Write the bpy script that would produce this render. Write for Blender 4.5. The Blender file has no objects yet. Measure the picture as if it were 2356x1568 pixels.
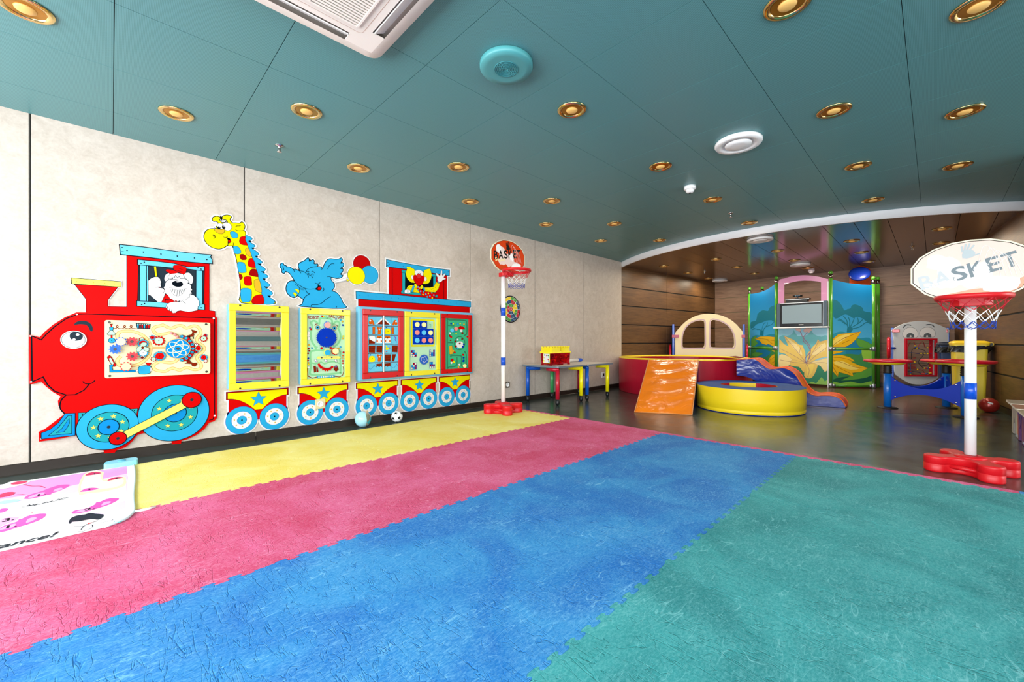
import bpy, math, random
from mathutils import Vector, Matrix, Euler
from mathutils.geometry import tessellate_polygon
random.seed(7)
SC = bpy.context.scene
COL = SC.collection
PI = math.pi
# ---------------- camera, world, lights, exposure ----------------
CAMH = 0.82
YAW = math.radians(45.75)
FPX = 947.0
cd = bpy.data.cameras.new('camera'); cam = bpy.data.objects.new('camera', cd); COL.objects.link(cam)
cam.location = (0, 0, CAMH); cam.rotation_euler = (PI/2, 0, YAW - PI/2)
cd.sensor_width = 36.0; cd.lens = FPX/2356*36.0; cd.clip_start = 0.05; cd.shift_y = -0.0002
SC.camera = cam
SC.view_settings.view_transform = 'Standard'; SC.view_settings.look = 'None'
SC.view_settings.gamma = 1.0; SC.view_settings.use_curve_mapping = False
SC.view_settings.exposure = 0.12
w = bpy.data.worlds.new('World'); SC.world = w; w.use_nodes = True
w.node_tree.nodes['Background'].inputs[0].default_value = (0.80, 0.90, 1.0, 1)
w.node_tree.nodes['Background'].inputs[1].default_value = 3.0
ROOM_X0, ROOM_Y0, WALL, ZC, ZA = -2.2, -3.2, 3.92, 2.23, 2.15
def area(name, loc, rot, sx, sy, power, col=(1, 1, 1), shape='RECTANGLE', spread=PI):
    l = bpy.data.lights.new(name, 'AREA'); l.shape = shape; l.size = sx; l.size_y = sy
    l.energy = power; l.color = col; l.spread = spread
    o = bpy.data.objects.new(name, l); o.location = loc; o.rotation_euler = rot; COL.objects.link(o); return o
# daylight entering through the window wall behind the camera (x = ROOM_X0) and through added side windows (y = ROOM_Y0)
WINB = [(-2.9, -0.75), (-0.45, 1.7), (2.0, 3.7)]
WINR_ADDED = [(-1.9, 0.5), (3.75, 5.0)]  # side windows added for extra light on the room and alcove
for a_, b_ in WINB:
    area('window_and_added_light', (ROOM_X0-0.12, (a_+b_)/2, 1.27), (0, -PI/2, 0), 1.55, b_-a_-0.05, 60*(b_-a_), (0.96, 0.98, 1.0))
for a_, b_ in WINR_ADDED:
    area('window_and_added_light', ((a_+b_)/2, ROOM_Y0-0.12, 1.27), (PI/2, 0, 0), b_-a_-0.05, 1.55, 75*(b_-a_)/1.8, (0.96, 0.98, 1.0))

# ---------------- pixel rays: the photo's frame is 2356x1568 ----------------
_c, _s = math.cos(YAW), math.sin(YAW)
FWD = Vector((_c, _s, 0)); RGT = Vector((_s, -_c, 0)); EYE = Vector((0, 0, CAMH))
def ray(u, v):
    return FWD + RGT*((u-1178)/FPX) + Vector((0, 0, (783.5-v)/FPX))
def atz(u, v, z):
    d = ray(u, v); return EYE + d*((z-CAMH)/d.z)
def aty(u, v, y):
    d = ray(u, v); return EYE + d*(y/d.y)

# ---------------- materials ----------------
def lin(h):
    h = h.lstrip('#'); r = []
    for i in (0, 2, 4):
        c = int(h[i:i+2], 16)/255
        r.append(c/12.92 if c <= 0.04045 else ((c+0.055)/1.055)**2.4)
    return (*r, 1)
MATS = {}
def mat(name, hexc, rough=0.5, metal=0.0, spec=None, emit=None, estr=0, coat=0.0, trans=0.0, ior=1.45, alpha=1):
    if name in MATS: return MATS[name]
    pr_ = name.startswith('print_') or name in ('plastic_yellow', 'plastic_red', 'plastic_pale_blue')
    if spec is None: spec = 0.06 if name.startswith('print_') else 0.5
    m = bpy.data.materials.new(name); m.use_nodes = True
    b = m.node_tree.nodes['Principled BSDF']
    c_ = lin(hexc); c_ = tuple(max(0.0, x*0.80-0.006) for x in c_[:3])+(1,) if pr_ else c_
    b.inputs['Base Color'].default_value = c_; b.inputs['Roughness'].default_value = rough
    b.inputs['Metallic'].default_value = metal; b.inputs['Specular IOR Level'].default_value = spec
    b.inputs['Coat Weight'].default_value = coat; b.inputs['Transmission Weight'].default_value = trans
    b.inputs['IOR'].default_value = ior; b.inputs['Alpha'].default_value = alpha
    if emit: b.inputs['Emission Color'].default_value = lin(emit); b.inputs['Emission Strength'].default_value = estr
    MATS[name] = m; return m
def nodes(m): return m.node_tree.nodes, m.node_tree.links, m.node_tree.nodes['Principled BSDF']
def N(m, t, **kw):
    n = m.node_tree.nodes.new(t)
    for k, v in kw.items():
        if hasattr(n, k) and k not in ('Scale', 'Detail'): setattr(n, k, v)
        else: n.inputs[k].default_value = v
    return n
def mapped(m, scale=(1, 1, 1), rot=(0, 0, 0), coord='Object'):
    t = N(m, 'ShaderNodeTexCoord'); p = N(m, 'ShaderNodeMapping')
    p.inputs['Scale'].default_value = scale; p.inputs['Rotation'].default_value = rot
    m.node_tree.links.new(t.outputs[coord], p.inputs['Vector']); return p.outputs['Vector']
def ramp(m, src, stops):
    r = N(m, 'ShaderNodeValToRGB'); e = r.color_ramp.elements
    while len(e) < len(stops): e.new(0.5)
    for i, (p, c) in enumerate(stops): e[i].position = p; e[i].color = lin(c) if isinstance(c, str) else (c, c, c, 1)
    m.node_tree.links.new(src, r.inputs['Fac']); return r.outputs['Color']
def noise(m, vec, scale, detail=4, rough=0.6, dist=0.0):
    n = N(m, 'ShaderNodeTexNoise'); n.inputs['Scale'].default_value = scale; n.inputs['Detail'].default_value = detail
    n.inputs['Roughness'].default_value = rough; n.inputs['Distortion'].default_value = dist
    m.node_tree.links.new(vec, n.inputs['Vector']); return n.outputs['Fac']
def mixc(m, fac, a, b, mode='MIX'):
    n = N(m, 'ShaderNodeMix', data_type='RGBA', blend_type=mode)
    for i, v in ((0, fac), (6, a), (7, b)):
        if isinstance(v, (int, float)): n.inputs[i].default_value = v
        elif isinstance(v, str): n.inputs[i].default_value = lin(v)
        elif isinstance(v, tuple): n.inputs[i].default_value = v
        else: m.node_tree.links.new(v, n.inputs[i])
    return n.outputs[2]
def math_(m, op, a, b=0.0):
    n = N(m, 'ShaderNodeMath', operation=op)
    for i, v in ((0, a), (1, b)):
        if isinstance(v, (int, float)): n.inputs[i].default_value = v
        else: m.node_tree.links.new(v, n.inputs[i])
    return n.outputs[0]
def bump(m, h, strength=0.2, dist=0.01):
    n = N(m, 'ShaderNodeBump'); n.inputs['Strength'].default_value = strength; n.inputs['Distance'].default_value = dist
    m.node_tree.links.new(h, n.inputs['Height']); m.node_tree.links.new(n.outputs['Normal'], m.node_tree.nodes['Principled BSDF'].inputs['Normal'])
def setbase(m, c): m.node_tree.links.new(c, m.node_tree.nodes['Principled BSDF'].inputs['Base Color'])

# print colours
RED = mat('print_red', '#DC0A14', 0.38); SKY = mat('print_sky', '#35B4EA', 0.4); LSKY = mat('print_pale_sky', '#72D2F2', 0.4)
BLUE = mat('print_blue', '#1C93DC', 0.4); YEL = mat('print_yellow', '#FFF40A', 0.4); LYEL = mat('print_pale_yellow', '#FBF774', 0.4)
NAVY = mat('print_navy', '#0A3CC0', 0.4); TEAL = mat('print_teal', '#2BACB8', 0.4); BLK = mat('print_black', '#141A20', 0.45)
WHT = mat('print_white', '#FAFAFA', 0.4); CREAM = mat('print_cream', '#FBF5C6', 0.4); MINT = mat('print_mint', '#C4F2CC', 0.4)
DRED = mat('print_dark_red', '#A51016', 0.4); ORNG = mat('print_orange', '#E2651A', 0.4); GOLD = mat('print_gold', '#EBBB33', 0.4)
TAN = mat('print_tan', '#E2B970', 0.5); BRWN = mat('print_brown', '#8A2A12', 0.45); PINK = mat('print_pink', '#F59A9A', 0.4)
PURP = mat('print_purple', '#7A62C8', 0.4); GRN = mat('print_green', '#3FA24E', 0.4); MGRN = mat('print_mid_green', '#45C48E', 0.4)
DGRN = mat('print_deep_green', '#1F8A62', 0.4); PEACH = mat('print_peach', '#F8D2B4', 0.4); CHAR = mat('print_charcoal', '#2E3A44', 0.45)
SCREW = mat('screw_steel', '#4A4440', 0.35, 0.8)
P_YEL = mat('plastic_yellow', '#FFF03A', 0.3, coat=0.2); P_RED = mat('plastic_red', '#DB0C14', 0.3, coat=0.2)
P_LBL = mat('plastic_pale_blue', '#7CCDEE', 0.35); P_RDGLOSS = mat('plastic_gloss_red', '#E0131A', 0.28, coat=0.3)
P_WHT = mat('plastic_white', '#F6F6F6', 0.3, coat=0.2); P_BLU = mat('plastic_blue', '#0B4FC8', 0.3, coat=0.2)
CHROME = mat('chrome', '#C8C4C0', 0.15, 1.0); P_BLK = mat('plastic_black', '#16181A', 0.35)

# ---------------- mesh builder ----------------
class M:
    def __init__(s): s.v = []; s.f = []; s.mi = []; s.sm = []; s.mats = []
    def m(s, mt):
        if mt not in s.mats: s.mats.append(mt)
        return s.mats.index(mt)
    def add(s, vs, fs, mt, smooth=False):
        k = len(s.v); i = s.m(mt); s.v += [Vector(p) for p in vs]
        for f in fs: s.f.append([k+j for j in f]); s.mi.append(i); s.sm.append(smooth)
    def box(s, lo, hi, mt, T=None):
        x0, y0, z0 = lo; x1, y1, z1 = hi
        vs = [Vector(p) for p in ((x0,y0,z0),(x1,y0,z0),(x1,y1,z0),(x0,y1,z0),(x0,y0,z1),(x1,y0,z1),(x1,y1,z1),(x0,y1,z1))]
        if T: vs = [T @ p for p in vs]
        s.add(vs, [(0,3,2,1),(4,5,6,7),(0,1,5,4),(1,2,6,5),(2,3,7,6),(3,0,4,7)], mt); return s
    def prism(s, poly, d, mt, T=None, z0=0.0):   # poly: list of 2d points (x,y), extruded z0..z0+d
        n = len(poly); A = sum(poly[i][0]*poly[(i+1) % n][1]-poly[(i+1) % n][0]*poly[i][1] for i in range(n))
        if A < 0: poly = poly[::-1]
        lo = [Vector((p[0], p[1], z0)) for p in poly]; hi = [Vector((p[0], p[1], z0+d)) for p in poly]
        tr = tessellate_polygon([lo])
        tr2 = []
        for t in tr:
            a, b, c = (lo[i] for i in t)
            tr2.append(t if (b-a).cross(c-a).z > 0 else (t[0], t[2], t[1]))
        vs = lo+hi
        if T: vs = [T @ p for p in vs]
        fs = [tuple(i+n for i in t) for t in tr2]+[(t[0], t[2], t[1]) for t in tr2]
        fs += [(i, (i+1) % n, n+(i+1) % n, n+i) for i in range(n)]
        s.add(vs, fs, mt); return s
    def tube(s, path, r, mt, seg=12, caps=True, closed=False):
        path = [Vector(p) for p in path]; n = len(path)
        rs = r if isinstance(r, (list, tuple)) else [r]*n
        vs = []; up = None
        for i, p in enumerate(path):
            if closed: d = (path[(i+1) % n]-path[i-1])
            else: d = path[min(i+1, n-1)]-path[max(i-1, 0)]
            d.normalize()
            if up is None: up = Vector((0, 0, 1)) if abs(d.z) < 0.9 else Vector((1, 0, 0))
            a = (up - d*up.dot(d)).normalized(); b = d.cross(a); up = a
            for k in range(seg):
                t = 2*PI*k/seg; vs.append(p+(a*math.cos(t)+b*math.sin(t))*rs[i])
        fs = []
        for i in range(n if closed else n-1):
            j = (i+1) % n
            for k in range(seg):
                l = (k+1) % seg; fs.append((i*seg+k, i*seg+l, j*seg+l, j*seg+k))
        s.add(vs, fs, mt, True)
        if caps and not closed:
            k0 = len(s.v)-len(vs)
            s.f.append([k0+k for k in range(seg)][::-1]); s.mi.append(s.m(mt)); s.sm.append(False)
            s.f.append([k0+(n-1)*seg+k for k in range(seg)]); s.mi.append(s.m(mt)); s.sm.append(False)
        return s
    def lathe(s, prof, mt, c=(0, 0, 0), seg=32, T=None, smooth=True, caps=True):   # prof: list of (r,z)
        vs = []; fs = []; n = len(prof)
        for (r, z) in prof:
            for k in range(seg):
                t = 2*PI*k/seg; p = Vector((r*math.cos(t), r*math.sin(t), z)); p = T @ p if T else p
                vs.append(p+Vector(c))
        for i in range(n-1):
            for k in range(seg):
                l = (k+1) % seg; fs.append((i*seg+k, i*seg+l, (i+1)*seg+l, (i+1)*seg+k))
        s.add(vs, fs, mt, smooth); k0 = len(s.v)-len(vs)
        for i, flip in ((0, True), (n-1, False)):
            if caps and prof[i][0] > 1e-5:
                ring = [k0+i*seg+k for k in range(seg)]
                s.f.append(ring[::-1] if flip else ring); s.mi.append(s.m(mt)); s.sm.append(False)
        return s
    def sphere(s, c, r, mt, seg=24, rings=14, sc=(1, 1, 1)):
        pr = [(r*math.sin(PI*i/rings), -r*math.cos(PI*i/rings)) for i in range(rings+1)]
        pr[0] = (1e-6, -r); pr[-1] = (1e-6, r)
        T = Matrix.Diagonal((*sc, 1))
        return s.lathe(pr, mt, c, seg, T)
    def torus(s, c, R, r, mt, T=None, seg=40, s2=12):
        pts = []
        for k in range(seg):
            t = 2*PI*k/seg; p = Vector((R*math.cos(t), R*math.sin(t), 0)); p = T @ p if T else p; pts.append(p+Vector(c))
        return s.tube(pts, r, mt, s2, closed=True)
    def build(s, name, parent=None, origin=None, bevel=0, bseg=2, sub=0, fixn=False):
        me = bpy.data.meshes.new(name)
        o = bpy.data.objects.new(name, me)
        pw = world_loc(parent) if parent is not None else Vector((0, 0, 0))
        off = Vector(origin) if origin is not None else pw
        me.from_pydata([tuple(p-off) for p in s.v], [], s.f)
        for mt in s.mats: me.materials.append(mt)
        me.polygons.foreach_set('material_index', s.mi); me.polygons.foreach_set('use_smooth', s.sm)
        me.update()
        COL.objects.link(o); o.parent = parent; o.location = off - pw
        if bevel:
            b = o.modifiers.new('bevel', 'BEVEL'); b.width = bevel; b.segments = bseg; b.limit_method = 'ANGLE'; b.angle_limit = math.radians(40)
            b.harden_normals = False
        if sub:
            b = o.modifiers.new('sub', 'SUBSURF'); b.levels = sub; b.render_levels = sub
        return o
def world_loc(o):
    l = Vector(o.location)
    while o.parent is not None: o = o.parent; l += o.location
    return l
def tag(o, label=None, cat=None, group=None, kind=None):
    if label: o['label'] = label
    if cat: o['category'] = cat
    if group: o['group'] = group
    if kind: o['kind'] = kind
    return o
def thing(name, loc, label, cat, group=None):
    o = bpy.data.objects.new(name, None); o.empty_display_size = 0.05; o.location = loc; COL.objects.link(o)
    return tag(o, label, cat, group)
def clone(root, loc, label=None, group=None):
    r = root.copy(); COL.objects.link(r); r.location = loc
    if label: r['label'] = label
    if group: r['group'] = group
    for ch in list(root.children):
        c = ch.copy(); COL.objects.link(c); c.parent = r
        for g in list(ch.children):
            d = g.copy(); COL.objects.link(d); d.parent = c
    return r
def struct(o): o['kind'] = 'structure'; return o

# ---------------- flat artwork on a plane ----------------
def P(sx, C=None):
    out = []
    for t in sx.split():
        x, y = t.split(','); x = float(x); y = float(y)
        if C: x = C[0]+x/C[2]; y = C[1]+y/C[2]
        out.append((x, y))
    return out
def sm(pts, n=4, closed=True):
    L = len(pts); out = []
    rng = range(L) if closed else range(L-1)
    for i in rng:
        if closed: p0, p1, p2, p3 = pts[i-1], pts[i], pts[(i+1) % L], pts[(i+2) % L]
        else: p0, p1, p2, p3 = pts[max(i-1, 0)], pts[i], pts[i+1], pts[min(i+2, L-1)]
        for k in range(n):
            t = k/n
            out.append(tuple(0.5*(2*p1[j]+(p2[j]-p0[j])*t+(2*p0[j]-5*p1[j]+4*p2[j]-p3[j])*t*t+(3*p1[j]-p0[j]-3*p2[j]+p3[j])*t**3) for j in (0, 1)))
    if not closed: out.append(pts[-1])
    return out
def rrect(x0, y0, x1, y1, r, n=4):
    out = []
    for cx, cy, a0 in ((x1-r, y0+r, -PI/2), (x1-r, y1-r, 0), (x0+r, y1-r, PI/2), (x0+r, y0+r, PI)):
        for k in range(n+1):
            a = a0+PI/2*k/n; out.append((cx+r*math.cos(a), cy+r*math.sin(a)))
    return out
_fonts = {}
def text_mesh(s):
    if s not in _fonts:
        cu = bpy.data.curves.new('t', 'FONT'); cu.body = s; cu.size = 1.0; cu.resolution_u = 3; cu.offset = 0.022
        o = bpy.data.objects.new('t', cu); COL.objects.link(o)
        dg = bpy.context.evaluated_depsgraph_get(); me = bpy.data.meshes.new_from_object(o.evaluated_get(dg))
        vs = [tuple(v.co) for v in me.vertices]; fs = [tuple(p.vertices) for p in me.polygons]
        bpy.data.objects.remove(o); bpy.data.curves.remove(cu); bpy.data.meshes.remove(me)
        x0 = min(v[0] for v in vs); x1 = max(v[0] for v in vs); y0 = min(v[1] for v in vs); y1 = max(v[1] for v in vs)
        _fonts[s] = ([((v[0]-x0)/(x1-x0), (v[1]-y0)/(y1-y0)) for v in vs], fs)
    return _fonts[s]
class Art:
    """shapes printed on, or plates fixed to, one plane o + a*x + b*y with outward normal n"""
    def __init__(s, o, a, b, lv=0.0):
        s.o = Vector(o); s.a = Vector(a).normalized(); s.b = Vector(b).normalized(); s.n = s.a.cross(s.b)
        s.g = M(); s.lv = lv; s.step = 0.0001; s.C = None
        s.shift = Vector((0, 0, 0))
    def uv(s, p, C=None):
        x, y = p; C = C or s.C
        if C == 'm': return (x, y)
        if C: x = C[0]+x/C[2]; y = C[1]+y/C[2]
        d = ray(x, y); o = s.o+s.n*s.depth() - EYE
        t = o.dot(s.n)/d.dot(s.n); q = EYE+d*t-s.o
        return (q.dot(s.a), q.dot(s.b))
    def depth(s): return s.lv
    def w(s, u, v, d=None): return s.o+s.a*u+s.b*v+s.n*(s.lv if d is None else d)
    def pts(s, P_, C=None):
        if isinstance(P_, str): P_ = P(P_)
        return [s.uv(p, C) for p in P_]
    def _fill(s, q, mt, d):
        vs = [s.w(u, v, d) for u, v in q]
        loc = [Vector((u, v, 0)) for u, v in q]
        fs = []
        for t in tessellate_polygon([loc]):
            a, b, c = (loc[i] for i in t)
            fs.append(t if (b-a).cross(c-a).z > 0 else (t[0], t[2], t[1]))
        s.g.add(vs, fs, mt)
    def poly(s, P_, mt, lw=0, smooth=0, C=None, lmat=None):
        q = s.pts(P_, C)
        if smooth: q = sm(q, smooth)
        if lw: s.ribbon(q, lw, lmat or BLK, closed=True)
        s.lv += s.step; s._fill(q, mt, s.lv)
        return q
    def ribbon(s, q, wd, mt, closed=False, solid=0):
        s.lv += s.step; n = len(q); h = wd/2; L = []; R_ = []
        for i in range(n):
            p0 = q[i-1] if (closed or i > 0) else q[i]; p1 = q[i]; p2 = q[(i+1) % n] if (closed or i < n-1) else q[i]
            d1 = Vector((p1[0]-p0[0], p1[1]-p0[1])); d2 = Vector((p2[0]-p1[0], p2[1]-p1[1]))
            if d1.length < 1e-7: d1 = d2
            if d2.length < 1e-7: d2 = d1
            if d1.length < 1e-7: d1 = d2 = Vector((1, 0))
            d1.normalize(); d2.normalize(); t = d1+d2
            if t.length < 1e-3: t = d1.copy()
            t.normalize(); nn = Vector((-t.y, t.x)); k = max(0.5, abs(nn.dot(Vector((-d1.y, d1.x)))))
            nn = nn*(h/k); L.append((p1[0]+nn.x, p1[1]+nn.y)); R_.append((p1[0]-nn.x, p1[1]-nn.y))
        vs = [s.w(*p) for p in L]+[s.w(*p) for p in R_]
        fs = []
        for i in range(n if closed else n-1):
            j = (i+1) % n; fs.append((i, n+i, n+j, j))
        if solid:
            vs += [s.w(*p, s.lv-solid) for p in L]+[s.w(*p, s.lv-solid) for p in R_]
            for i in range(n if closed else n-1):
                j = (i+1) % n; fs += [(i, j, 2*n+j, 2*n+i), (n+i, 3*n+i, 3*n+j, n+j)]
        s.g.add(vs, fs, mt)
    def line(s, P_, wd, mt=None, closed=False, smooth=0, C=None):
        q = s.pts(P_, C)
        if smooth: q = sm(q, smooth, closed)
        s.ribbon(q, wd, mt or BLK, closed)
    def circ(s, c, ry, mt, lw=0, C=None, lmat=None, n=28, sx=1.0):   # c in px; ry vertical px radius -> true circle on the plane
        u, v = s.uv(c, C)
        if (C or s.C) == 'm': r = ry
        else: r = abs(s.uv((c[0], c[1]-ry), C)[1]-v)
        q = [(u+r*sx*math.cos(2*PI*k/n), v+r*math.sin(2*PI*k/n)) for k in range(n)]
        if lw: s.ribbon(q, lw, lmat or BLK, closed=True)
        if mt: s.lv += s.step; s._fill(q, mt, s.lv)
        return (u, v, r)
    def plate(s, q, t, mt, side=None):   # raises the plane by t with a solid plate (q in plane metres)
        n = len(q); A = sum(q[i][0]*q[(i+1) % n][1]-q[(i+1) % n][0]*q[i][1] for i in range(n))
        if A < 0: q = q[::-1]
        d0 = s.lv; s.lv += t; s._fill(q, mt, s.lv)
        vs = [s.w(u, v, d0) for u, v in q]+[s.w(u, v, s.lv) for u, v in q]
        s.g.add(vs, [(i, (i+1) % n, n+(i+1) % n, n+i) for i in range(n)], side or mt)
        s.g.add(vs[:n], [tuple(reversed(t_)) for t_ in [tuple(range(n))]] if n < 5 else [], side or mt)
    def border(s, q, wd, t, mt):  # white die-cut margin, with thickness
        keep = s.lv; s.lv = keep+t-s.step; s.ribbon(q, wd*2, mt, closed=True, solid=t); s.lv = keep+t; s._fill(q, mt, s.lv)
    def star(s, u, v, r, mt, rot=PI/2, lw=0, k=0.42):
        q = [(u+(r if i % 2 == 0 else r*k)*math.cos(rot+PI*i/5), v+(r if i % 2 == 0 else r*k)*math.sin(rot+PI*i/5)) for i in range(10)]
        if lw: s.ribbon(q, lw, BLK, closed=True)
        s.lv += s.step; s._fill(q, mt, s.lv)
    def text(s, st, u, v, wd, ht, mt, ang=0.0, shear=0.0):
        vs, fs = text_mesh(st); s.lv += s.step; ca, sa = math.cos(ang), math.sin(ang)
        out = []
        for x, y in vs:
            x = x*wd+y*ht*shear; y = y*ht; out.append(s.w(u+x*ca-y*sa, v+x*sa+y*ca))
        s.g.add(out, fs, mt)
    def gear(s, u, v, r, n, mt, t=0.008, tooth=0.2, knob=None, kr=0.7, kt=0.012, printed=False):
        q = []
        for i in range(n):
            a = 2*PI*i/n; w_ = 2*PI/n
            for k, rr in ((-.32, 1-tooth), (-.18, 1), (.18, 1), (.32, 1-tooth)): q.append((u+r*rr*math.cos(a+k*w_), v+r*rr*math.sin(a+k*w_)))
        if printed: s.ribbon(q, 0.002, BLK, closed=True); s.lv += s.step; s._fill(q, mt, s.lv)
        else: keep = s.lv; s.plate(q, t, mt); s.lv = keep+t
        if knob:
            c = [(u+r*kr*math.cos(2*PI*k/24), v+r*kr*math.sin(2*PI*k/24)) for k in range(24)]
            if printed: s.ribbon(c, 0.0015, BLK, closed=True); s.lv += s.step; s._fill(c, knob, s.lv)
            else: s.plate(c, kt, knob)
    def build(s, name, parent=None, origin=None, **k): return s.g.build(name, parent, origin, **k)
def wallart(lv=0.0): return Art((0, WALL, 0), (1, 0, 0), (0, 0, 1), lv)
def sub(pl, lv=None):   # a fresh drawing on the same plane
    a = Art(pl.o, pl.a, pl.b, pl.lv if lv is None else lv); a.C = pl.C; return a
# ================= THE SETTING =================
def posvec(m, scale=(1, 1, 1), rot=(0, 0, 0)):
    g = N(m, 'ShaderNodeNewGeometry'); p = N(m, 'ShaderNodeMapping')
    p.inputs['Scale'].default_value = scale; p.inputs['Rotation'].default_value = rot
    m.node_tree.links.new(g.outputs['Position'], p.inputs['Vector']); return p.outputs['Vector']
M_WALL = mat('wall_beige_laminate', '#CDC0B3', 0.5)
v = posvec(M_WALL, (1, 1, 1)); n1 = noise(M_WALL, v, 9, 6, 0.7, 1.2); n2 = noise(M_WALL, v, 60, 3)
c1 = ramp(M_WALL, n1, [(0.3, '#BDB0A3'), (0.7, '#D3C8BD')]); setbase(M_WALL, mixc(M_WALL, 0.12, c1, ramp(M_WALL, n2, [(0.35, '#A89888'), (0.65, '#E5DCCF')])))
M_DARK = mat('seam_black', '#0B0C0D', 0.7)
M_TRIM = mat('seam_light_trim', '#D8D2C8', 0.4)
M_BASE = mat('skirting_dark_brown', '#2A211B', 0.4)
M_CEIL = mat('ceiling_teal_metal', '#4C8C8C', 0.38)
v = posvec(M_CEIL, (1, 1, 1)); sep = N(M_CEIL, 'ShaderNodeSeparateXYZ'); M_CEIL.node_tree.links.new(v, sep.inputs[0])
fx = math_(M_CEIL, 'SINE', math_(M_CEIL, 'MULTIPLY', sep.outputs[0], 2*PI/0.0052)); fy = math_(M_CEIL, 'SINE', math_(M_CEIL, 'MULTIPLY', sep.outputs[1], 2*PI/0.0052))
dot = math_(M_CEIL, 'GREATER_THAN', math_(M_CEIL, 'ADD', fx, fy), 0.9)
setbase(M_CEIL, mixc(M_CEIL, dot, '#5C9498', '#3A686E'))
M_ALC = mat('ceiling_brown_metal', '#705645', 0.17, 0.0, 0.55)
M_COR = mat('cornice_white', '#E8E8EC', 0.45)
def wood(name, base, dark, light, axis):
    m = mat(name, base, 0.45)
    v = posvec(m, (3, 3, 90)); a = noise(m, v, 1.6, 5, 0.65, 0.6); v2 = posvec(m, (1.2, 1.2, 12)); b = noise(m, v2, 2.0, 3)
    c = ramp(m, a, [(0.25, dark), (0.5, base), (0.75, light)]); setbase(m, mixc(m, 0.35, c, ramp(m, b, [(0.3, dark), (0.7, light)])))
    bump(m, a, 0.15, 0.003); return m
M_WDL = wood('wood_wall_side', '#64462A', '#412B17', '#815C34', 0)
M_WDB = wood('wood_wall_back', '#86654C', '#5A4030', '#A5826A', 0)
M_FLOOR = mat('floor_green_vinyl', '#38433F', 0.2, 0, 0.6)
v = posvec(M_FLOOR); a = noise(M_FLOOR, v, 5, 5, 0.6); b = noise(M_FLOOR, v, 160, 2)
setbase(M_FLOOR, mixc(M_FLOOR, 0.4, ramp(M_FLOOR, a, [(0.3, '#2F3B38'), (0.7, '#3E4A46')]), ramp(M_FLOOR, b, [(0.3, '#26302E'), (0.7, '#4C5652')])))
M_FLOOR.node_tree.links.new(ramp(M_FLOOR, a, [(0.3, 0.17), (0.7, 0.27)]), M_FLOOR.node_tree.nodes['Principled BSDF'].inputs['Roughness'])
M_FLW = mat('floor_brown_wood', '#54402F', 0.26, 0, 0.55)
v = posvec(M_FLW, (3, 40, 3)); a = noise(M_FLW, v, 1.5, 4)
bk = N(M_FLW, 'ShaderNodeTexBrick'); bk.inputs['Scale'].default_value = 1.0; bk.inputs['Brick Width'].default_value = 0.9; bk.inputs['Row Height'].default_value = 0.12; bk.inputs['Mortar Size'].default_value = 0.003
bk.inputs['Color1'].default_value = lin('#5C4534'); bk.inputs['Color2'].default_value = lin('#4A372A'); bk.inputs['Mortar'].default_value = lin('#2A2019')
M_FLW.node_tree.links.new(posvec(M_FLW), bk.inputs['Vector'])
setbase(M_FLW, mixc(M_FLW, 0.3, bk.outputs['Color'], ramp(M_FLW, a, [(0.3, '#3C2C20'), (0.7, '#6B5240')])))
M_FRAME = mat('window_frame_white', '#E9E9E6', 0.4)
M_GLASS = mat('window_glass', '#FFFFFF', 0.02, trans=1.0, ior=1.45)
M_PLAIN = mat('wall_pale_paint', '#DCD4C8', 0.6)

# floors
g = M(); g.box((ROOM_X0, ROOM_Y0, -0.1), (10.1, 4.0, 0.0), M_FLOOR); struct(g.build('floor'))
CX, CY, CR = 9.2, 1.67, 3.46
g = M(); poly = []
for k in range(41):
    y = 3.75-(4.2)*k/40
    poly.append((CX-math.sqrt(3.13**2-min(9.7, (y-CY)**2)), y))
poly += [(10.0, -0.235), (10.0, 3.54)]
poly = [(x, max(min(y, 3.92-(x-6.56)*0.1095), -0.235-(10-x)*0.118)) for x, y in poly]
g.prism(poly, 0.0015, M_FLW, z0=0.0002); struct(g.build('floor'))
# main ceiling: metal panels with open joints, the circle of the alcove lies under it
g = M(); g.box((ROOM_X0, ROOM_Y0, ZC+0.012), (10.1, 4.0, ZC+0.06), M_DARK)
xs = [0.01+0.5725*k for k in range(-5, 13)]; ys = [3.92]+[3.54-0.574*k for k in range(0, 13)]
xs[0] = ROOM_X0; ys[-1] = ROOM_Y0
for i in range(len(xs)-1):
    for j in range(len(ys)-1):
        x0, x1, y0, y1 = xs[i]+0.0015, xs[i+1]-0.0015, ys[j+1]+0.0012, ys[j]-0.0012
        if x0 > 7.5: continue
        g.box((x0, y0, ZC), (x1, y1, ZC+0.012), M_CEIL)
struct(g.build('ceiling'))
# alcove ceiling: glossy brown planks
g = M()
def arcx(y, r=CR): return CX-math.sqrt(max(0.0, r*r-(y-CY)**2))
yy = [4.0, 3.66]+[3.385-0.275*k for k in range(0, 17)]
for i in range(len(yy)-1):
    y1, y0 = yy[i]-0.0025, yy[i+1]+0.0025
    if y1 < -0.85: break
    cuts = [None, 7.03+(0.55 if i % 2 else 0), 8.3+(0.3 if i % 2 else 0), 10.1]
    for c in range(3):
        a0, a1 = cuts[c], cuts[c+1]-0.002
        if a0 is None:
            near = [(arcx(y1-(y1-y0)*k/4), y1-(y1-y0)*k/4) for k in range(5)]
            g.prism([(a1, y1)]+near+[(a1, y0)], 0.01, M_ALC, z0=ZA)
        else: g.prism([(a0, y1), (a0, y0), (a1, y0), (a1, y1)], 0.01, M_ALC, z0=ZA)
bk_ = [(arcx(3.97-4.75*k/60, CR-0.005), 3.97-4.75*k/60) for k in range(61)]+[(10.1, -0.78), (10.1, 3.97)]
g.prism(bk_, 0.01, M_DARK, z0=ZA+0.012)
struct(g.build('ceiling'))
g = M(); n = 60; vs = []; fs = []
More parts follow.
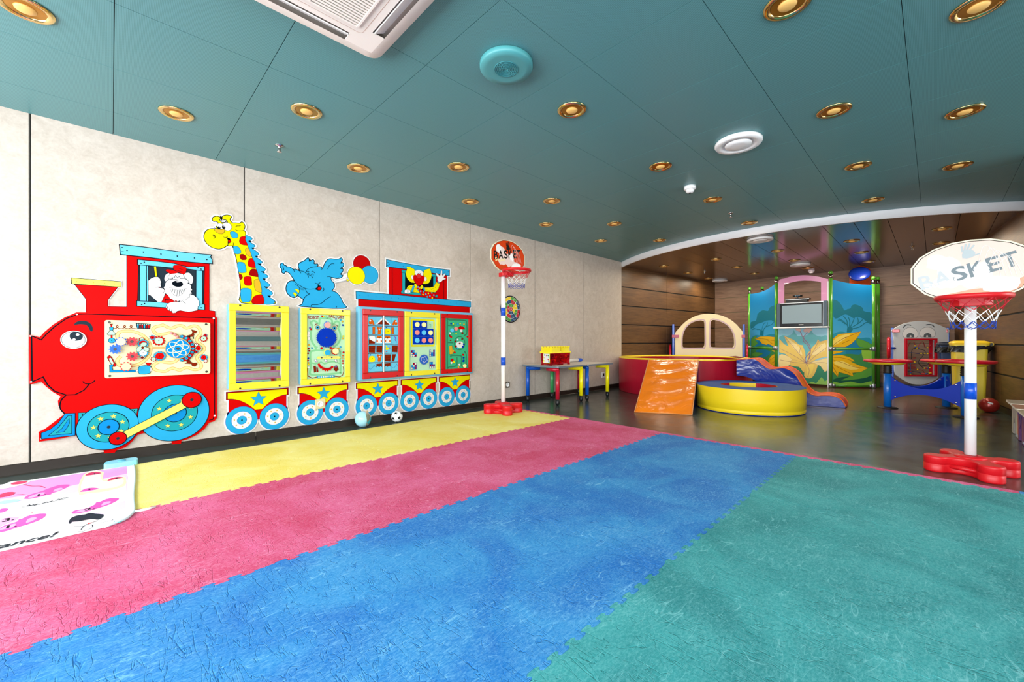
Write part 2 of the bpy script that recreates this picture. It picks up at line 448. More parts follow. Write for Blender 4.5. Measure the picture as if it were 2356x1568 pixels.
ys_ = [3.97-(4.7)*k/n for k in range(n+1)]
for r, z in ((CR+0.006, ZC+0.002), (CR+0.006, ZA-0.012), (CR-0.02, ZA-0.012), (CR-0.02, ZA+0.004)):
    vs += [(arcx(y, r), y, z) for y in ys_]
for j in range(3):
    for k in range(n): fs.append((j*(n+1)+k, j*(n+1)+k+1, (j+1)*(n+1)+k+1, (j+1)*(n+1)+k))
g.add(vs, fs, M_COR, True); struct(g.build('trim_1'))
# left wall panels
g = M(); g.box((ROOM_X0, WALL+0.012, 0), (6.6, WALL+0.1, ZC+0.05), M_DARK)
sx = [ROOM_X0, -1.515, -0.362, 0.777, 1.946, 3.114, 4.271, 5.422, 6.565]
for i in range(len(sx)-1):
    g.box((sx[i]+0.005, WALL, 0.03), (sx[i+1]-0.005, WALL+0.02, ZC+0.02), M_WALL)
    g.box((sx[i+1]-0.005, WALL+0.003, 0.03), (sx[i+1]-0.0015, WALL+0.02, ZC+0.02), M_TRIM)
struct(g.build('wall_left'))
g = M()
for a, b in ((ROOM_X0, 0.855), (0.86, 3.3), (3.305, 6.58)):
    g.prism([(0, 0), (0.016, 0), (0.010, 0.006), (0.010, 0.062), (0.004, 0.068), (0, 0.068)], b-a, M_BASE, Matrix(((0, 0, 1, a), (-1, 0, 0, WALL), (0, 1, 0, 0), (0, 0, 0, 1))))
struct(g.build('baseboard_left'))
# brown board walls of the alcove
ZG = [0.06, 0.43, 0.773, 1.112, 1.452, 1.79, ZA+0.03]
def boards(name, A, B, mt, gap, seams, base=True, back=M_DARK):
    A = Vector((*A, 0)); B = Vector((*B, 0)); L = (B-A).length; d = (B-A)/L; nrm = Vector((d.y, -d.x, 0)) if True else None
    T = Matrix(((d.x, -nrm.x, 0, A.x), (d.y, -nrm.y, 0, A.y), (0, 0, 1, 0), (0, 0, 0, 1)))   # x along, y into the wall
    g = M(); g.box((-0.12, 0.021, 0), (L+0.12, 0.14, ZC), back, T); g.box((0, 0.008, 0), (L, 0.021, ZC), back, T)
    ss = [0]+seams+[L]
    for i in range(len(ss)-1):
        for k in range(len(ZG)-1):
            g.box((ss[i]+0.001, 0, ZG[k]+gap/2), (ss[i+1]-0.001, 0.02, ZG[k+1]-gap/2), mt, T)
    struct(g.build(name, bevel=0.002, bseg=1))
    g = M(); g.box((0, -0.012, 0), (L, 0.01, 0.062), M_BASE, T); struct(g.build(name.replace('wall', 'baseboard')))
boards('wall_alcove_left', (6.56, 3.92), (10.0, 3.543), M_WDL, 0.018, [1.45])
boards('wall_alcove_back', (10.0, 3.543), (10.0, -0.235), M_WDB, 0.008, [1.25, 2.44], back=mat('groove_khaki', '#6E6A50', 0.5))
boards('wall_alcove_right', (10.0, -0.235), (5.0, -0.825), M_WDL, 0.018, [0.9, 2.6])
g = M(); g.box((5.0, ROOM_Y0, 0), (5.1, -0.825, ZC), M_PLAIN); struct(g.build('wall_right_end'))
# window walls behind and beside the camera
def winwall(name, horiz, wins, z0=0.45, z1=2.08):
    g = M()
    def bx(a, b, lo, hi):
        if horiz: g.box((a, ROOM_Y0-0.2, lo), (b, ROOM_Y0, hi), M_PLAIN)
        else: g.box((ROOM_X0-0.2, a, lo), (ROOM_X0, b, hi), M_PLAIN)
    s0, s1 = (ROOM_X0-0.2, 5.1) if horiz else (ROOM_Y0-0.2, 4.0)
    bx(s0, s1, 0, z0); bx(s0, s1, z1, ZC+0.05); p = s0
    for a, b in wins: bx(p, a, z0, z1); p = b
    bx(p, s1, z0, z1); struct(g.build(name))
winwall('wall_back', False, WINB, 0.5, 2.05); winwall('wall_right', True, [(a, min(b, 5.0)) for a, b in WINR_ADDED], 0.5, 2.05)
wi = 0
for horiz, wins in ((False, WINB), (True, WINR_ADDED)):
    for a, b in wins:
        b = min(b, 5.0) if horiz else b; wi += 1; g = M()
        def fb(p0, p1, lo, hi, mt=M_FRAME, d=0.03):
            if horiz: g.box((p0, ROOM_Y0-0.06, lo), (p1, ROOM_Y0-0.06+d, hi), mt)
            else: g.box((ROOM_X0-0.06, p0, lo), (ROOM_X0-0.06+d, p1, hi), mt)
        fb(a, a+0.05, 0.5, 2.05); fb(b-0.05, b, 0.5, 2.05); fb(a, b, 0.5, 0.55); fb(a, b, 2.0, 2.05); fb((a+b)/2-0.02, (a+b)/2+0.02, 0.55, 2.0)
        wob = struct(g.build('window_%d' % wi))
        g = M()
        if horiz: g.box((a, ROOM_Y0-0.19, 0.5), (b, ROOM_Y0-0.18, 2.05), M_GLASS)
        else: g.box((ROOM_X0-0.19, a, 0.5), (ROOM_X0-0.18, b, 2.05), M_GLASS)
        g.build('pane', wob)

# laminate panelling with a row of game panels on the side wall facing the train (seen in the fun mirror)
g = M()
for a, b in ((0.55, 1.7), (1.71, 2.86), (2.87, 3.72)): g.box((a, ROOM_Y0, 0.03), (b, ROOM_Y0+0.015, ZC), M_WALL)
struct(g.build('trim_2'))
def opp():
    o = thing('game_panel_row', (2.2, ROOM_Y0+0.015, 0.35), 'row of framed game panels on the opposite wall, reflected in the fun mirror', 'wall toy')
    Y = ROOM_Y0+0.015
    for x0, x1, fc, pc in ((0.75, 1.45, P_YEL, mat('opp_tan', '#E8C890', 0.5)), (1.5, 2.75, P_RED, MINT), (2.8, 3.5, P_YEL, mat('opp_navy', '#1C2C5C', 0.5))):
        g = M(); g.box((x0, Y, 0.35), (x1, Y+0.05, 1.15), fc); g.build('frame', o, bevel=0.01)
        A = Art((0, Y+0.05, 0), (-1, 0, 0), (0, 0, 1), 0.001); A.C = 'm'; A.poly([(-x0-0.08, 0.43), (-x1+0.08, 0.43), (-x1+0.08, 1.07), (-x0-0.08, 1.07)], pc)
        rnd = random.Random(int(x0*10))
        for k in range(14): A.circ((-rnd.uniform(x0+0.14, x1-0.14), rnd.uniform(0.5, 1.0)), rnd.uniform(0.02, 0.05), rnd.choice([RED, YEL, NAVY, SKY, WHT, GRN]))
        if pc is MINT: A.circ((-(x0+x1)/2, 0.78), 0.17, NAVY)
        A.build('game_board', o)
    g = M(); g.prism([(0.75, 1.2), (3.5, 1.2), (3.3, 1.34), (2.4, 1.40), (1.2, 1.36)], 0.02, mat('opp_pink', '#E88AB8', 0.5), Matrix(((1, 0, 0, 0), (0, 0, 1, Y), (0, 1, 0, 0), (0, 0, 0, 1)))); g.build('top_board', o)
opp()

# ================= FOAM FLOOR MATS =================
MATT = 0.015
def foam(name, light, dark, crease, amt=1.0):
    m = mat(name, light, 0.7, 0, 0.12)
    def st(sx, sy, ang, scale, det=6, rg=0.7, di=1.0): return noise(m, posvec(m, (sx, sy, 1), (0, 0, math.radians(ang))), scale, det, rg, di)
    a = st(1, 1, 0, 2.3, 4, 0.6, 0.8)
    c = ramp(m, a, [(0.38, dark), (0.62, light)])
    fib = st(9, 17, 24, 9, 7, 0.85, 0.3)                       # fine fibre like wear, running one way
    c = mixc(m, math_(m, 'MULTIPLY', ramp(m, fib, [(0.45, 0.0), (0.70, 1.0)]), 0.50*amt), c, crease)
    c = mixc(m, math_(m, 'MULTIPLY', ramp(m, fib, [(0.32, 1.0), (0.50, 0.0)]), 0.40*amt), c, dark)
    s2 = st(3, 9, -12, 6, 8, 0.82, 2.5); big = ramp(m, st(1, 1, 0, 3.1, 3), [(0.42, 0.0), (0.62, 1.0)])
    c = mixc(m, math_(m, 'MULTIPLY', math_(m, 'MULTIPLY', ramp(m, s2, [(0.50, 0.0), (0.62, 1.0)]), big), 0.5*amt), c, crease)
    # scratches and creases: thin lines where distorted noises cross one half
    h = math_(m, 'MULTIPLY', fib, 0.35)
    for sx, sy, ang, sc, th, k, col in ((5.0, 1.0, 4, 6.5, 0.013, 0.75, dark), (4.2, 0.9, -12, 4.5, 0.010, 0.75, dark), (2.4, 1.6, 25, 7, 0.009, 0.5, dark), (1, 4.5, -35, 3.0, 0.005, 0.7, crease), (1.4, 5.0, 20, 2.6, 0.004, 0.7, crease)):
        q = st(sx, sy, ang, sc, 2.5, 0.5, 0.7); ln = ramp(m, math_(m, 'ABSOLUTE', math_(m, 'SUBTRACT', q, 0.5)), [(0.0, 1.0), (th, 0.0)])
        msk = ramp(m, st(1, 1, ang, 3.7+sc*0.3, 2), [(0.44, 0.0), (0.56, 1.0)]); ln = math_(m, 'MULTIPLY', ln, msk)
        c = mixc(m, math_(m, 'MULTIPLY', ln, k*min(1, amt*0.9)), c, col)
        if col == dark: h = math_(m, 'SUBTRACT', h, math_(m, 'MULTIPLY', ln, 0.9))
    setbase(m, c)
    h = math_(m, 'ADD', h, math_(m, 'MULTIPLY', noise(m, posvec(m), 110, 3), 0.12))
    bump(m, h, 0.42*min(1, amt), 0.005); return m
F_Y = foam('foam_yellow', '#F2E488', '#EAD45C', '#FAF4CC', 0.6)
F_R = foam('foam_red', '#D65C88', '#C43A60', '#EEA2C2')
F_B = foam('foam_blue', '#3488C4', '#1C68B4', '#84BEE0')
F_G = foam('foam_green', '#419C9E', '#2C7F82', '#86C6CA')
F_T = foam('foam_teal', '#44A6AE', '#2F8890', '#8CCED4')
X0S = [-0.621, 0.393, 1.407, 2.421, 3.435]; YS = [3.643, 2.652, 1.665, 0.678, -0.314, -1.306]
NT = 28
def tooth_edge(A, B, sign):   # puzzle teeth from A to B, amplitude across
    A = Vector(A); B = Vector(B); d = (B-A)/NT; nrm = Vector((-d.y, d.x)).normalized()*sign; out = []
    h = 0.0100
    for i in range(NT):
        p = A+d*i
        if i in (0, NT-1): out.append(tuple(p)); continue
        s = 1 if i % 2 else -1
        for t, a in ((-0.12, 0.35), (0.02, 0.85), (0.16, 1.0), (0.84, 1.0), (0.98, 0.85), (1.12, 0.35)):
            q = p+d*t+nrm*(h*a*s); out.append(tuple(q))
    return out
def inset(q, w_):
    n = len(q); out = []
    for i in range(n):
        d1 = Vector(q[i])-Vector(q[i-1]); d2 = Vector(q[(i+1) % n])-Vector(q[i])
        if d1.length < 1e-9: d1 = d2
        if d2.length < 1e-9: d2 = d1
        t = d1.normalized()+d2.normalized()
        if t.length < 1e-4: t = d1
        t.normalize(); out.append((q[i][0]-t.y*w_, q[i][1]+t.x*w_))
    return out
def tile(q, mt, zt=MATT, bev=0.0012):
    A = sum(q[i][0]*q[(i+1) % len(q)][1]-q[(i+1) % len(q)][0]*q[i][1] for i in range(len(q)))
    if A < 0: q = q[::-1]
    g = M(); n = len(q); ins = inset(q, bev); g.prism(ins, 0.0, mt, z0=zt) if False else None
    lo = [Vector((x, y, 0)) for x, y in ins]; fs = []
    for t in tessellate_polygon([lo]):
        a, b, c = (lo[i] for i in t); fs.append(t if (b-a).cross(c-a).z > 0 else (t[0], t[2], t[1]))
    vs = [(x, y, zt) for x, y in ins]+[(x, y, zt-bev) for x, y in q]+[(x, y, 0) for x, y in q]
    fs += [(i, (i+1) % n, n+(i+1) % n, n+i)[::-1] for i in range(n)]+[(n+i, n+(i+1) % n, 2*n+(i+1) % n, 2*n+i)[::-1] for i in range(n)]
    g.add(vs, fs, mt); return g
rowm = [('yellow', F_Y), ('red', F_R), ('blue', F_B), ('green', F_G), ('teal', F_T)]
for r in range(5):
    y1, y0 = YS[r], YS[r+1]; cname, cm = rowm[r]
    for c in range(4):
        if r == 3 and c == 0: continue
        if r == 4 and c < 3: continue
        x0, x1 = X0S[c], X0S[c+1]
        bot = [(x0, y0)]+tooth_edge((x0, y0), (x1, y0), 1)+[(x1, y0)]
        top = [(x0, y1)]+tooth_edge((x0, y1), (x1, y1), 1)+[(x1, y1)] if r > 0 else [(x0, y1), (x1, y1)]
        if r == 4: bot = [(x0, y0), (x1, y0)]
        rt = tooth_edge((x1, y0), (x1, y1), 1); lf = tooth_edge((x0, y0), (x0, y1), 1) if c > 0 else []
        q = bot+rt[1:]+top[::-1]+lf[::-1]
        qq = [q[0]]
        for p in q[1:]:
            if math.hypot(p[0]-qq[-1][0], p[1]-qq[-1][1]) > 1e-5: qq.append(p)
        if math.hypot(qq[0][0]-qq[-1][0], qq[0][1]-qq[-1][1]) < 1e-5: qq.pop()
        if r == 4: lab = 'teal foam mat tile at the right edge of the photo, beside the green mats'
        else:
            pos = {0: 'closest to the camera end of its strip', 1: 'second in its strip from the camera end', 2: 'third in its strip from the camera end', 3: 'last in its strip, by the dark floor'}[c]
            if r == 3: pos = {1: 'nearest the camera, at the bottom of the photo', 2: 'in the middle of its strip', 3: 'farthest from the camera, beside the thin red edging'}[c]
            lab = '%s foam floor mat tile, %s' % (cname, pos)
        o = tile(qq, cm).build('floor_mat', origin=((x0+x1)/2, (y0+y1)/2, 0))
        tag(o, lab, 'mat', '%s foam mats' % cname)
    x1 = X0S[4]; q = tooth_edge((x1, y0), (x1, y1), 1)
    q = [(x1, y0)]+q[1:]+[(x1, y1), (x1+0.052, y1), (x1+0.052, y0)]
    o = tile(q, F_R if r < 4 else F_B).build('mat_edging', origin=(x1+0.02, (y0+y1)/2, 0))
    tag(o, ('thin %s foam edging strip along the far end of the %s mats' % ('red' if r < 4 else 'blue', cname)), 'mat edging', 'foam edging strips')
# ================= WALL TOYS ON THE LEFT WALL =================
K1 = (60, 540, 3.0152); K2 = (260, 550, 8.7125); K3 = (235, 725, 8.8906); K4 = (60, 630, 5.2273); K5 = (80, 870, 5.479)
def screws(A, pts, r=0.009, C=None, mt=None):
    for p in pts: A.circ(p, r, mt or SCREW, C='m') if C == 'm' else A.circ(p, r, mt or SCREW, C=C)
# ---- locomotive ----
tr = thing('train_engine_panel', (0.12, WALL, 0.10), 'big red locomotive wall panel with smiling face and dog driver in its cab', 'wall panel')
A = wallart(0.001); A.C = K1
q = A.pts('418,560 418,445 340,345 318,338 315,300 658,325 656,360 636,362 565,452 565,497 700,500 700,140 658,133 653,70 1284,142 1290,198 1270,200 1270,525 1310,530 1312,590 420,590')
A.border(q, 0.006, 0.003, WHT)
A.poly('418,575 418,445 340,345 636,360 565,452 565,497 700,500 700,142 1270,200 1270,525 1310,530 1312,600 418,600', RED, 0.006)
A.poly('315,300 658,325 656,360 318,338', LYEL, 0.007)
for x, y in ((350, 323), (400, 326), (468, 331), (546, 336), (612, 340)): A.circ((x, y), 3, GOLD)
A.build('chimney_and_cab', tr)
C_ = Art(A.o, A.a, A.b, A.lv+0.001); C_.C = K2
C_.poly('520,500 1825,600 1805,1400 500,1290', CHAR, 0.008)
C_.poly('545,515 660,530 655,1245 550,1235', LSKY, 0.008); C_.poly('678,530 697,530 697,1250 678,1245', LSKY, 0.004)
C_.poly('1673,620 1788,630 1785,1310 1670,1300', LSKY, 0.008)
C_.poly('500,412 900,450 1220,490 1500,560 1825,550 1820,630 1480,590 1200,570 900,540 500,505', LSKY, 0.009)
C_.poly('485,1240 1830,1310 1830,1408 485,1332', LSKY, 0.009)
for p in ((562, 480), (627, 458), (1703, 572), (1765, 600), (575, 1308), (632, 1287), (1769, 1373)): C_.circ(p, 12, BLK, n=10)
C_.poly('140,112 600,160 1080,225 1480,275 1965,320 1945,350 1975,400 1985,485 1560,452 1080,400 600,345 155,300', LSKY, 0.011)
for p in ((281, 222), (610, 256), (961, 298), (1289, 338), (1633, 376), (1880, 408)): C_.circ(p, 13, BLK, n=10)
for l in ('165,160 200,163', '165,245 215,248', '1965,360 1915,362'): C_.line(l, 0.004)
C_.build('cab_window', tr)
D = Art(A.o, A.a, A.b, C_.lv+0.0005); D.C = K2
D.poly('1130,685 1070,700 1035,760 1035,820 1065,840 1120,790', WHT, 0.004, 3)
D.poly('1420,700 1480,672 1540,682 1600,760 1605,830 1580,890 1548,895 1500,840 1445,790', WHT, 0.004, 3)
D.poly('1060,1100 1150,1160 1300,1240 1300,1280 1100,1280 970,1262', RED, 0.004)
D.line('1170,1215 1050,1205 1040,1270', 0.004)
D.poly('822,548 862,548 882,748 850,748', YEL, 0.003)
D.poly('880,975 945,970 962,1015 930,1040 900,1030', RED, 0.003)
D.poly('710,830 760,790 830,760 900,758 945,800 940,815 968,860 950,890 965,950 900,972 1000,985 1060,1060 1010,1170 968,1258 890,1250 835,1195 812,1180 755,1125 712,1118', WHT, 0.004)
for l in ('895,815 945,818', '910,890 950,895', '845,962 950,955'): D.line(l, 0.003)
D.poly('1530,1095 1620,1125 1700,1190 1690,1200 1732,1260 1715,1275 1725,1330 1700,1340 1690,1420 1600,1440 1520,1455 1430,1440 1350,1425 1280,1440 1260,1470 1200,1478 1170,1440 1110,1420 1060,1370 1080,1310 1140,1270 1230,1252 1330,1255 1400,1200', WHT, 0.004)
for l in ('1095,1350 1085,1400', '1140,1390 1130,1430', '1180,1400 1175,1450', '1400,1245 1455,1288'): D.line(l, 0.003)
D.poly('1150,700 1270,675 1400,700 1440,790 1500,830 1525,860 1485,880 1545,905 1570,950 1555,965 1588,1020 1545,1030 1585,1085 1535,1095 1530,1165 1490,1175 1450,1222 1400,1215 1370,1245 1330,1228 1300,1245 1265,1225 1225,1240 1195,1205 1150,1190 1110,1130 1060,1085 1018,1070 1042,1000 1015,970 1055,915 1040,900 1090,820 1130,800 1100,750', WHT, 0.004)
D.line('1120,795 1200,790 1180,765 1230,770 1250,725 1290,770 1330,745 1350,790 1430,785 1480,800', 0.003)
D.line('1070,830 1180,800 1300,812 1450,812', 0.003)
D.poly('1055,622 1100,603 1200,622 1310,660 1250,680 1160,688 1095,660', RED, 0.003, 2)
D.poly('1205,550 1240,525 1330,522 1430,552 1472,590 1450,670 1415,698 1330,668 1225,605', RED, 0.003, 2)
D.line('1210,580 1310,580 1430,625', 0.0025); D.line('1260,615 1400,662', 0.0025)
cn = D.uv((1295, 893)); ex = D.uv((1405, 893))[0]-cn[0]; ey = cn[1]-D.uv((1295, 955))[1]
D.C = 'm'; D.poly([(cn[0]+ex*math.cos(t*PI/12), cn[1]+ey*math.sin(t*PI/12)) for t in range(24)], BLK); D.C = K2
D.poly('1260,845 1330,840 1345,855 1285,865', WHT, 0, 2)
D.poly('1130,960 1150,965 1200,998 1300,1022 1380,1012 1440,985 1470,992 1440,1000 1415,1060 1370,1110 1300,1140 1230,1122 1180,1062 1150,985', WHT, 0.003)
for l in ('1205,1000 1180,1060', '1245,1012 1220,1110', '1290,1020 1278,1135', '1325,1022 1335,1130', '1355,1018 1380,1095', '1390,1010 1415,1055', '1420,1000 1436,1020'): D.line(l, 0.0025)
D.build('dog_driver', tr)
A = wallart(0.001); A.C = K1
q = A.pts('22,692 95,710 130,672 190,622 270,572 350,538 420,538 1318,568 1323,580 1322,1268 1305,1290 1268,1300 1235,1345 1180,1385 1115,1415 1078,1425 1072,1445 1010,1450 1008,1428 940,1410 870,1385 820,1370 772,1385 735,1430 690,1470 625,1492 615,1507 541,1512 538,1492 470,1475 410,1440 370,1405 350,1385 240,1410 92,1431 88,1365 130,1345 190,1300 240,1262 270,1238 245,1215 225,1180 222,1150 240,1118 190,1090 140,1050 105,1015 40,1035 26,1030')
A.plate(q, 0.014, RED)
A.line('38,700 105,728 140,690 200,635 280,580 360,550 420,548 1308,577 1308,1250 1295,1280 1268,1285', 0.006)
A.line('38,700 42,1018 118,985 150,1040 200,1085 280,1110 340,1108 400,1078 430,1045 440,1030', 0.0065)
A.line('275,1112 245,1145 235,1180 240,1210 268,1240', 0.0065, smooth=3)
A.line('392,1015 410,1030 435,1033 460,1025 478,1008', 0.0055, smooth=3)
A.C = K4; A.poly('575,608 600,580 640,565 690,562 745,575 785,608 803,650 798,685 785,690 768,678 750,640 725,615 690,606 630,605 590,612', CHAR, 0, 2)
for p in ((610, 484), (52, 745), (60, 1295)): A.circ(p, 9, WHT, n=12)
A.C = K1
for p in ((1302, 578), (1308, 1253), (106, 1413)): A.circ(p, 6, WHT, n=12)
# cow catcher and brackets
A.C = K5
A.poly('85,690 190,650 300,560 385,445 505,440 505,715 85,762', BLUE, 0.006)
A.poly('180,718 300,620 420,475 463,473 462,690', TEAL, 0.006); A.poly('275,685 340,640 432,505 435,560 405,620 370,668', BLUE, 0.005)
A.poly('552,435 660,432 600,480 565,530 552,545', TEAL, 0.005); A.poly('1190,390 1295,382 1278,470 1250,430', TEAL, 0.005)
A.circ((600, 455), 6, BLK); A.circ((1257, 404), 6, BLK)
A.line('505,700 545,702', 0.005)
A.build('engine_body', tr)
E_ = sub(A, A.lv+0.0003); E_.C = K1
for nm, c, R1, R2, R3, sr in (('wheel', (932, 612), 280, 184, 92, 135), ('wheel', (1770, 435), 346, 222, 108, 168)):
    W_ = Art(E_.o, E_.a, E_.b, A.lv+0.0003); W_.C = K5
    u, v, r = W_.circ(c, R1, SKY, 0.008, n=64)
    k = r/R1
    W_.circ(c, R2, TEAL, 0.0085, n=48); 
    ns = 8 if R1 > 300 else 7
    for i in range(ns): a = 2*PI*i/ns+0.35; W_.star(u+sr*k*math.cos(a), v+sr*k*math.sin(a), 0.0165, LYEL, PI/2, 0.0018)
    W_.circ(c, R3, BLUE, 0.0085, n=40); W_.circ(c, 18, CHAR, n=16); W_.build('wheel', tr)
W_ = Art(E_.o, E_.a, E_.b, A.lv+0.009); W_.C = K5
W_.poly('1090,690 1870,290 1925,355 1150,755', LYEL, 0.006)
W_.circ((1048, 755), 77, RED, 0.009); W_.circ((1048, 755), 17, CHAR, n=12); W_.circ((1980, 270), 94, RED, 0.009); W_.circ((1980, 270), 19, CHAR, n=12)
W_.build('connecting_rod', tr)
W_ = Art(E_.o, E_.a, E_.b, A.lv); W_.C = K1
u, v, r = W_.circ((331, 727), 63, None)
W_.plate([(u+r*math.cos(2*PI*k/40), v+r*math.sin(2*PI*k/40)) for k in range(40)], 0.007, WHT)
W_.circ((329, 727), 55, WHT, 0.0045, n=36)
W_.C = K4; W_.poly('535,708 570,695 640,697 684,742 665,785 610,802 570,800 535,775 524,745', CHAR, 0, 3)
W_.circ((620, 727), 15, WHT, n=14); W_.circ((577, 788), 14, WHT, n=14); W_.build('eye', tr)
# activity board on the boiler
B = Art(A.o, A.a, A.b, A.lv); B.C = K3
cs = B.pts('45,100 2200,150 2205,1185 57,1282')
x0 = (cs[0][0]+cs[3][0])/2; x1 = (cs[1][0]+cs[2][0])/2; y1 = (cs[0][1]+cs[1][1])/2; y0 = (cs[2][1]+cs[3][1])/2
B.plate(rrect(x0, y0, x1, y1, 0.012), 0.02, CREAM)
G1 = '335,480 308,420 350,350 450,325 600,325 760,370 880,450 960,560 992,680 960,820 860,930 740,1000 600,1035 460,1045 360,1025 308,950 330,890 388,832'
G2 = '1545,475 1530,420 1450,370 1370,360 1200,390 1100,370 1045,300 1070,245 1180,215 1250,200 1330,240 1420,262 1560,210 1640,215 1720,262 1800,240 1880,215 1960,240 2010,310 2010,380 1945,460 1950,540 2060,620 2088,690 2040,760 1950,830 1945,900 2010,980 2030,1050 1970,1100 1880,1112 1760,1070 1680,1080 1600,1120 1540,1112 1450,1080 1380,1100 1290,1145 1200,1140 1100,1120 1045,1060 1070,1000 1180,950 1300,960 1400,970 1500,940 1550,890'
for gg in (G1, G2):
    B.line(gg, 0.021, mat('routed_groove_edge', '#C9964A', 0.6), smooth=4); B.line(gg, 0.014, mat('routed_groove', '#EFCF86', 0.6), smooth=4)
B.line('1040,664 1290,662', 0.014, TAN)
B.line('218,270 290,262 330,225 308,200 288,232 340,266 400,275 462,250 482,220 455,203 438,235 482,262 540,272 602,250 612,215 585,198 568,230 610,262 705,272', 0.004, BRWN)
B.poly('187,290 275,385 240,402 130,402 103,385', MINT, 0.005); B.poly('155,243 220,243 218,300 160,300', SKY, 0.005); B.poly('178,190 200,190 198,243 180,243', RED, 0.003)
B.poly('160,178 215,178 195,195 175,195', BRWN, 0.003); B.poly('180,405 205,405 205,462 182,462', RED, 0.003); B.circ((197, 515), 47, SKY, 0.005); B.circ((197, 515), 8, BLK)
B.poly('695,163 985,182 970,277 722,264', CHAR, 0.004)
for i, m_ in enumerate((SKY, DRED, RED, SKY, DRED, RED)):
    x = 715+i*44; B.poly([(x, 182+i*2), (x+34, 184+i*2), (x+26, 262), (x+8, 260)], m_); B.circ((x+17, 182+i*2), 10, MINT, n=10)
B.poly('105,850 150,820 185,850 280,1015 255,1045 215,1042 120,890', RED, 0.004); B.poly('135,885 178,868 240,985 200,1010', MINT, 0.003)
B.poly('155,1015 225,1015 222,1035 200,1050 212,1122 690,1122 690,1155 160,1160', BLUE, 0.005); B.circ((710, 1135), 18, WHT, 0.003)
B.poly('770,1042 970,1030 990,1080 975,1180 770,1196 745,1120', SKY, 0.005, 2); B.poly('985,1060 1010,1075 1008,1140 985,1150', WHT, 0.003)
B.poly('885,970 1008,975 962,1025 938,1025', RED, 0.004)
for pp in ('1830,293 1935,320 1915,362 1870,362 1880,400 1848,432 1760,440 1745,415 1830,392 1850,348', '1930,968 1938,1000 1900,1045 1840,1030 1830,990 1760,985 1690,985 1740,960 1720,920 1780,895 1800,940 1850,975'): B.poly(pp, BRWN, 0.003)
B.line('1860,430 1868,480', 0.006, BLK); B.line('1790,425 1790,465', 0.006, BLK)
for x, y, r, nt, m1, m2 in ((1160, 520, 98, 12, RED, MINT), (1027, 452, 50, 7, SKY, RED), (1180, 832, 98, 14, SKY, RED), (1050, 895, 48, 8, RED, MINT), (2075, 475, 66, 12, RED, MINT), (2113, 405, 30, 7, PURP, RED), (1968, 672, 66, 14, MINT, RED), (1930, 600, 34, 6, RED, WHT), (1925, 747, 32, 7, SKY, RED), (2078, 862, 66, 14, SKY, RED), (2117, 932, 34, 6, RED, WHT), (812, 497, 44, 7, RED, MINT), (840, 580, 90, 12, SKY, RED), (838, 765, 88, 12, SKY, WHT), (822, 862, 36, 6, WHT, BRWN)):
    u, v = B.uv((x, y)); rr = abs(B.uv((x, y-r))[1]-v); B.gear(u, v, rr, nt, m1, printed=True, knob=m2, kr=0.68); B.circ((x, y), 8, BLK, n=8)
B.poly('785,630 790,580 840,555 905,565 910,600 860,640 950,665 950,720 900,745 850,690 810,690 770,740 720,745 705,690 740,640', MINT, 0.004, 2); B.circ((830, 660), 22, BRWN, 0.002)
B.line('1625,430 1740,475 1810,560 1855,680 1825,790 1745,880 1620,917', 0.026, BLK, smooth=4); B.line('1625,430 1740,475 1810,560 1855,680 1825,790 1745,880 1620,917', 0.021, RED, smooth=4)
for p in ((1630, 432), (1715, 465), (1795, 525), (1842, 597), (1855, 680), (1838, 753), (1793, 822), (1722, 880), (1625, 917)): B.circ(p, 27, SKY, 0.003, n=16); B.circ(p, 7, BLK, n=8)
for p in ((148, 143), (2128, 183), (2135, 1152), (157, 1238)): B.circ(p, 20, SCREW, 0.002, n=14)
bb = B.build('activity_board', tr, origin=(0, WALL, 0.8))
# the turning pieces of the board are sub-parts
T_ = Art(A.o, A.a, A.b, B.lv); T_.C = K3; u, v, r = T_.circ((1550, 680), 205, None)
T_.plate([(u+r*math.cos(2*PI*k/48), v+r*math.sin(2*PI*k/48)) for k in range(48)], 0.006, TAN); T_.C = 'm'; T_.circ((u, v), r*0.955, BLUE)
for k in range(3):
    a0 = PI/3*k+0.25; el = []
    for t in range(40):
        x = r*0.86*math.cos(t*PI/20); y = r*0.33*math.sin(t*PI/20); el.append((u+x*math.cos(a0)-y*math.sin(a0), v+x*math.sin(a0)+y*math.cos(a0)))
    T_.ribbon(el, 0.005, CREAM, closed=True)
T_.circ((u, v), 0.009, SCREW, 0.002); T_.build('atom_disc', bb)
P_PCH = mat('knob_peach', '#F5CFAE', 0.4); P_KY = mat('knob_pale_yellow', '#FBF0A0', 0.4); P_NB = mat('gear_blue', '#0A5FD8', 0.4); P_GR = mat('gear_red', '#CF2836', 0.4)
for x, y, r, m1, kn in ((265, 692, 98, P_NB, None), (610, 537, 96, P_GR, None), (617, 840, 96, P_GR, None), (385, 540, 96, P_NB, P_PCH), (490, 1045, 96, P_GR, P_KY)):
    T_ = Art(A.o, A.a, A.b, B.lv+(0.009 if kn else 0)); T_.C = K3; u, v = T_.uv((x, y)); rr = abs(T_.uv((x, y-r))[1]-v)
    T_.gear(u, v, rr, 10, m1, 0.008, 0.24, kn, 0.74, 0.016)
    if not kn: T_.circ((x, y), 24, SCREW, 0.002, n=14)
    T_.build('gear', bb)
T_ = Art(A.o, A.a, A.b, B.lv+0.001); T_.C = K3
for p in ((1420, 365), (1490, 392), (1538, 440)):
    u, v = T_.uv(p); T_.g.sphere(T_.w(u, v), 0.0105, PINK, 14, 8)
T_.build('sliding_bead', bb)

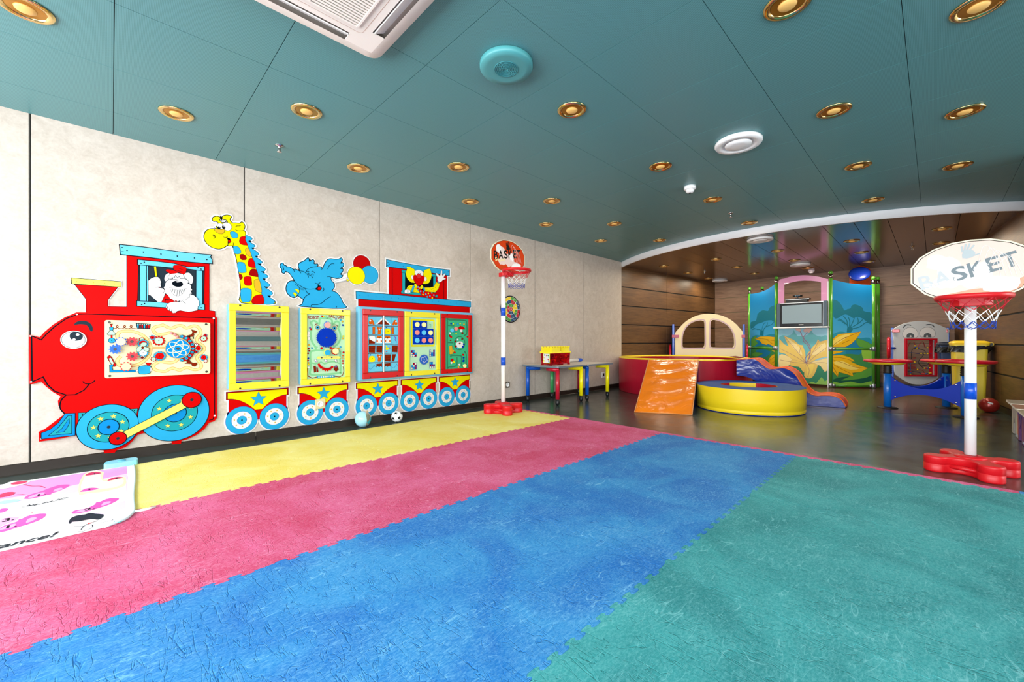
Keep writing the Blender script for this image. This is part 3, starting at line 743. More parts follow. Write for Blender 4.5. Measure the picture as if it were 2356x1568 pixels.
# ---- giraffe ----
KG = (460, 480, 6.8158)
A = wallart(0.001); A.C = KG
A.step = 0.00006
body = '650,1475 640,1300 620,1080 600,960 575,820 545,700 510,590 460,585 425,578 380,608 300,632 200,612 120,560 75,500 60,430 80,365 120,328 180,312 245,312 250,285 275,268 290,235 270,210 245,200 210,200 192,165 205,135 250,118 300,125 322,150 310,178 340,215 375,215 430,215 405,178 360,172 343,140 370,108 430,98 480,112 492,140 470,170 505,218 560,222 620,228 655,206 690,235 705,285 690,335 715,370 722,420 815,460 790,495 760,510 860,575 835,605 805,615 915,695 895,735 865,745 972,830 945,860 905,862 1020,940 1000,980 960,985 1060,1050 1035,1090 980,1095 1092,1190 1060,1220 1005,1222 1133,1312 1105,1358 1058,1365 1170,1445 1135,1490'
q = sm(A.pts(body), 3); A.border(q, 0.013, 0.004, WHT)
A._fill(q, YEL, A.lv+0.0002); A.lv += 0.0002
A.ribbon(q, 0.005, BLK, closed=True)
A.poly('722,415 815,460 790,495 760,510 860,575 835,605 805,615 915,695 895,735 865,745 972,830 945,860 905,862 1020,940 1000,980 960,985 1060,1050 1035,1090 980,1095 1092,1190 1060,1220 1005,1222 1133,1312 1105,1358 1058,1365 1170,1445 1135,1490 1000,1483 970,1330 910,1040 830,780 760,600 710,470', SKY, 0.005, 3)
for pp, m_ in (('475,370 520,355 575,380 598,430 570,455 515,455 490,425', SKY), ('640,445 712,438 708,480 745,560 740,570 660,560 620,520', RED), ('525,590 590,592 625,625 643,680 610,705 545,695', SKY), ('715,635 762,622 808,740 770,742 730,710', GOLD), ('628,725 680,715 722,750 725,790 690,800 645,790', DRED), ('770,792 830,785 868,912 800,915 757,885', RED), ('588,848 670,840 705,870 725,975 700,998 612,988', SKY), ('805,950 882,955 912,1050 890,1065 785,1040 775,1015', DRED), ('614,1025 650,1035 665,1075 650,1100 625,1103', DRED), ('700,1070 790,1065 808,1130 805,1195 720,1198 695,1150', RED), ('850,1130 880,1110 930,1115 968,1300 900,1292 862,1250', GOLD), ('643,1270 720,1243 790,1260 808,1310 795,1430 750,1460 655,1448', SKY), ('822,1480 830,1400 880,1360 975,1352 998,1482', RED), ('228,316 372,318 378,365 340,392 275,375', GOLD)):
    A.poly(pp, m_, 0.004, 3)
for c, r in (((322, 275), 46), ((425, 278), 62)): A.circ(c, r, WHT, 0.004, sx=0.95)
A.circ((298, 297), 22, BLK, n=14); A.circ((372, 290), 24, BLK, n=14); A.circ((303, 288), 7, WHT, n=8); A.circ((378, 282), 7, WHT, n=8)
A.poly('420,450 470,470 488,512 465,535 438,540 440,490', BLK, 0.003); A.poly('445,490 470,492 485,515 460,532 442,530', RED)
for l in ('368,440 400,450 425,440 435,425', '440,500 440,560 420,590', '525,530 525,565 505,592', '558,285 580,268 620,268 645,252', '555,325 590,342 640,345 690,338', '205,425 215,418 225,430 212,440', '195,412 215,405 235,425 235,455 212,465', '245,312 285,318 372,318'): A.line(l, 0.0035, smooth=2)
tag(A.build('giraffe_cutout', origin=(0.9, WALL, 1.3)), 'yellow giraffe head and neck cutout with blue mane, above the mirror box', 'wall decoration')

# ---- elephant with balloons ----
KE = (635, 570, 9.424)
A = wallart(0.001); A.C = KE; A.step = 0.00006
body = '555,1270 560,1220 585,1120 520,1075 465,1038 400,1078 340,1065 270,1020 225,950 212,870 235,780 280,730 330,712 395,712 350,640 300,565 255,530 205,512 185,548 150,550 120,525 125,470 90,420 85,370 110,335 150,332 175,375 215,385 240,410 300,415 375,462 430,460 510,498 480,400 500,330 560,298 620,270 685,212 715,240 722,290 790,252 828,285 825,345 905,348 895,400 960,408 1010,435 1040,360 1100,265 1170,235 1280,245 1360,240 1412,215 1438,262 1400,330 1460,330 1458,400 1390,445 1450,460 1440,520 1395,570 1448,600 1400,650 1310,665 1200,640 1200,705 1262,780 1262,860 1215,930 1300,960 1390,1060 1450,1190 1472,1310'
q = sm(A.pts(body), 3); A.border(q, 0.012, 0.004, WHT)
for c in ((1865, 355), (1745, 598), (2035, 580)):
    u, v, r = A.circ(c, 190, None)
    A.border([(u+r*math.cos(2*PI*k/36), v+r*math.sin(2*PI*k/36)) for k in range(36)], 0.012, 0.0001, WHT)
q2 = A.pts('1225,715 1550,530 1555,705 1275,770'); A.border(q2, 0.002, 0.0001, WHT)
A.lv = 0.0055
A._fill(q, SKY, A.lv); A.ribbon(q, 0.006, BLK, closed=True)
for l in ('650,535 680,470 770,420 880,405 960,408', '510,498 600,510 660,560 690,590 705,640', '395,712 460,780 560,840 660,885 760,892 840,888 900,915 960,915 985,880 975,840 930,800 900,780', '845,758 880,772 930,772 958,745', '1010,435 995,460 970,462', '1120,460 1150,390 1200,345 1262,345', '1110,625 1150,618 1200,640', '635,885 660,940 690,985 725,995 640,1050 590,1130', '420,785 490,840 515,900 490,985 465,1030', '765,1270 775,1230 900,1228 1000,1190 1100,1100 1190,1050', '1300,1300 1320,1265', '1215,930 1198,935', '665,520 700,505 722,525', '770,515 800,505 840,545', '680,555 700,545 720,560', '755,580 785,560 815,590', '690,580 760,600 798,655', '1030,865 1040,900 1020,930 995,938', '135,400 160,430 165,485', '240,410 235,440', '375,462 400,520', '510,498 540,550', '215,385 185,385'):
    A.line(l, 0.0045, smooth=2)
A.poly('905,790 960,835 985,880 960,915 900,912 840,890 880,860 905,830', BLK); A.poly('905,870 935,840 970,850 980,885 955,912 905,905', RED)
A.poly('408,895 450,888 508,925 490,982', YEL, 0.003); A.poly('362,970 410,965 460,1010 418,1055', YEL, 0.003)
for l in ('520,865 620,875', '525,880 625,890', '530,895 620,905', '540,908 610,915'): A.line(l, 0.0015, CHAR)
A.build('x') if False else None
el = A.build('elephant_cutout', origin=(1.45, WALL, 1.25)); tag(el, 'laughing blue elephant cutout holding three balloons, above the gear game box', 'wall decoration')
A2 = Art(A.o, A.a, A.b, 0.006); A2.C = KE
for l in ('1235,715 1545,520', '1250,735 1560,630', '1270,760 1560,690'): A2.line(l, 0.0012, CHAR)
for c, m_ in (((1865, 355), mat('print_balloon_red', '#C40808', 0.35)), ((2035, 580), SKY), ((1745, 598), YEL)): A2.circ(c, 190, m_, 0.005, n=40)
A2.poly('1525,670 1560,680 1582,705 1565,722 1535,712', YEL, 0.003)
A2.build('balloons', el)

# ---- box frames with activity panels (0.08 m deep) ----
DEP = 0.08
def box_shell(par, x0, z0, x1, z1, d=DEP):
    g = M(); g.box((x0, WALL-d+0.012, z0), (x1, WALL-0.0005, z1), P_LBL); return g.build('casing', par, bevel=0.012)
def frame(par, x0, z0, x1, z1, ix0, iz0, ix1, iz1, mt, name='frame', t=0.018):
    ye = WALL-DEP+0.012
    def bar(a0, b0, a1, b1): g.box((a0, ye-t, b0), (a1, ye, b1), mt)
    g = M(); bar(x0, iz1, x1, z1); bar(x0, z0, x1, iz0); bar(x0+0.001, iz0, ix0, iz1); bar(ix1, iz0, x1-0.001, iz1)
    o = g.build(name, par, bevel=0.005)
    A = Art((0, ye-t, 0), (1, 0, 0), (0, 0, 1), 0.0003)
    for x in (x0+0.075*(x1-x0)/0.43, x1-0.075*(x1-x0)/0.43):
        for z in (z0+0.012, z1-0.012): A = Art((0, ye-t, 0), (1, 0, 0), (0, 0, 1), 0.0003); A.C = 'm'; A.circ((x, z), 0.007, SCREW, 0.0015, n=12); A.build('screw', o)
    return o
def inner(x0, z0, x1, z1, mt, par, name='panel', d=0.0):
    A = Art((0, WALL-DEP+0.012, 0), (1, 0, 0), (0, 0, 1), 0.0008+d)
    A.C = 'm'; A.poly([(x0-0.004, z0-0.004), (x1+0.004, z0-0.004), (x1+0.004, z1+0.004), (x0-0.004, z1+0.004)], mt); return A
# mirror box
mb = thing('mirror_box', (0.87, WALL, 0.43), 'yellow framed wavy fun mirror box on the wall below the giraffe', 'mirror')
box_shell(mb, 0.655, 0.435, 1.09, 1.112)
frame(mb, 0.657, 0.431, 1.088, 1.112, 0.705, 0.486, 1.026, 1.058, P_YEL)
MIR = mat('mirror_silver', '#F2F4F5', 0.02, 1.0)
g = M(); n = 60; vs = []; fs = []
for i in range(n+1):
    z = 0.476+(1.068-0.476)*i/n; t = (z-0.476)/0.592
    for j in range(13):
        x = 0.695+0.341*j/12
        vs.append((x, WALL-DEP+0.012-0.007-0.005*math.cos(2*PI*t*2.0+0.3), z))
for i in range(n):
    for j in range(12): k = i*13+j; fs.append((k, k+1, k+14, k+13))
g.add(vs, fs, MIR, True); g.build('mirror', mb)
# robot factory box
rb = thing('gear_maze_box', (1.4, WALL, 0.43), 'yellow framed mint green gear game box with ROBOT FACTORY lettering, below the elephant', 'wall toy')
box_shell(rb, 1.178, 0.435, 1.615, 1.108)
frame(rb, 1.18, 0.431, 1.615, 1.108, 1.232, 0.483, 1.566, 1.055, P_YEL)
KR = (675, 690, 7.8429)
A = inner(1.232, 0.483, 1.566, 1.055, MINT, rb); A.C = KR
gm = mat('routed_mint', '#7CC48C', 0.5)
trk = '590,275 590,330 480,335 465,430 395,380 350,375 320,410 345,480 320,560 320,680 345,770 395,840 400,905 320,925 305,1000 310,1100 320,1200 300,1290 330,1345 560,1340 830,1315 850,1290 850,1160 840,1040 850,960 830,915 740,900 730,850 800,790 850,690 840,580 810,510 835,440 820,400 770,385 710,440 690,350 600,330'
A.line(trk, 0.017, gm, smooth=3); A.line('400,905 560,905', 0.012, gm); A.line('440,850 380,845', 0.012, gm); A.line('320,1125 400,1150 500,1115 560,1150 640,1120 740,1110 850,1150', 0.012, gm, smooth=2)
for c in ((440, 495), (742, 505)): A.circ(c, 42, TAN, 0.002); A.circ(c, 32, SKY, 0.002); A.circ(c, 12, BLK)
A.line('385,460 405,432 438,430', 0.006, BRWN); A.line('745,445 780,450 798,475', 0.006, BRWN)
u0, v0 = A.uv((262, 340)); u1, v1 = A.uv((462, 285)); A.text('ROBOT', u0, v0, u1-u0, abs(v1-v0)*0.95, DRED, 0.0)
u0, v0 = A.uv((640, 318)); u1, v1 = A.uv((915, 262)); A.text('FACTORY', u0, v0, u1-u0, 0.034, DRED, -0.05)
rnd = random.Random(3)
for x, y in ((275, 590), (270, 640), (280, 690)): A.circ((x, y), 26, WHT, 0.002, sx=0.8)
for x, y, m_ in ((300, 500, PURP), (320, 525, RED), (280, 810, GOLD), (335, 865, SKY), (275, 870, DRED), (285, 915, DRED), (265, 960, DRED), (268, 1050, NAVY), (265, 1090, RED), (272, 1130, GOLD), (275, 1160, YEL), (275, 1210, WHT), (520, 292, RED), (545, 300, YEL), (768, 340, PURP), (850, 360, SKY), (885, 385, GOLD), (895, 450, NAVY), (900, 650, YEL), (890, 690, GOLD), (850, 845, SKY), (815, 870, GOLD), (905, 945, RED), (895, 1000, ORNG), (892, 1050, TAN), (893, 1095, RED), (895, 1135, RED), (888, 1180, WHT)):
    A.poly([(x+rnd.uniform(14, 22)*math.cos(a)*0.9, y+rnd.uniform(12, 20)*math.sin(a)) for a in [k*PI/3+rnd.random()*0.3 for k in range(6)]], m_, 0.002)
A.line('300,360 300,470', 0.002); A.line('255,1230 262,1370 340,1408 430,1385 740,1370 830,1385 890,1350 910,1280 900,1200', 0.006, BRWN); A.poly('430,1372 740,1355 748,1385 440,1408', SKY, 0.003)
for i in range(7): A.circ((462+i*41, 1388-i*2.5), 12, CREAM, n=10)
for x in (402, 585, 765): A.poly([(x-25, 1080), (x, 1065), (x+25, 1100), (x+18, 1118), (x-5, 1115)], WHT, 0.003); A.circ((x+6, 1102), 10, PURP, n=8)
A.poly('365,1190 400,1185 412,1290 375,1305', BRWN, 0.003); A.poly('415,1215 435,1210 450,1295 430,1300', DRED, 0.002); A.poly('750,1185 785,1180 812,1250 770,1290 730,1250', BRWN, 0.003); A.circ((768, 1200), 15, PURP)
for c in ((508, 868), (675, 864)):
    u, v = A.uv(c); A.gear(u, v, 0.011, 7, RED, printed=True)
pn = A.build('panel', rb)
T_ = Art(A.o, A.a, A.b, A.lv); T_.C = KR
for nm, x, y, r, nt, m1, kn, kr in (('big_gear', 600, 675, 180, 36, NAVY, None, 0), ('gear', 608, 450, 66, 10, P_NB, mat('knob_pink', '#F3A197', 0.4), 0.78), ('gear', 608, 945, 68, 12, LYEL, SKY, 0.7), ('gear', 752, 920, 68, 11, RED, P_KY, 0.75)):
    T_ = Art(A.o, A.a, A.b, A.lv+(0.004 if kn else 0)); T_.C = KR; u, v = T_.uv((x, y)); rr = abs(T_.uv((x, y-r))[1]-v)
    T_.gear(u, v, rr, nt, m1, 0.006, 0.09 if nt > 20 else 0.2, kn, kr, 0.014)
    if not kn: T_.circ((x, y), 14, SCREW, 0.002, n=12)
    T_.build('gear', pn)
T_ = Art(A.o, A.a, A.b, A.lv); T_.C = KR; q = T_.pts('425,1030 445,1015 800,1010 845,1020 848,1045 820,1055 450,1062 425,1050'); T_.plate(q, 0.006, LYEL)
T_.line('475,1036 615,1034', 0.003, TAN); T_.line('655,1034 795,1032', 0.003, TAN); T_.circ((513, 1037), 14, SCREW); T_.circ((694, 1034), 14, SCREW); T_.build('toothed_bar', pn)
T_ = Art(A.o, A.a, A.b, A.lv+0.003); T_.C = KR; T_.line('452,1145 490,1200 560,1238 640,1240 690,1215 712,1192', 0.020, RED, smooth=4); T_.line('470,1170 530,1230 620,1245 690,1215', 0.004, DRED, smooth=3)
for p in ((460, 1190), (490, 1225), (530, 1255), (575, 1272), (620, 1272), (665, 1258)): T_.circ(p, 14, RED, n=8)
T_.circ((533, 1228), 13, SCREW); T_.circ((672, 1222), 13, SCREW); T_.build('smile_bar', pn)
# big carriage box with three panels
cb = thing('carriage_activity_box', (2.4, WALL, 0.43), 'wide pale blue wall box with three framed games, under the clown carriage roof', 'wall toy')
box_shell(cb, 1.697, 0.43, 3.105, 1.153)
frame(cb, 1.734, 0.45, 2.172, 1.128, 1.788, 0.507, 2.113, 1.072, P_RED)
frame(cb, 2.184, 0.45, 2.625, 1.128, 2.242, 0.501, 2.578, 1.071, P_YEL)
frame(cb, 2.638, 0.45, 3.077, 1.126, 2.695, 0.5, 3.027, 1.076, P_RED)
A = inner(1.788, 0.507, 2.113, 1.072, mat('frame_inside_grey', '#6A6F74', 0.6), cb)
nb = A.build('back_panel', cb)
KW = (810, 700, 8.712)
rowsz = [(238, 410), (428, 600), (618, 785), (808, 972), (996, 1160), (1182, 1360)]
zc = [(1.056, 0.982), (0.976, 0.903), (0.897, 0.824), (0.817, 0.744), (0.738, 0.665), (0.659, 0.583)]
xc = [(1.790, 1.868), (1.869, 1.942), (1.956, 2.034), (2.035, 2.111)]
fill = [['gi', 'rl', 'rr', 'gj'], ['pl', 'be', 'tw', 'pm'], ['bt', 'ti', 'ti', 'sn'], ['wd', 'wd', 'du', 'wd'], ['tw', 'be', 'wd', 'wc'], ['wv', 'hb', 'hb', 'wv']]
zt0, zt1 = 1.056, 0.512; rh = (zt0-zt1)/6
def pict(A, k, x, z, w_, h_):
    def L(s_): return [(x+float(a.split(',')[0])*w_, z+float(a.split(',')[1])*h_) for a in s_.split()]
    if k in ('gi', 'gj'):
        f = (lambda s_: L(s_)) if k == 'gi' else (lambda s_: [(2*x+w_-a, b) for a, b in L(s_)])
        A.poly(f('.1,.35 .2,.15 .45,.15 .5,.3 .6,.1 .85,.1 .65,.6 .4,.75 .25,.6'), ORNG, 0.002, 2)
        c = f('.3,.55')[0]; A.circ(c, 0.008, WHT, 0.001)
    elif k == 'rl': A.poly(L('.1,.15 .95,.15 .95,.75'), BRWN, 0.002); A.poly(L('.05,.2 .95,.95 .95,.7 .15,.1'), WHT, 0.002)
    elif k == 'rr': A.poly(L('.05,.15 .9,.15 .05,.75'), BRWN, 0.002); A.poly(L('.95,.2 .05,.95 .05,.7 .85,.1'), WHT, 0.002)
    elif k in ('pl', 'pm'):
        a = .6 if k == 'pl' else .05; A.poly(L('%g,.1 %g,.1 %g,.9 %g,.9' % (a, a+.3, a+.3, a)), ORNG, 0.004)
    elif k == 'be':
        A.poly(L('.3,.1 .7,.1 .75,.55 .35,.55 .3,.3'), ORNG, 0.002, 2)
        for c in L('.3,.82 .75,.82'): A.circ(c, 0.011, ORNG, 0.001)
        A.circ(L('.52,.66')[0], 0.018, ORNG, 0.001); A.circ(L('.52,.66')[0], 0.007, WHT)
    elif k == 'tw': A.poly(L('.15,.1 .85,.1 .9,.5 .7,.75 .3,.75 .1,.5'), YEL, 0.002, 2); A.circ(L('.3,.9')[0], 0.006, NAVY); A.circ(L('.55,.45')[0], 0.004, BLK)
    elif k == 'bt': A.poly(L('.1,.05 .9,.05 .9,.25 .1,.55'), BRWN, 0.002); A.poly(L('.15,.9 .85,.95 .95,.3 .6,.35 .2,.6'), WHT, 0.002, 2)
    elif k == 'ti':
        A.poly(L('.1,.1 .9,.1 .9,.85 .1,.85'), WHT, 0.002); A.poly(L('.1,.7 .9,.7 .8,.95 .2,.95'), ORNG, 0.001)
        for c in L('.2,.35 .8,.35'): A.circ(c, 0.009, ORNG)
        A.circ(L('.5,.72')[0], 0.007, BLK)
    elif k == 'sn': A.line(L('.4,.85 .65,.8 .55,.5 .7,.35 .75,.15'), 0.008, PURP, smooth=2)
    elif k in ('wd', 'wc'):
        A.poly(L('.1,.1 .9,.05 .95,.9 .1,.9') if k == 'wd' else L('.1,.1 .4,.05 .7,.9 .1,.9'), BRWN, 0.002)
        for a in (.35, .62): A.line(L('.1,%g %g,%g' % (a, .92 if k == 'wd' else .55, a-.1)), 0.0018)
    elif k == 'du': A.poly(L('.2,.4 .5,.35 .7,.55 .5,.7 .3,.65'), YEL, 0.002, 2); A.circ(L('.35,.78')[0], 0.008, YEL, 0.001); A.circ(L('.8,.6')[0], 0.007, RED); A.poly(L('.2,.1 .5,.15 .4,.3'), RED)
    elif k == 'hb': A.poly(L('.1,.9 .9,.95 .9,.5 .7,.65 .5,.5 .3,.65 .1,.5'), BRWN, 0.002)
    elif k == 'wv': A.line(L('.05,.5 .3,.3 .6,.5 .8,.8 .9,.55'), 0.0025, NAVY, smooth=2)
for r in range(6):
    z1_ = zt0-rh*r-0.003; z0_ = z1_-rh+0.008
    for c in range(4):
        x0_, x1_ = xc[c]; T_ = Art((0, WALL-DEP+0.012, 0), (1, 0, 0), (0, 0, 1), 0.001); T_.C = 'm'
        T_.plate(rrect(x0_+0.001, z0_, x1_-0.001, z1_, 0.003, 2), 0.008, LSKY); pict(T_, fill[r][c], x0_, z0_, x1_-x0_, z1_-z0_)
        T_.build('picture_block', nb)
g = M(); g.tube([(1.949, WALL-DEP-0.004, 0.507), (1.949, WALL-DEP-0.004, 1.072)], 0.006, P_WHT); g.build('rod', nb)
KP = (925, 705, 9.2229)
A = inner(2.242, 0.501, 2.578, 1.071, MINT, cb); A.C = KP
q = A.pts('205,255 705,285 705,835 205,845'); A.C = 'm'
xa, xb, za, zb = 2.265, 2.559, 0.757, 1.053
A.poly(rrect(xa, za, xb, zb, 0.01), YEL, 0.001); A.poly([(xa+0.018, za+0.018), (xb-0.018, za+0.018), (xb-0.018, zb-0.018), (xa+0.018, zb-0.018)], MINT, 0.001)
A.line([(2.51, 0.965), (2.51, 1.0), (2.49, 1.0)], 0.008, gm)
for (cx_, cz_, cols) in ((2.297, 0.685, 'RS.YRSYYR'), (2.525, 0.685, 'Y.RYSRYSR'), (2.297, 0.553, '.RYSYRYSR'), (2.525, 0.553, 'SS.RRRYYY')):
    cmap = {'R': DRED, 'S': SKY, 'Y': CREAM}
    A.poly([(cx_-0.036, cz_-0.036), (cx_+0.036, cz_-0.036), (cx_+0.036, cz_+0.036), (cx_-0.036, cz_+0.036)], mat('print_blue_mid', '#1F5FC8', 0.4), 0.001, lmat=YEL)
    for i, ch in enumerate(cols):
        x = cx_+(i % 3-1)*0.023; z = cz_-(i//3-1)*0.023
        if ch == '.': A.poly([(x-0.013, z-0.013), (x+0.013, z-0.013), (x+0.013, z+0.013), (x-0.013, z+0.013)], MINT)
        else: A.circ((x, z), 0.0095, cmap[ch], n=12)
pn = A.build('sliding_game_panel', cb)
T_ = Art(A.o, A.a, A.b, A.lv); T_.C = 'm'; u, v = 2.418, 0.618
T_.plate([(u+0.053*math.cos(2*PI*k/36), v+0.053*math.sin(2*PI*k/36)) for k in range(36)], 0.008, mat('dial_blue', '#1558B8', 0.4)); T_.C = 'm'
T_.line([(u-0.032, v+0.022), (u-0.006, v+0.018), (u+0.012, v+0.036), (u+0.040, v-0.008), (u-0.008, v-0.038), (u-0.006, v-0.02), (u-0.038, v-0.01)], 0.003, WHT, closed=True); T_.circ((u, v), 0.005, WHT, n=10); T_.build('dial', pn)
kc = {'Y': P_KY, 'R': mat('knob_coral', '#EE8880', 0.4), 'S': mat('knob_sky', '#58C4EC', 0.4)}
for i, ch in enumerate('YY.RSYSRR'):
    if ch == '.': continue
    x = 2.284+0.083*(i % 3)+0.043; z = 0.992-0.084*(i//3); T_ = Art(A.o, A.a, A.b, A.lv-0.0005); T_.C = 'm'
    T_.plate(rrect(x-0.041, z-0.041, x+0.041, z+0.041, 0.004, 2), 0.012, NAVY); T_.plate([(x+0.026*math.cos(2*PI*k/20), z+0.026*math.sin(2*PI*k/20)) for k in range(20)], 0.010, kc[ch]); T_.build('sliding_tile', pn)
A = inner(2.695, 0.5, 3.027, 1.076, MGRN, cb); A.C = KP
dg_ = mat('routed_green', '#1D7D56', 0.5)
for l in ('975,760 1085,765', '1320,610 1375,560 1370,340 1320,295 1010,285 965,330 965,1230 1000,1275 1120,1265 1165,1220 1165,1070', '1045,1070 1045,1040 1240,1040 1260,1090 1265,1250 1330,1280', '1320,950 1360,1010 1360,1230'): A.line(l, 0.015, dg_, smooth=3)
A.line('975,400 1110,410', 0.013, dg_)
A.circ((1222, 775), 150, dg_); A.circ((1222, 775), 132, MGRN); A.circ((1222, 780), 118, mat('print_grass', '#4FCB96', 0.5)); A.poly('1150,775 1200,740 1270,745 1300,800 1280,860 1200,870 1150,840', WHT, 0.002, 2)
rnd = random.Random(11); cols = [RED, YEL, NAVY, SKY, DRED, WHT, GOLD, BRWN]
for (x, y, s_) in ((1040, 360, 26), (1085, 365, 20), (1185, 375, 30), (1235, 360, 20), (1310, 372, 26), (1110, 530, 26), (1150, 570, 20), (1250, 450, 55), (1260, 510, 45), (1280, 560, 30), (1020, 560, 28), (1010, 620, 26), (1040, 640, 30), (1030, 715, 20), (1385, 640, 22), (1180, 700, 24), (1275, 690, 26), (1140, 740, 26), (1140, 840, 26), (1180, 885, 22), (1310, 800, 26), (1290, 850, 24), (1225, 780, 22), (1035, 860, 40), (1035, 920, 44), (1040, 985, 36), (1120, 970, 24), (1090, 940, 26), (1300, 1020, 30), (1305, 1080, 26), (1305, 1150, 34), (1060, 1130, 40), (1100, 1170, 36), (1050, 1190, 30), (1215, 1230, 30), (1200, 1280, 26)):
    A.poly([(x+s_*rnd.uniform(.6, 1)*math.cos(a), y+s_*rnd.uniform(.6, 1)*math.sin(a)) for a in [k*PI/3+rnd.random()*.5 for k in range(6)]], rnd.choice(cols), 0.002)
A.poly('1195,450 1290,415 1340,470 1330,480 1215,480', RED, 0.002); A.poly('1000,840 1060,825 1080,1000 1010,1010', GOLD, 0.003)
pn = A.build('farm_maze_panel', cb)
for x, y, m_ in ((1055, 500, kc['S']), (1137, 468, kc['R']), (1322, 1255, kc['Y'])):
    T_ = Art(A.o, A.a, A.b, A.lv); T_.C = KP; u, v, r = T_.circ((x, y), 40, None); T_.plate([(u+r*math.cos(2*PI*k/20), v+r*math.sin(2*PI*k/20)) for k in range(20)], 0.014, m_); T_.build('sliding_knob', pn)

# ---- carriage roof with clown ----
KC = (870, 580, 10.2435)
cr = thing('carriage_roof_cutout', (2.4, WALL, 1.15), 'red carriage roof cutout with a waving yellow haired clown in its window', 'wall decoration')
A = wallart(0.001); A.C = 'm'
out = [(1.725, 1.155), (1.725, 1.228), (1.705, 1.232), (1.705, 1.30), (2.047, 1.298), (2.047, 1.58), (2.022, 1.582), (2.024, 1.652), (2.3, 1.632), (2.807, 1.638), (2.807, 1.575), (2.768, 1.575), (2.765, 1.293), (3.116, 1.290), (3.116, 1.228), (3.098, 1.226), (3.098, 1.155)]
A.border(out, 0.018, 0.004, WHT)
A.poly([(1.725, 1.15), (1.725, 1.235), (3.098, 1.235), (3.098, 1.15)], RED, 0.005)
A.poly([(2.047, 1.29), (2.047, 1.60), (2.766, 1.60), (2.766, 1.29)], RED, 0.006)
A.poly([(1.705, 1.229), (1.703, 1.298), (3.116, 1.291), (3.116, 1.229)], SKY, 0.010)
for i in range(17): A.circ((1.74+i*0.083, 1.262+(0.004 if i % 2 else 0)), 0.0035, NAVY, n=8)
A.line([(2.085, 1.30), (2.083, 1.585)], 0.005); A.line([(2.722, 1.30), (2.722, 1.585)], 0.005)
A.C = KC; A.poly('200,175 420,222 700,275 1000,325 1400,390 1680,420 1678,550 1350,495 1050,450 640,390 195,335', SKY, 0.010)
for p in ((270, 280), (421, 300), (588, 329), (918, 368), (1086, 392), (1272, 425), (1412, 445), (1575, 466)): A.circ(p, 8, NAVY, n=8)
for l in ('205,235 255,242', '205,310 240,315', '1680,450 1640,447', '1680,520 1655,515'): A.line(l, 0.003)
A.lv += 0.0005; A.poly('600,440 1330,560 1320,1000 600,945', BLK)
A.poly('572,470 635,475 632,930 572,925', TEAL, 0.005); A.poly('555,410 655,430 655,490 555,475', TEAL, 0.005); A.poly('1300,560 1362,570 1358,950 1300,945', TEAL, 0.005); A.poly('1268,515 1370,530 1375,580 1268,570', TEAL, 0.005)
A.poly('545,915 1040,965 1395,1005 1395,1062 1020,1012 545,968', TEAL, 0.005)
A.build('roof_board', cr)
D = Art(A.o, A.a, A.b, A.lv+0.0003); D.C = KC
D.poly('1060,830 1220,830 1310,810 1365,700 1455,740 1420,860 1350,940 1180,940 1080,930', GOLD, 0.004); D.poly('1065,835 1220,838 1318,815 1370,708 1445,745 1412,858 1345,932 1180,932 1085,925', YEL)
for x, y in ((1150, 870), (1200, 900), (1260, 880), (1310, 900), (1350, 830), (1400, 780), (1380, 740), (1290, 850), (1230, 860), (1170, 915)): D.line([(x-14, y-8), (x, y+8), (x+14, y-6)], 0.002, BRWN)
D.poly('665,870 700,800 760,775 850,770 960,860 975,955 820,935 760,900', YEL, 0.004)
for x, y in ((720, 830), (760, 810), (780, 860), (850, 860), (870, 900), (910, 920), (840, 920), (700, 850)): D.line([(x-12, y-8), (x, y+8), (x+12, y-6)], 0.002, BRWN)
D.poly('665,345 750,340 790,370 850,400 870,450 860,560 850,650 865,720 780,710 700,640 670,580 648,490 685,385', YEL, 0.004)
D.poly('1070,480 1090,420 1150,400 1215,388 1240,440 1262,530 1245,620 1200,720 1130,745 1055,745 1090,640 1070,560', YEL, 0.004)
for c in ((808, 588), (1112, 628)): D.circ(c, 48, WHT, 0.004, sx=0.8)
D.poly('860,470 880,430 960,412 1040,440 1065,490 1050,560 1000,580 900,560', WHT, 0.004, 2)
D.line('885,440 905,415 935,405', 0.006, SKY); D.line('985,415 1015,425 1045,450', 0.006, SKY)
D.poly('832,620 835,560 870,530 905,545 960,510 1020,550 1075,560 1090,610 1065,700 1020,765 940,770 890,730 850,680', RED, 0.004, 2)
D.circ((960, 560), 55, mat('nose_red', '#C80610', 0.35), 0.004); D.line('870,590 890,650 940,700 1000,700 1040,660 1055,620', 0.003, DRED, smooth=2)
for x in (940, 992): D.circ((x, 485), 25, WHT, 0.002, sx=0.8); D.circ((x+4, 500), 10, BLK, n=8)
D.poly('845,765 885,738 925,790 895,860', YEL, 0.003); D.poly('1035,765 1070,820 1020,870 985,820', YEL, 0.003)
D.poly('825,770 858,800 820,935 775,930', SKY, 0.003); D.poly('1075,825 1095,840 1110,910 1080,900 1058,860', SKY, 0.003)
D.poly('920,800 970,790 990,860 1090,920 1230,935 1330,980 1352,1010 1310,1080 1260,1095 1130,1060 1030,1000 960,920 920,860', RED, 0.004, 2)
for x, y, m_ in ((940, 820, SKY), (985, 840, GOLD), (945, 882, TEAL), (1000, 920, SKY), (1068, 928, TEAL), (1058, 995, YEL), (1125, 985, SKY), (1183, 965, YEL), (1265, 955, TEAL), (1220, 1028, SKY), (1160, 1045, TEAL), (1312, 1010, SKY), (1275, 1075, YEL)): D.circ((x, y), 20, m_, n=14)
D.poly('630,895 660,880 700,880 750,895 760,940 730,965 690,968 650,955 625,950', WHT, 0.003, 2); D.line('680,890 685,960', 0.002); D.line('720,892 722,960', 0.002)
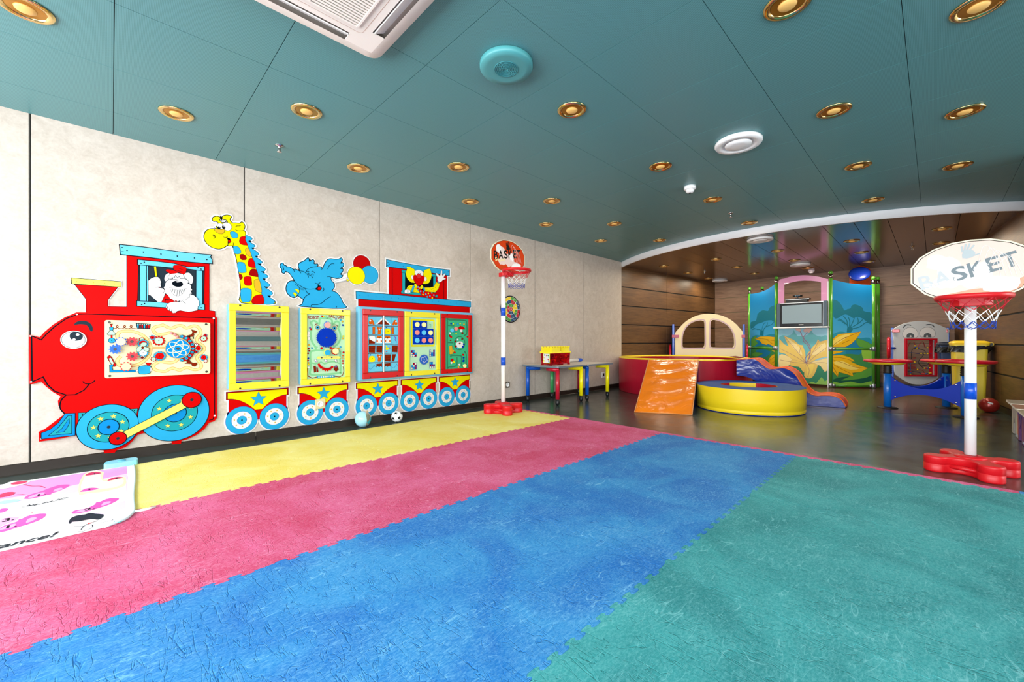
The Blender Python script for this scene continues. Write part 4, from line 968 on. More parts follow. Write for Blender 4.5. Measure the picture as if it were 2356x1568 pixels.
D.poly('1355,500 1380,490 1440,550 1465,545 1480,440 1497,425 1510,450 1508,540 1520,550 1575,492 1590,505 1540,600 1588,612 1590,632 1530,645 1480,700 1440,705 1395,655 1405,600', WHT, 0.004)
D.line('1395,690 1440,722', 0.007, SKY)
D.build('clown', cr)

# ---- five wheeled undercarriage boards: same shape ----
def undercarriage():
    A = Art((0, WALL, 0), (1, 0, 0), (0, 0, 1), 0.001); A.C = 'm'
    r = 0.109; c1, c2 = (0.106, 0.178), (0.342, 0.178)
    def cc(c, r, n=40): return [(c[0]+r*math.cos(2*PI*k/n), c[1]+r*math.sin(2*PI*k/n)) for k in range(n)]
    bodyq = [(0, 0.413), (0, 0.352), (0.017, 0.35), (0.017, 0.20), (0.433, 0.20), (0.433, 0.35), (0.449, 0.35), (0.449, 0.413)]
    for q in (cc(c1, r), cc(c2, r), bodyq): A.border(q, 0.012, 0.004, WHT); A.lv = 0.001
    A.lv = 0.0055
    A.poly([(0.017, 0.35), (0.017, 0.17), (0.433, 0.17), (0.433, 0.35)], RED, 0.003, lmat=NAVY)
    A.poly([(0, 0.413), (0, 0.352), (0.45, 0.352), (0.45, 0.413)], DRED, 0.003)
    y = [(0.011, 0.403), (0.011, 0.358)]+[(0.011+0.187*t, 0.358-0.105*t**2.0) for t in [k/10 for k in range(11)]]+[(0.252, 0.253)]+[(0.439-0.187*t, 0.358-0.105*t**2.0) for t in [1-k/10 for k in range(11)]]+[(0.439, 0.358), (0.439, 0.403)]
    A.poly(y, YEL, 0.003); A.star(0.224, 0.336, 0.06, SKY, PI/2, 0.003, 0.45)
    base = A.build('board')
    ws = []
    for c in (c1, c2):
        W_ = Art(A.o, A.a, A.b, A.lv+0.0004); W_.C = 'm'; W_.circ(c, r, SKY, 0.004, lmat=NAVY, n=48); W_.circ(c, 0.070, WHT, 0.003, lmat=NAVY, n=40)
        for i in range(7): a = 2*PI*i/7+1.2; W_.star(c[0]+0.052*math.cos(a), c[1]+0.052*math.sin(a), 0.009, GOLD, PI/2)
        W_.circ(c, 0.033, SKY, 0.003, lmat=NAVY, n=32); W_.circ(c, 0.006, BLK, n=12); ws.append(W_.build('wheel'))
    return base, ws
bs, ws = undercarriage()
labs = ['under the yellow fun mirror', 'under the gear game box', 'under the red picture block panel', 'under the yellow sliding game panel', 'under the green farm maze panel']
uc = thing('carriage_undercarriage', (0, 0, 0), 'red and yellow wheeled board with a blue star, '+labs[0], 'wall decoration', 'wheeled boards under the train carriages')
for o in [bs]+ws: o.parent = uc
uc.location = (0.653, 0, 0)
for x, l in zip((1.176, 1.702, 2.181, 2.658), labs[1:]): clone(uc, (x, 0, 0), 'red and yellow wheeled board with a blue star, '+l)

# ---- sockets, dart board ----
def socket(x, z, label, s=0.08, mt=None):
    o = thing('wall_socket', (x, WALL, z), label, 'socket'); g = M(); g.box((x-s/2, WALL-0.016, z-s/2), (x+s/2, WALL-0.0005, z+s/2), mt or mat('socket_beige', '#DCCFA0', 0.35)); g.build('face_plate', o, bevel=0.003)
    T = Matrix.Translation((x, WALL-0.016, z)) @ Matrix.Rotation(PI/2, 4, 'X')
    g = M(); g.lathe([(0.027, 0), (0.027, 0.004), (0.022, 0.005), (0.021, 0.001), (0.0001, 0.001)], P_WHT, (0, 0, 0), 28, T); g.build('socket_ring', o)
    g = M()
    for dx in (-0.009, 0.009): g.lathe([(0.003, 0.001), (0.003, 0.0022), (0.0001, 0.0022)], P_BLK, (dx, 0, 0), 10, T)
    g.build('pin_holes', o)
socket(1.367, 0.245, 'beige round-pin wall socket over the wheel board below the gear game', 0.088)
socket(3.722, 0.245, 'grey wall socket just right of the white pole of the far basketball hoop', 0.08, mat('socket_grey', '#6E675C', 0.4, 0.4))
o = thing('light_switch', (5.965, WALL, 0.245), 'small white wall outlet plate behind the right leg of the second play table', 'socket')
g = M(); g.box((5.925, WALL-0.014, 0.2), (6.005, WALL-0.0005, 0.29), P_WHT); g.build('face_plate', o, bevel=0.003); g = M(); g.box((5.945, WALL-0.017, 0.22), (5.985, WALL-0.014, 0.27), P_BLK); g.build('insert', o)
A = Art((0, WALL, 0), (1, 0, 0), (0, 0, 1), 0.001); A.C = 'm'; u, v, R_ = 3.785, 1.238, 0.178
cirq = lambda r, n=48: [(u+r*math.cos(2*PI*k/n), v+r*math.sin(2*PI*k/n)) for k in range(n)]
A.plate(cirq(R_), 0.012, BLK); A.poly(cirq(R_*0.93), WHT)
dc = [mat('dart_red', '#C01F2E', 0.6), mat('dart_yellow', '#F0CF1E', 0.6), mat('dart_green', '#4E9A36', 0.6), mat('dart_blue', '#1C4A70', 0.6)]
def sector(r0, r1, a0, a1, mt):
    q = [(u+r0*math.cos(a0+(a1-a0)*k/6), v+r0*math.sin(a0+(a1-a0)*k/6)) for k in range(7)]+[(u+r1*math.cos(a1-(a1-a0)*k/6), v+r1*math.sin(a1-(a1-a0)*k/6)) for k in range(7)]
    A.poly(q, mt)
for ring, (r0, r1, nn, seq, off) in enumerate(((0.125, 0.163, 8, (3, 2, 1, 0, 1, 2, 3, 0)[::1], 0), (0.076, 0.120, 8, (0, 3, 2, 1, 0, 3, 2, 1), 0), (0.032, 0.071, 4, (2, 0, 3, 1), PI/4))):
    for i in range(nn):
        a0 = 2*PI*i/nn+off+0.03; a1 = 2*PI*(i+1)/nn+off-0.03; sector(r0, r1, a0, a1, dc[(seq[i]+ring) % 4 if ring < 2 else seq[i]])
        am = (a0+a1)/2; rm = (r0+r1)/2; A.text(str((20, 10, 40, 30, 20, 60, 10, 50)[i]), u+rm*math.cos(am)-0.008, v+rm*math.sin(am)-0.005, 0.016, 0.011, WHT)
A.poly(cirq(0.027, 24), dc[0]); A.text('100', u-0.012, v-0.006, 0.024, 0.012, WHT)
tag(A.build('dart_board', origin=(u, WALL, v)), 'round coloured dart board on the wall behind the white hoop pole', 'dart board')
# ================= CEILING FITTINGS =================
D_RING = mat('lamp_ring_gold', '#E8C98A', 0.18, 1.0); D_REF = mat('lamp_reflector_amber', '#C98E3A', 0.3, 0.9)
D_BULB = mat('lamp_bulb', '#E0B468', 0.4, emit='#FFB860', estr=0.12)
def downlight(x, y, z, label, group, r=0.088, power=3.2):
    o = thing('ceiling_downlight', (x, y, z), label, 'ceiling light', group)
    g = M(); g.lathe([(r, -0.001), (r, -0.006), (r*0.86, -0.011), (r*0.70, -0.006), (r*0.70, 0.0), (r*0.69, 0.004)], D_RING, (x, y, z), 40); g.build('ring', o)
    g = M(); prof = [(r*0.69, -0.003)]
    for k in range(9): prof += [(r*(0.68-0.035*k), -0.003+0.0015*0), ]
    g.lathe([(r*0.69, -0.004), (r*0.62, -0.0035), (r*0.58, -0.0055), (r*0.54, -0.0035), (r*0.50, -0.0055), (r*0.46, -0.0035), (r*0.42, -0.005), (r*0.38, -0.0035)], D_REF, (x, y, z), 32); g.build('reflector', o)
    g = M(); g.lathe([(r*0.40, -0.004), (r*0.36, -0.010), (r*0.2, -0.014), (0.0001, -0.015)], D_BULB, (x, y, z), 24); g.build('lamp_bulb', o)
    return o
colw = [(3.28, [0.29, 1.445, 2.605, 3.77, 4.94], 'column nearest the train wall'), (2.69, [-0.26, 0.86, 2.015, 3.18, 4.34, 5.51], 'second column from the train wall'),
        (1.545, [2.015, 3.18, 4.30, 5.46], 'middle column'), (0.43, [2.03, 3.17, 4.31, 5.46], 'fourth column from the train wall'), (-0.13, [2.62, 3.76, 4.88], 'rightmost column')]
onm = ['nearest the camera', 'second from the camera', 'third from the camera', 'fourth from the camera', 'fifth from the camera', 'sixth from the camera']
DL = None; lamp_pts = []
for y, xs_, nm in colw:
    for i, x in enumerate(xs_):
        lab = 'gold-rimmed downlight in the teal ceiling, %s, %s' % (nm, onm[i]); lamp_pts.append((x, y, ZC))
        if DL is None: DL = downlight(x, y, ZC, lab, 'teal ceiling downlights')
        else: clone(DL, (x, y, ZC), lab)
rown = ['front row', 'middle row', 'back row']; coln = ['leftmost', 'second from left', 'third from left', 'fourth from left', 'rightmost']
for i, x in enumerate((7.07, 8.10, 9.13)):
    for j, y in enumerate((3.37, 2.49, 1.62, 0.77, -0.06)):
        if x > 9 and y < 0.5: continue
        clone(DL, (x, y, ZA), 'small downlight in the glossy brown ceiling, %s, %s' % (rown[i], coln[j]), 'brown ceiling downlights'); lamp_pts.append((x, y, ZA))
for (x, y, z) in lamp_pts:
    a_ = area('downlight_glow', (x, y, z-0.03), (0, 0, 0), 0.10, 0.10, 1.4 if z == ZC else 6.5, (1.0, 0.86, 0.66), 'DISK')
def disc(x, y, z, label, name, cat, R=0.15, mt=P_WHT, t=0.028, grille=None):
    o = thing(name, (x, y, z), label, cat)
    g = M(); g.lathe([(R*0.97, 0.0), (R, -0.006), (R, -t*0.7), (R*0.96, -t), (R*0.72, -t), (R*0.66, -t+0.012) if grille is None else (R*0.56, -t), (R*0.5, -t+0.012) if grille is None else (R*0.5, -t), (0.0001, -t+0.012) if grille is None else (0.0001, -t)], mt, (x, y, z), 48); g.build('cover', o)
    g = M()
    if grille:
        for k in range(7): g.torus((x, y, z-t-0.0003), R*(0.08+0.06*k), 0.0022, grille, seg=32, s2=5)
        g.build('grille', o)
    else:
        g.lathe([(R*0.58, -t+0.011), (R*0.55, -t-0.002), (R*0.3, -t-0.006), (0.0001, -t-0.007)], mt, (x, y, z), 40); g.build('diffuser', o)
    return o
disc(1.44, 1.52, ZC, 'large teal round ceiling speaker beside the white air conditioner', 'ceiling_speaker', 'speaker', 0.135, mat('speaker_teal', '#4E9A9E', 0.4), 0.03, mat('speaker_grille_teal', '#2E7D84', 0.5))
disc(3.18, 0.97, ZC, 'round white flush ceiling fitting on the teal ceiling', 'ceiling_vent', 'ceiling vent', 0.15)
disc(6.07, 1.59, ZA, 'round white ceiling fitting in the brown ceiling, nearest the white curved band', 'ceiling_vent', 'ceiling vent', 0.15)
disc(8.58, 1.63, ZA, 'round white ceiling fitting in the brown ceiling, above the pink arch', 'ceiling_vent', 'ceiling vent', 0.15)
disc(9.60, 3.30, ZA, 'round white ceiling fitting in the far left corner of the brown ceiling', 'ceiling_vent', 'ceiling vent', 0.15)
def smoke(x, y, z, label):
    o = thing('smoke_detector', (x, y, z), label, 'smoke detector')
    g = M(); g.lathe([(0.052, 0), (0.052, -0.022), (0.046, -0.030), (0.036, -0.032)], P_WHT, (x, y, z), 32); g.build('base', o)
    g = M(); g.lathe([(0.036, -0.030), (0.036, -0.046), (0.024, -0.058), (0.012, -0.060), (0.0001, -0.060)], P_WHT, (x, y, z), 28); g.lathe([(0.012, -0.0595), (0.010, -0.064), (0.0001, -0.064)], P_BLK, (x, y, z), 16); g.build('sensor', o)
smoke(3.79, 1.56, ZC, 'white smoke detector hanging from the teal ceiling'); smoke(9.45, 1.62, ZA, 'white smoke detector under the brown ceiling, above the pink arch')
def sprinkler(x, y, z, label):
    o = thing('sprinkler', (x, y, z), label, 'sprinkler')
    g = M(); g.lathe([(0.028, 0), (0.028, -0.004), (0.010, -0.010), (0.008, -0.03), (0.011, -0.032), (0.006, -0.045)], CHROME, (x, y, z), 24); g.build('body', o)
    g = M(); g.lathe([(0.016, -0.046), (0.016, -0.049), (0.0001, -0.05)], CHROME, (x, y, z), 20); g.build('deflector', o)
sprinkler(0.87, 3.30, ZC, 'small chrome sprinkler in the teal ceiling above the train engine'); sprinkler(4.90, 1.57, ZC, 'small chrome sprinkler in the teal ceiling near the curved white band')
sprinkler(8.08, 0.22, ZA, 'small chrome sprinkler in the brown ceiling, right side'); sprinkler(8.13, 3.07, ZA, 'small chrome sprinkler in the brown ceiling, left side')
# cassette air conditioner
AC = mat('ac_cream', '#F3EAE2', 0.4); ACG = mat('ac_grille_shadow', '#8D8470', 0.6)
o = thing('ceiling_air_conditioner', (0.47, 1.45, ZC), 'large square cream air conditioner on the ceiling, cut off by the photo top', 'air conditioner')
x0, x1, y0, y1 = -0.01, 0.945, 0.975, 1.925
def rr3(x0, y0, x1, y1, r, z, n=6): return [(x, y, z) for x, y in rrect(x0, y0, x1, y1, r, n)]
g = M(); L_ = [rr3(x0, y0, x1, y1, 0.05, ZC-0.0005), rr3(x0, y0, x1, y1, 0.05, ZC-0.022), rr3(x0+0.012, y0+0.012, x1-0.012, y1-0.012, 0.05, ZC-0.038), rr3(x0+0.06, y0+0.06, x1-0.06, y1-0.06, 0.03, ZC-0.045)]
n = len(L_[0]); vs = [p for l in L_ for p in l]; fs = []
for j in range(3):
    for k in range(n): fs.append((j*n+k, (j+1)*n+k, (j+1)*n+(k+1) % n, j*n+(k+1) % n))
g.add(vs, fs, AC, True)
# face with four outlet slots
ix0, ix1, iy0, iy1 = x0+0.06, x1-0.06, y0+0.06, y1-0.06; z = ZC-0.045; s = 0.055; m_ = 0.07
def flat(a, b, c, d, mt, zz=z, t=0.004): g.box((a, b, zz), (c, d, zz+t), mt)
flat(ix0+s, iy0+s, ix1-s, iy1-s, AC)
for a, b, c, d in ((ix0, iy0, ix0+m_+s, iy0+s), (ix1-m_-s, iy0, ix1, iy0+s), (ix0, iy1-s, ix0+m_+s, iy1), (ix1-m_-s, iy1-s, ix1, iy1), (ix0, iy0+s, ix0+s, iy0+s+m_), (ix1-s, iy0+s, ix1, iy0+s+m_), (ix0, iy1-s-m_, ix0+s, iy1-s), (ix1-s, iy1-s-m_, ix1, iy1-s)): flat(a, b, c, d, AC)
g.box((x0+0.02, y0+0.02, ZC-0.018), (x1-0.02, y1-0.02, ZC-0.012), mat('ac_inside', '#B9AFA8', 0.7))
g.build('housing', o)
for nm, (a, b, c, d) in (('louver', (ix0+m_+s, iy0, ix1-m_-s, iy0+s)), ('louver', (ix0+m_+s, iy1-s, ix1-m_-s, iy1)), ('louver', (ix0, iy0+m_+s, ix0+s, iy1-m_-s)), ('louver', (ix1-s, iy0+m_+s, ix1, iy1-m_-s))):
    g = M(); cx, cy = (a+c)/2, (b+d)/2; lx, ly = c-a, d-b
    ang = math.radians(28)
    if lx > ly: T = Matrix.Translation((cx, cy, z+0.008)) @ Matrix.Rotation(ang if cy > 1.45 else -ang, 4, 'X')
    else: T = Matrix.Translation((cx, cy, z+0.008)) @ Matrix.Rotation(-ang if cx > 0.47 else ang, 4, 'Y')
    g.box((-lx/2+0.004, -ly/2+0.008, -0.002), (lx/2-0.004, ly/2-0.008, 0.002), P_WHT, T); g.build(nm, o)
g = M(); gx0, gx1, gy0, gy1 = ix0+0.12, ix1-0.12, iy0+0.12, iy1-0.12
q0, q1 = rrect(ix0+0.085, iy0+0.085, ix1-0.085, iy1-0.085, 0.02), None
A = Art((0, 0, z), (1, 0, 0), (0, -1, 0), 0.0004); A.C = 'm'; A.line([(x, -y) for x, y in q0], 0.0016, mat('ac_seam', '#C9A18C', 0.5), closed=True)
A.poly([(gx0, -gy0), (gx1, -gy0), (gx1, -gy1), (gx0, -gy1)], ACG); g = A.g; zz = z-0.0025
k = 0; yv = gy0
while yv < gy1: g.box((gx0, yv, zz-0.004), (gx1, yv+0.0075, zz+0.001), AC); yv += 0.0155
for xv in [gx0+(gx1-gx0)*k/3 for k in range(4)]: g.box((xv-0.004, gy0, zz-0.005), (xv+0.004, gy1, zz+0.001), AC)
g.build('grille', o)

# ================= BASKETBALL STANDS =================
BASE_RED = mat('stand_red', '#D0101C', 0.38)
NETR = mat('net_red', '#C8102A', 0.6); NETW = mat('net_white', '#F4F4F4', 0.6); NETB = mat('net_blue', '#0E3EA8', 0.6)
def hoop_stand(x, y, zb, face, ztop, rimz, label, base_ang, bandz, boardc, tilt=0.0, poleR=0.026, overexposed=False):
    o = thing('basketball_stand', (x, y, zb), label, 'basketball hoop')
    # foot: four round feet on a cross shaped hollow base
    g = M(); H = 0.10 if zb < 0.01 else 0.105; pl = []; Rl, rl = 0.168, 0.056
    for k in range(4):
        a = base_ang+k*PI/2; c = (Rl*math.cos(a), Rl*math.sin(a))
        for t in range(13): b = a-PI*0.72+PI*1.44*t/12; pl.append((c[0]+rl*math.cos(b), c[1]+rl*math.sin(b)))
        for t in (-1, 0, 1):
            b = a+PI/4+t*0.30; rr = 0.088+0.012*abs(t); pl.append((rr*math.cos(b), rr*math.sin(b)))
    T = Matrix.Translation((x, y, zb)); ang = []
    n = len(pl); sc = lambda f, z_: [(x+(p[0])*1+0, y+p[1], zb+z_) for p in inset(pl, f)]
    Ls = [sc(0.008, 0.0), sc(0.002, 0.004), sc(0, 0.009), sc(0, 0.012), sc(0, H*0.5-0.002), sc(0.002, H*0.5), sc(0, H*0.5+0.002), sc(0, H-0.014), sc(0, H-0.010), sc(0.002, H-0.004), sc(0.007, H-0.001), sc(0.009, H)]
    vs = [p for l in Ls for p in l]; fs = []
    for j in range(len(Ls)-1):
        for k in range(n): fs.append((j*n+k, j*n+(k+1) % n, (j+1)*n+(k+1) % n, (j+1)*n+k))
    g.add(vs, fs, BASE_RED, True)
    top = Ls[-1]; lo = [Vector((p[0], p[1], 0)) for p in top]; ff = []
    for t in tessellate_polygon([lo]):
        a_, b_, c_ = (lo[i] for i in t); ff.append(t if (b_-a_).cross(c_-a_).z > 0 else (t[0], t[2], t[1]))
    g.add(top, ff, BASE_RED)
    g.lathe([(0.075, H-0.002), (0.068, H+0.008), (0.05, H+0.012), (0.035, H+0.018), (0.035, H-0.01)], BASE_RED, (x, y, zb), 32)
    g.build('foot', o)
    for k in range(4):   # carry bars between the round feet
        a = base_ang+k*PI/2; b = a+PI/2; q = 0.150
        p1 = Vector((x+q*math.cos(a), y+q*math.sin(a), zb+H*0.42)); p2 = Vector((x+q*math.cos(b), y+q*math.sin(b), zb+H*0.42)); d = (p2-p1)
        g = M(); g.tube([p1+d*0.12, p2-d*0.12], 0.014, BASE_RED, 14); g.build('carry_bar', o)
    g = M(); g.tube([(x, y, zb+H), (x, y, ztop)], poleR, P_WHT, 28); g.build('pole', o)
    for z0_, z1_ in bandz: g = M(); g.tube([(x, y, z0_), (x, y, z1_)], poleR*1.06, P_BLU, 28); g.build('blue_collar', o)
    f = Vector(face); side = Vector((0, 0, 1)).cross(f)   # side: viewer's right when looking at the board
    side = f.cross(Vector((0, 0, 1))) * -1
    bc = Vector((x, y, 0))+f*(poleR+0.012)+side*boardc[0]; bc.z = boardc[1]
    a = Vector((0, 0, 1)).cross(f).normalized()
    A = Art(bc-f*0.009, a, (0, 0, 1), 0.0); A.C = 'm'; W2, Hh = 0.265, 0.18
    shape = [(-0.265, -0.06), (-0.265, 0.04), (-0.225, 0.105), (-0.16, 0.15), (-0.08, 0.178), (0.0, 0.185), (0.08, 0.178), (0.16, 0.15), (0.225, 0.105), (0.265, 0.04), (0.265, -0.06), (0.20, -0.135), (0.14, -0.17), (-0.14, -0.17), (-0.20, -0.135)]
    A.plate(shape, 0.009, mat('board_edge', '#E8DFC0' if not overexposed else '#F2F2F2', 0.4)); 
    fa = [(p[0]*0.965, p[1]*0.955) for p in shape]; A.poly(fa, BLK); fb_ = [(p[0]*0.95, p[1]*0.935) for p in shape]
    OR = mat('board_orange', '#D8400E', 0.16, coat=0.5) if not overexposed else mat('board_overexposed_orange', '#DFC2B6', 0.3, 0, 0.5)  # right board: overexposure by window light is put into these pale colours
    WS = mat('board_white_patch', '#F0D9D2', 0.2, coat=0.5) if not overexposed else mat('board_overexposed_white', '#DAD6D4', 0.3, 0, 0.5)
    BKP = mat('board_black_print', '#17110E', 0.25, coat=0.5) if not overexposed else mat('board_overexposed_print', '#62727A', 0.4)
    OR2 = mat('board_orange_patch', '#E0682E', 0.2, coat=0.5) if not overexposed else mat('board_overexposed_patch', '#D8906A', 0.3)
    A.poly(fb_, OR)
    for c, r_, sx_ in (((-0.14, 0.06), 0.055, 1.0), ((-0.09, 0.02), 0.07, 0.9), ((0.0, -0.04), 0.075, 1.2), ((-0.10, -0.06), 0.05, 1.3), ((0.09, -0.09), 0.055, 1.2)):  # irregular near-white patches over the board's orange
        rnd = random.Random(int(c[0]*1000)+5); A.poly([(c[0]+r_*sx_*rnd.uniform(.75, 1.1)*math.cos(t), c[1]+r_*rnd.uniform(.75, 1.1)*math.sin(t)) for t in [k*PI/6 for k in range(12)]], WS, 0, 2)
    A.circ((-0.15, 0.075), 0.04, mat('board_ball_white', '#F4F0EE', 0.3) if not overexposed else WS)
    if overexposed:
        A.poly([(0.02, 0.13), (-0.06, 0.1), (-0.03, 0.06), (0.05, 0.09), (0.09, 0.12)], OR, 0, 2); A.poly([(-0.13, -0.15), (0.14, -0.16), (0.20, -0.12), (0.23, -0.05), (0.12, -0.11), (0.0, -0.12)], OR2, 0, 0)
    u = -0.215 if not overexposed else -0.215
    for i_, (ch, wd) in enumerate(zip('BASKET', (0.058, 0.07, 0.06, 0.066, 0.05, 0.06))):
        pm = BKP if not overexposed or i_ > 1 else mat('board_overexposed_print_pale', '#B9BFC2', 0.4)
        if overexposed: A.text(ch, u, -0.108+(u+0.215)*0.28, wd*1.06, 0.088, pm, 0.27, 0.05)
        else: A.text(ch, u, -0.055+(u+0.2)*0.17, wd, 0.092, pm, 0.16, 0.05)
        u += wd+0.009
    A.text('Super', -0.20 if not overexposed else -0.19, -0.085 if not overexposed else -0.118, 0.16, 0.05, mat('board_yellow_print', '#F2E6A8', 0.3) if not overexposed else mat('board_white_print', '#FFFFFF', 0.2), 0.12 if not overexposed else 0.27)
    # hand print and splashes
    if overexposed: BKP = mat('board_overexposed_hand', '#A9B4B8', 0.4)
    A.poly([(-0.035, 0.075), (0.005, 0.075), (0.02, 0.1), (0.0, 0.125), (-0.03, 0.12)], BKP, 0, 2)
    for dx, dy in ((-0.035, 0.155), (-0.018, 0.168), (0.0, 0.168), (0.017, 0.155)): A.line([(-0.018+dx*0.45, 0.112), (dx-0.003, dy-0.005)], 0.009, BKP)
    A.line([(0.01, 0.085), (0.04, 0.095)], 0.008, BKP)
    rnd = random.Random(9)
    A.poly([(0.045+0.04*rnd.uniform(.5, 1.1)*math.cos(t), 0.0+0.055*rnd.uniform(.5, 1.1)*math.sin(t)) for t in [k*PI/10 for k in range(20)]], mat('board_splash', '#FAFAFA', 0.3))
    for c in range(5): A.line([(0.03+0.02*c, 0.02), (0.05+0.025*c, 0.135-0.018*c), (0.09+0.022*c, 0.10-0.02*c), (0.12+0.02*c, -0.05)], 0.0025, WS, smooth=4)
    A.poly([(0.06, -0.08), (0.13, -0.06), (0.19, -0.07), (0.18, -0.13), (0.12, -0.145), (0.05, -0.13)], mat('board_splash', '#FAFAFA', 0.3), 0, 2)
    A.build('backboard', o)
    # bracket, rim and net
    rc = Vector((x, y, 0))+f*(poleR+0.035+0.15); rc.z = rimz; R = 0.15
    g = M(); T = Matrix(((a.x, f.x, 0, x), (a.y, f.y, 0, y), (0, 0, 1, rimz), (0, 0, 0, 1)))
    g.prism([(-0.045, -0.03), (0.045, -0.03), (0.055, poleR+0.02), (0.09, poleR+0.05), (0.05, poleR+0.09), (-0.05, poleR+0.09), (-0.09, poleR+0.05), (-0.055, poleR+0.02)], 0.045, BASE_RED, T, z0=-0.045); g.build('bracket', o, bevel=0.004)
    g = M(); g.lathe([(R-0.010, -0.014), (R+0.006, -0.014), (R+0.010, 0.0), (R+0.008, 0.012), (R-0.006, 0.014), (R-0.012, 0.0), (R-0.010, -0.014)], BASE_RED, rc, 56, caps=False); g.build('rim', o)
    g = M(); NS = 12; tiers = [(R-0.002, -0.012), (R*0.86, -0.045), (R*0.74, -0.078), (R*0.66, -0.110), (R*0.60, -0.142), (R*0.60, -0.172)]; cm = [NETR, NETR, NETW, NETW, NETB]
    for t in range(5):
        (ra, za), (rb_, zb_) = tiers[t], tiers[t+1]
        for k in range(NS):
            for sg in (-1, 1):
                a0 = 2*PI*(k+0.5*(t % 2))/NS; a1 = a0+sg*PI/NS
                g.tube([(rc.x+ra*math.cos(a0), rc.y+ra*math.sin(a0), rc.z+za), (rc.x+(ra+rb_)/2*0.985*math.cos((a0+a1)/2), rc.y+(ra+rb_)/2*0.985*math.sin((a0+a1)/2), rc.z+(za+zb_)/2-0.003), (rc.x+rb_*math.cos(a1), rc.y+rb_*math.sin(a1), rc.z+zb_)], 0.0019, cm[t], 5, caps=False)
    for k in range(NS):
        a0 = 2*PI*(k+0.5)/NS; a1 = a0+2*PI/NS; r5 = tiers[5][0]
        g.tube([(rc.x+r5*math.cos(a0), rc.y+r5*math.sin(a0), rc.z-0.172), (rc.x+r5*math.cos((a0+a1)/2)*0.98, rc.y+r5*math.sin((a0+a1)/2)*0.98, rc.z-0.187), (rc.x+r5*math.cos(a1), rc.y+r5*math.sin(a1), rc.z-0.172)], 0.0021, NETB, 5, caps=False)
    g.build('net', o); return o
hoop_stand(3.154, 3.377, MATT, (0, -1, 0), 1.60, 1.58, 'tall basketball hoop with an orange backboard, standing on the yellow mats by the wall', math.radians(62), [(1.10, 1.19), (0.545, 0.635)], (0.045, 1.765))
hoop_stand(3.815, -0.155, 0.0, (-1, 0, 0), 1.09, 1.075, 'low basketball hoop with a backboard painted overexposed white, on the dark floor at the right', math.radians(27), [(0.46, 0.56)], (0.0, 1.255), overexposed=True)

# ================= CHILDREN'S TABLES =================
TT = mat('table_top_laminate', '#E0D6CA', 0.4, spec=0.3); TE = mat('table_edge_grey', '#6E7A84', 0.4)
LB = mat('leg_blue', '#0F57C0', 0.3, coat=0.2); LR = mat('leg_red', '#C21A34', 0.3, coat=0.2); LG = mat('leg_green', '#3E9A56', 0.3, coat=0.2); LY = mat('leg_yellow', '#FFEE0A', 0.3, coat=0.2)
def play_table(x0, y0, x1, y1, legs, label):
    o = thing('play_table', ((x0+x1)/2, (y0+y1)/2, 0), label, 'table', 'low play tables by the wall')
    A = Art((0, 0, 0.478), (1, 0, 0), (0, 1, 0), 0.0); A.plate(rrect(x0, y0, x1, y1, 0.03), 0.022, TT, TE); A.build('tabletop', o)
    cx, cy = (x0+x1)/2, (y0+y1)/2
    for lx, ly, mt, dr in legs:
        g = M(); r = 0.026
        g.tube([(lx, ly, 0.075), (lx, ly, 0.452)], r, mt, 20); g.sphere((lx, ly, 0.452), r, mt, 20, 10)
        dx, dy = dr; g.tube([(lx, ly, 0.452), (lx+dx*0.17, ly+dy*0.17, 0.452)], r, mt, 20)
        lg = g.build('leg', o)
        g = M(); g.lathe([(0.0001, 0), (0.012, 0.002), (0.022, 0.012), (0.0265, 0.028), (0.0265, 0.08)], P_BLK, (lx, ly, 0), 20); g.build('rubber_foot', lg)
    return o
play_table(3.985, 3.27, 4.615, 3.90, [(4.05, 3.87-0.02, LB, (0.7, -0.7)), (4.055, 3.335, LR, (0, 1)), (4.55, 3.845, LG, (-0.7, -0.7)), (4.555, 3.335, LY, (-0.5, 0.86))], 'low play table with brick tubs on top, left one of the pair')
play_table(4.625, 3.27, 5.265, 3.90, [(4.69, 3.335, LB, (0.5, 0.86)), (5.195, 3.335, LY, (-0.5, 0.86)), (5.195, 3.845, mat('leg_dark_red', '#8E1830', 0.35), (-0.7, -0.7)), (4.69, 3.845, LG, (0.7, -0.7))], 'low play table with an empty top, right one of the pair, nearer the ball pool')
